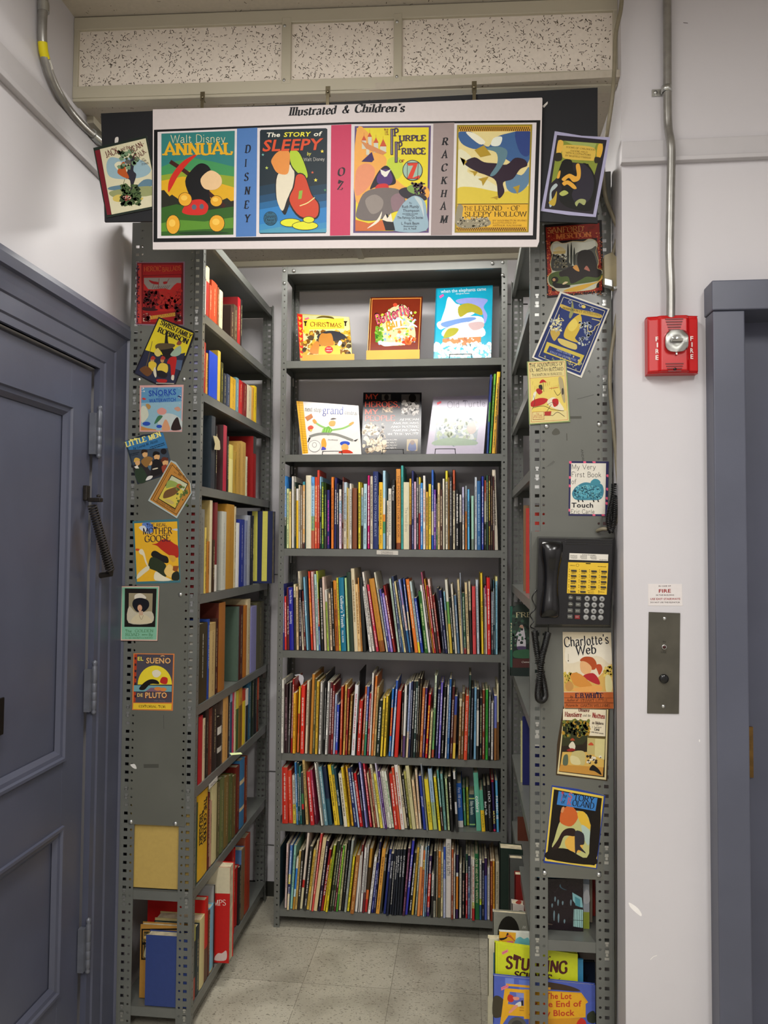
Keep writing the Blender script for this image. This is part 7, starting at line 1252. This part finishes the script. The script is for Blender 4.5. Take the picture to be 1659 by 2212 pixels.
spines(FD, 2005, .404, (-.07, -.03), '''786 847 764 1540 2663b8/.85:e0dcd8|First 100 animals@.1:.55|eceff6|chunky blue board book with white foot; 852 886 834 1592 4f9a6a|Colours@.4:.6|e8f0e8; 888 914 877 1582 aebc30; 918 984 908 1668 1f464f/.1:b8c86a/.14:1f464f/.9:9ac87a/.94:1f464f|Baby Animals@.2:.62|e4eee8|squat dark teal board book with lime bands''', 'right half of seventh shelf, '+BK, 'board books on the seventh shelf of the back bookcase')
spines(FD, 2045, .404, (-.016, -.002), '''998 1051 960 1420 64b498|colors@.4:.68@.7@.2@b|eef4f0|tall mint board book with white lower-case title; 1058 1098 1028 1622 57a888/.48:e9bf2a|Trucks@.55:.9|4a7a2a; 1102 1138 1070 1570 141416|Baby Talk@.35:.65@.6@.2@b|ecf0ee|black board book with white title and coloured dots
1141 1180 1113 1560 1a1a1c|100@.12:.36@.6~Numbers@.42:.7@.4|c8c8c8; 1186 1221 1160 1502 c22040/.04:241a54/.95:c82a50|MOODS@.6:.85|ece05a; 1226 1254 1208 1507 54a2cc|MUSIC IS@.3:.75@.8@.1@b|e6eef4''', 'right end of seventh shelf, '+BK, 'board books on the seventh shelf of the back bookcase')
R5A = '''200 214 217 260 1f3a44||dfe4e4; 279 303 302 222 dcc4bc||8a5a54; 304 329 343 236 5585c8/.45:d8cf5a/.6:2a2c5a/.75:e0cc9a||e8ecf4; 340 366 386 236 92c4ae||4a7a6a; 367 391 413 380 dcd8c8/.2:2f7acc/.6:b8d8e0/.75:b8862c|-; 393 419 440 302 c2a25a||6a4a14
420 446 470 290 2a2622; 449 476 532 98 dcccbc/.62:c22a20/.72:dcd2a8|-||tall leaning white book with one red band; 490 520 562 250 373737; 522 551 602 287 dab446||6a4a14; 552 574 640 192 d2bc94; 576 598 678 112 da4c46||f0c0b0; 600 637 708 155 d8c494|TALES OF THE@.14:.44@.42|7a6a4a
650 678 742 190 2a1a3a; 680 706 775 285 921a1a|THE FOREST IN THE SEA@.25:.75@.6|f4ece4; 708 728 788 392 ebc61e; 730 756 822 240 a0b22a/.5:e0cc2c||3a5a1c; 772 800 866 192 26281c||a8a878; 802 822 890 230 3a5228; 822 846 908 262 5a1c2a||d8a8a0; 847 870 928 240 46942b||d8e84a
872 905 942 217 c2ba8a||7a7450; 907 934 984 182 161616||8a8a84; 937 964 1022 182 9aa29c||5a625c; 966 998 1034 360 ebdb2b||7a7014; 1006 1045 1074 350 a2652a||e0b878; 1056 1085 1114 350 e4e2dc|-; 1092 1108 1138 232 8a2a2a/.1:c8c4bc; 1110 1136 1166 262 e2e0da||3a3a3a; 1138 1160 1196 230 b8b4b0/.7:6a1824||5a5a58
1164 1194 1226 272 b8862a/.3:3a2a14/.65:d2682c/.8:b81f1c|-; 1198 1228 1274 365 e6e4e0||6a6a6a; 1236 1262 1298 430 1f2470||a8b0d8; 1264 1285 1330 200 1c1a44||b8b4cc; 1290 1328 1362 276 da9c3e||7a4a14; 1330 1356 1392 335 31302a|JACK LONDON@.06:.28|d8d4cc; 1372 1400 1440 280 1a2a72|CHARLES BARKLEY@.08:.35|e8e8ee; 1402 1430 1462 330 121a30|TED WILLIAMS@.12:.4|e8e8ee; 1440 1462 1496 280 161e2e; 1464 1486 1518 285 121826|JACKIE ROBINSON@.1:.45|eaeaea; 1488 1512 1540 285 141a28|STAN MUSIAL@.14:.4|e8e8e8'''
R5B = '''59 81 102 280 161e2c|BABE RUTH@.1:.35|e8e8e8; 84 108 130 282 121824|WILT CHAMBERLAIN@.1:.42|e8e8e8; 110 140 160 282 151c2a|ROY CAMPANELLA@.1:.42|e8e8e8; 148 176 212 272 451d36||a86a8a; 178 206 258 187 3738ac/.35:6a2a8a/.55:3738ac||e4e4f4; 216 246 284 322 14151c||e8e8e8; 248 274 314 260 caa236||6a4a10; 285 308 342 222 7a8476
310 341 356 242 e0d8cc/.3:d8884a|-; 343 372 378 292 d8743a/.15:ecc86a/.3:d8743a||4a1c14; 375 392 405 257 a8ccdc||2a4a8a; 394 412 430 240 3a5a7a; 415 446 448 352 351a4a/.3:c8281f/.85:45206a||f0dcd8; 463 487 476 560 dcdad2/.5:1a1a1a; 489 515 498 302 1c1c1a/.75:9a9a8a||4a4a44; 518 536 528 290 8a7a5a; 540 569 548 302 da862a/.35:c27226/.7:4a4a2a||4a2a10
571 596 580 312 e6dca8; 600 626 603 252 2850b2/.45:a8aec8||c8d0e4; 628 685 632 162 dcd8d0|KEEPERS of the EARTH@.06:.47@.6@.2@r|2a2a28|thick white book with tall black serif title; 688 711 694 282 b8562a/.3:8a3a24||e8d4b4; 713 733 716 330 e2ded2||8a7a6a; 735 769 741 342 281a44/.28:dcdcd8/.34:da862a/.85:3a1c54|-; 776 802 780 442 dad6c8||8a8678
806 839 810 542 151517||c8a090; 848 870 851 332 1c4a34/.3:b21c2c||e8d8d4; 872 899 875 352 1c2240/.5:4a6088||c8d0e0; 903 917 904 370 e0dcd4; 919 949 919 392 e2dcd0/.7:c8ca7a/.8:b81f24||b84a3a; 956 1000 947 332 1d6638|GO IN AND OUT THE WINDOW@.07:.75@.55@.2@r|e8e4b8|dark green book with pale serif capitals; 1002 1026 1001 402 dfe0da/.65:c8dc3a/.75:2f5a8a||4a4a4a
1029 1055 1031 432 15172c||a8acb8; 1057 1086 1057 382 351a52/.28:4a5cae|-; 1088 1115 1089 482 d2d0cc||8a8884; 1122 1147 1122 412 803018||e0a060; 1149 1173 1147 412 da962a||7a4a10; 1178 1214 1182 432 c2b99e||7a7458'''
spines(FE, 945, .073, (-.003, .018), R5A+'\n'+R5B, 'bottom shelf, '+BK, 'books on the bottom shelf of the back bookcase', fr2=FF, n1=len(parse(R5A)), yb2=1010)

# left bookcase: spines towards the aisle, covers towards us
def side_books(fr, zs, data, where, group, xs=-.846, sgn=1, ymid=None, frm='the near end'):
    todo = []
    for v, cols, txt, tc, sp in parse(data):
        xl, xr, yt = v[:3]; dx = v[3] if len(v) > 3 else 0; X = xs+sgn*dx/1000; yb = v[4] if len(v) > 4 else yt+300
        a = onX(*fr(xl, (yt+yb)/2), X); b = onX(*fr(xr, (yt+yb)/2), X); t = onX(*fr(xl, yt), X)
        dep = v[5]/1000 if len(v) > 5 else None
        todo.append((X, a.y, max(b.y-a.y-.0006, .004), t.z-zs, cols, txt, tc, sp, dep))
    labs = label_row([(size_word(t[2]*.8, t[3]), cname(t[4][0][1]), (t[7] or '').split('!')[0] or None) for t in todo], where, frm)
    for k, (X, y, w, L, cols, txt, tc, sp, dep) in enumerate(todo):
        cv = (sp or '!').split('!')[1] if sp and '!' in sp else None
        N = Vector((sgn, 0, 0)); R = Vector((0, 1, 0)) if sgn > 0 else Vector((0, 1, 0))
        d = dep or min(RB.uniform(.145, .195), L*.9)
        B = Vector((X, y, zs+.0012)); tcol = tc or ('c8b888' if lum(cols[0][1]) < .45 else '4a3828')
        make_book('hardback_book', B, Vector((0, 0, 1)), R, N, L, w, d, cols, cv, txt, tcol, labs[k], group, 5000+k+int(zs*100), True)
G = frame(380, 520, 5.531); Hf = frame(380, 880, 5.267); If = frame(380, 1250, 4.915); Jf = frame(280, 1600, 3.615); LB = 'left bookcase'
side_books(G, 2.255, '''300 331 195 0 900 e2e0d0/.3:b8cfe0/.6:9ab86a|-; 332 362 295 dcd6c8/.25:1c1c1c/.28:e6e0d4||b81f1c; 364 400 300 dccfa0/.3:b02c1f|-; 402 424 525 c84a20||f0d0a0; 426 496 465 c2441c|||thick orange-red hardback!b83e1a; 498 516 555 8a4a28; 518 560 580 cfc2a0||7a6a4a; 655 690 770 3a2620|||dark brown hardback with gilt lines!3a2822; 692 735 758 4a3c2c; 738 772 670 a81820|||tall dark red hardback!6a1014; 774 790 700 1f1a1c''', 'top row, '+LB, 'hardbacks on the top row of the left bookcase')
side_books(G, 2.0, '''287 310 1200 9a9ac0; 312 358 1195 a82a20||e0b090; 360 382 1340 dca048; 396 498 1310 1848c4|-||very thick glossy blue hardback!143a9a; 500 534 1310 d8b848|-; 536 566 1450 45441f||c8b850; 568 604 1580 2a3036; 606 647 1590 364058||b8b8b8; 649 714 1620 c4961f/.2:d2a42a||6a4a14; 716 751 1632 668a90||d8dccf; 753 795 1660 b81818; 797 847 1690 741414; 849 904 1718 cabfa0||4a4438; 906 930 1742 cc963e; 932 964 1732 dcbb20||2a2418''', 'second row down, '+LB, 'hardbacks on the second row of the left bookcase')
side_books(Hf, 1.697, '''405 450 95 242c33/.05:2a3038|-||big tattered black hardback with torn spine!28323a; 452 470 210 171517; 540 580 200 a8203a|-||narrow crimson hardback!4a3030; 582 602 330 1c1a18; 604 650 420 cfc060/.3:e0d48a|-; 652 692 495 a8862c||4a3014; 694 738 410 b08a3c||6a4a1c; 740 794 385 b8934a||7a5a2c; 796 814 560 c2c0a0; 880 915 330 3c3c3a/.28:8a1010|-||red hardback with grey top third!8a1010''', 'third row down, '+LB, 'hardbacks on the third row of the left bookcase')
side_books(Hf, 1.35, '''245 267 1160 8a1418; 269 327 1158 7c7c76||4a4a46; 329 349 1370 d2b85a||3a2c14; 351 384 1528 b2722a||4a2a10; 386 416 1060 d2c4a2|-||tall cream hardback with tan cover!b09a60; 418 443 1510 3a2818; 445 475 1085 742428/.7:d8d0c4|-; 520 574 1185 c2c2b6||8a8a80|thick pale grey hardback with frayed top!a8a89c; 576 664 1100 b2812a||8a5a1c; 666 685 1130 cabd98; 687 721 1315 e0dfdc|-; 723 780 1275 1a2d86||c8cce0; 782 814 1290 7c84a6; 816 847 1230 9a9ea8; 849 868 1230 171b2e; 870 886 1235 1c2030''', 'fourth row down, '+LB, 'hardbacks on the fourth row of the left bookcase')
side_books(If, 1.0, '''207 227 530 d8d4c6|-; 233 335 495 362d12||d8d4c4|thick olive-black hardback with small white title!2e2610; 337 358 440 1d3f8e||c8d0e4; 360 421 482 b2935c/.1:c2a66e||6a4a24; 423 440 430 3a1c14; 455 524 265 a2641f|-||tall broad orange-brown hardback!5a2418; 655 672 305 52645a|-||large grey-green bound volume!4a5c4e; 674 714 300 451a14; 716 754 295 b26b1f|-; 756 790 225 c8b892; 800 856 305 8482b2|-; 858 934 265 545034|||coarse khaki cloth hardback''', 'fifth row down, '+LB, 'hardbacks on the fifth row of the left bookcase')
side_books(If, .74, '''192 238 1480 17171a; 240 284 1480 b0141f|-||bright red hardback near the front post; 286 312 1500 cfba96; 314 348 1400 1a1410||8a7a5a; 350 385 1390 662818||b88a5a; 387 438 1360 221a18; 440 484 1480 15130f/.2:d8d4c8/.35:15130f/.6:c8c4b8/.7:15130f|-; 486 498 1290 5a4a40; 500 554 1260 d29e56||8a5a24; 556 574 1245 1c1c20; 576 600 1215 8aa8c4/.15:2a4a6a; 602 620 1200 c23a5a; 622 638 1205 d6caa4; 640 668 1200 c8b83a/.3:3a5a2c|-; 670 704 1160 c28a34/.3:7a5a20||3a2a10; 706 738 1190 b83a24/.2:d8c02c|-; 740 769 1185 d8d4cc/.3:1f2428|-; 771 797 1085 2a5a74; 799 830 1062 1a2a1c; 832 864 1060 16181a||8a9a7a; 866 884 1062 b84a2a/.4:4a2018''', 'sixth row down, '+LB, 'hardbacks on the sixth row of the left bookcase')
side_books(Jf, .435, '''486 497 470 0 1000 205 d2cec2|-||plain tan-covered volume seen through the left end opening!b59a55; 498 532 520 264628|-; 534 608 435 dcaa1f|THE GOLDEN@.1:.62@.3@.55@B~TREASURY@.22:.62@.34@.12@B|1c180e|golden yellow volume with heavy black title; 610 626 420 5a1418; 628 640 480 b88a74; 642 680 365 d2c692|-; 682 704 340 565030; 706 738 310 626a3c||b8b080; 740 774 300 745f2e; 776 802 285 4e5a2c||a8a06a; 804 829 288 5c5026; 831 858 215 64190f||b88a5a; 860 896 165 3672a0/.3:d8c69a/.36:3672a0/.7:d8c69a/.75:3672a0|-||blue hardback with torn cream patches; 898 919 140 722a14''', 'seventh row down, '+LB, 'hardbacks on the seventh row of the left bookcase')
BG = 'hardbacks on the bottom row of the left bookcase'
side_books(Jf, .079, '''464 494 1546 0 1980 140 29260f|-||squat blue-covered hardback with olive spine!2c3d74; 497 514 1468 0 1950 174 9a9a4a/.2:26302a/.7:a83a24|-||hardback with dark bordered picture cover!a87a34; 516 543 1470 0 1950 150 172c30; 545 582 1412 0 1930 150 d2c48a|-||cream hardback, third tall one!c2b07a; 584 610 1258 0 1850 195 c02216/.6:5a3a24|-||broad red hardback seen above cream one!b81410; 612 626 1340 0 1835 180 5a2a1c; 622 652 1318 0 1820 150 74b2ca/.97:c8b88a|-||sky blue hardback with cream edge; 654 664 1145 0 1700 190 1c1a1c|-||black-bordered grey book behind the sky blue one!9a9a98; 797 808 855 0 1500 160 8a1818/.3:d8ccb0; 810 822 855 0 1450 165 b01418; 824 850 1010 -8 1550 150 ac1212|-||plain red hardback sticking out beyond the tall two-coloured one; 852 868 1000 0 1440 150 1f1f1f; 870 896 865 0 1310 160 7a6244|-||brown-spined hardback with light blue cover!4a6a98; 900 938 770 0 1270 185 a43a20||6a2010|rust red hardback, last before back post!8a4a34''', 'bottom row, '+LB, BG)
# bordered picture and letters on covers that face us
def on_cover(Y, fr, draw, host):
    m = MB(); sh = Sheet(m, lambda x, y: onY(*fr(x, y), Y), NF); draw(sh); return m.build('cover_print', PRINT, host)
def find(s): return next(o for o in bpy.data.objects if o.get('label', '').startswith(s))
h = find('hardback with dark bordered'); y = min((h.matrix_basis @ v.co).y for v in h.data.vertices)-.0004
def dr(s): s.ring('1a1812', [(98, 1475), (460, 1470), (460, 1705), (96, 1705)], 12).P('3a3424', 112, 1490, 450, 1485, 450, 1695, 108, 1695).S('c89a4a', 115, 1530, 160, 1510, 150, 1570, 118, 1590).S('b8b088', 110, 1680, 125, 1610, 145, 1600, 150, 1650, 130, 1690).dots(('16140e', 'c8b878', '6a5a34'), 112, 1490, 320, 1690, 22, 12, 111)
on_cover(y, Jf, dr, h)
def dr(s): s.P('c9c0a2', 500, 975, 785, 990, 783, 1195, 500, 1185).T('e0d4c8', 'STAMPS', 560, 1292, 752, 1286, 44, 'r').S('cfb8b0', 665, 1690, 690, 1660, 720, 1660, 755, 1640, 752, 1712, 670, 1716)
cover('very tall cream and red volume leaning out from the bottom row, left bookcase', Jf, 500, 786, 975, 990, .079, 2.648, .048, 'b81c18', 'b01a16', dr, name='hardback_book', group=BG)
# striped slipcase at the far end of the fourth row, and the tan volume seen through the end opening
zz = 1.352; p = onZ(*Hf(990, 1976), zz); Y = 3.13
cover('navy and yellow striped slipcase sticking out at far end of fourth row', Hf, 812, 1102, 1180, 1180, 1.35, Y, .045, '16204a', '16204a', lambda s: s.P('c8c258', 868, 1182, 930, 1181, 922, 1976, 864, 1976).P('c8c258', 988, 1181, 1046, 1181, 1033, 1976, 974, 1976), name='slipcase', group=BG.replace('bottom', 'fourth'))
# the few books that show on the right bookcase
GRR = 'books showing on the right bookcase'
side_books(frame(1060, 900, 4.81), 1.363, '''366 392 955 0 1690 c83c30|-||coral red hardback with plain spine; 340 364 925 0 1700 8a6a48''', 'right bookcase by the telephone', GRR, xs=.190, sgn=-1)
side_books(frame(1060, 1300, 4.81), .705, '''330 378 1195 -4 2000 171d5a|-||rounded navy hardback; 312 328 1240 0 2010 c8c48a/.2:d8d4c0|-''', 'low on right bookcase', GRR, xs=.190, sgn=-1)
def art_fre(s):
    s.P('1f5a48', 203, 48, 226, 50, 224, 682, 203, 680).S('2a3a30', 230, 70, 400, 60, 420, 400, 250, 420).S('c2bcc0', 300, 260, 330, 240, 350, 300, 365, 460, 320, 480, 270, 460, 290, 340).S('4a3a5a', 275, 465, 360, 465, 358, 500, 290, 500).S('b08a74', 298, 260, 310, 240, 340, 250, 335, 285, 310, 290).S('c2bcc0', 250, 370, 290, 300, 300, 330, 262, 390).S('2f5a3c', 235, 520, 290, 500, 400, 500, 420, 580, 250, 580).P('4a2420', 230, 590, 430, 590, 430, 684, 228, 684).dots(('3a5a44', '1a241e'), 232, 100, 400, 460, 20, 14, 121)
    s.T('d2c89a', 'FRECKLES', 262, 162, 700, 150, 50, 'r').T('d8d0a8', 'FRECKLES', 206, 220, 206, 500, 14, 's').T('d8d0c4', 'Gene Stratton', 322, 635, 560, 630, 18, 'r')
p = onZ(1104, 1441, 1.031)
cover('dark green book with girl in a white dress, standing beside the phone cord', frame(1060, 1300, 4.81), 203, 640, 47, 40, 1.029, min(p.y, 2.95), .018, '16241f', '1f5a48', art_fre, name='hardback_book', group=GRR)
side_books(Mf, .370, '''366 398 118 0 440 5a2a18/.3:c8842a/.6:6a1c18|-''', 'right bookcase behind front post', GRR, xs=.190, sgn=-1)
# a slip of paper and a torn cover flap that stick out
sh, done = sheet_obj('paper_slip', 'greenish paper slip lying on the edge of sixth row, left bookcase', 'paper', If, [(570, 1850), (690, 1845), (705, 1862), (585, 1872)], ((-.836, 0, .748), (.3, -.2, 1)), .0006, 'b8c48a'); done()
sh, done = sheet_obj('torn_flap', 'torn cream cloth flap hanging from the big tattered black hardback', 'torn cover', Hf, [(425, 322), (470, 330), (500, 385), (506, 470), (496, 486), (440, 480), (448, 420)], ((-.835, 0, 0), (1, 0, 0)), .0012, 'c2b48a', MATT); done()
sh, done = sheet_obj('paper_slip', 'curled white paper flap rising from books at left of sixth shelf, back bookcase', 'paper', FC_, [(400, 305), (455, 295), (495, 310), (508, 345), (492, 430), (480, 442), (466, 400), (445, 345)], ((0, 3.10, 0), (.2, -1, .2)), .0006, 'd8d8de'); done()
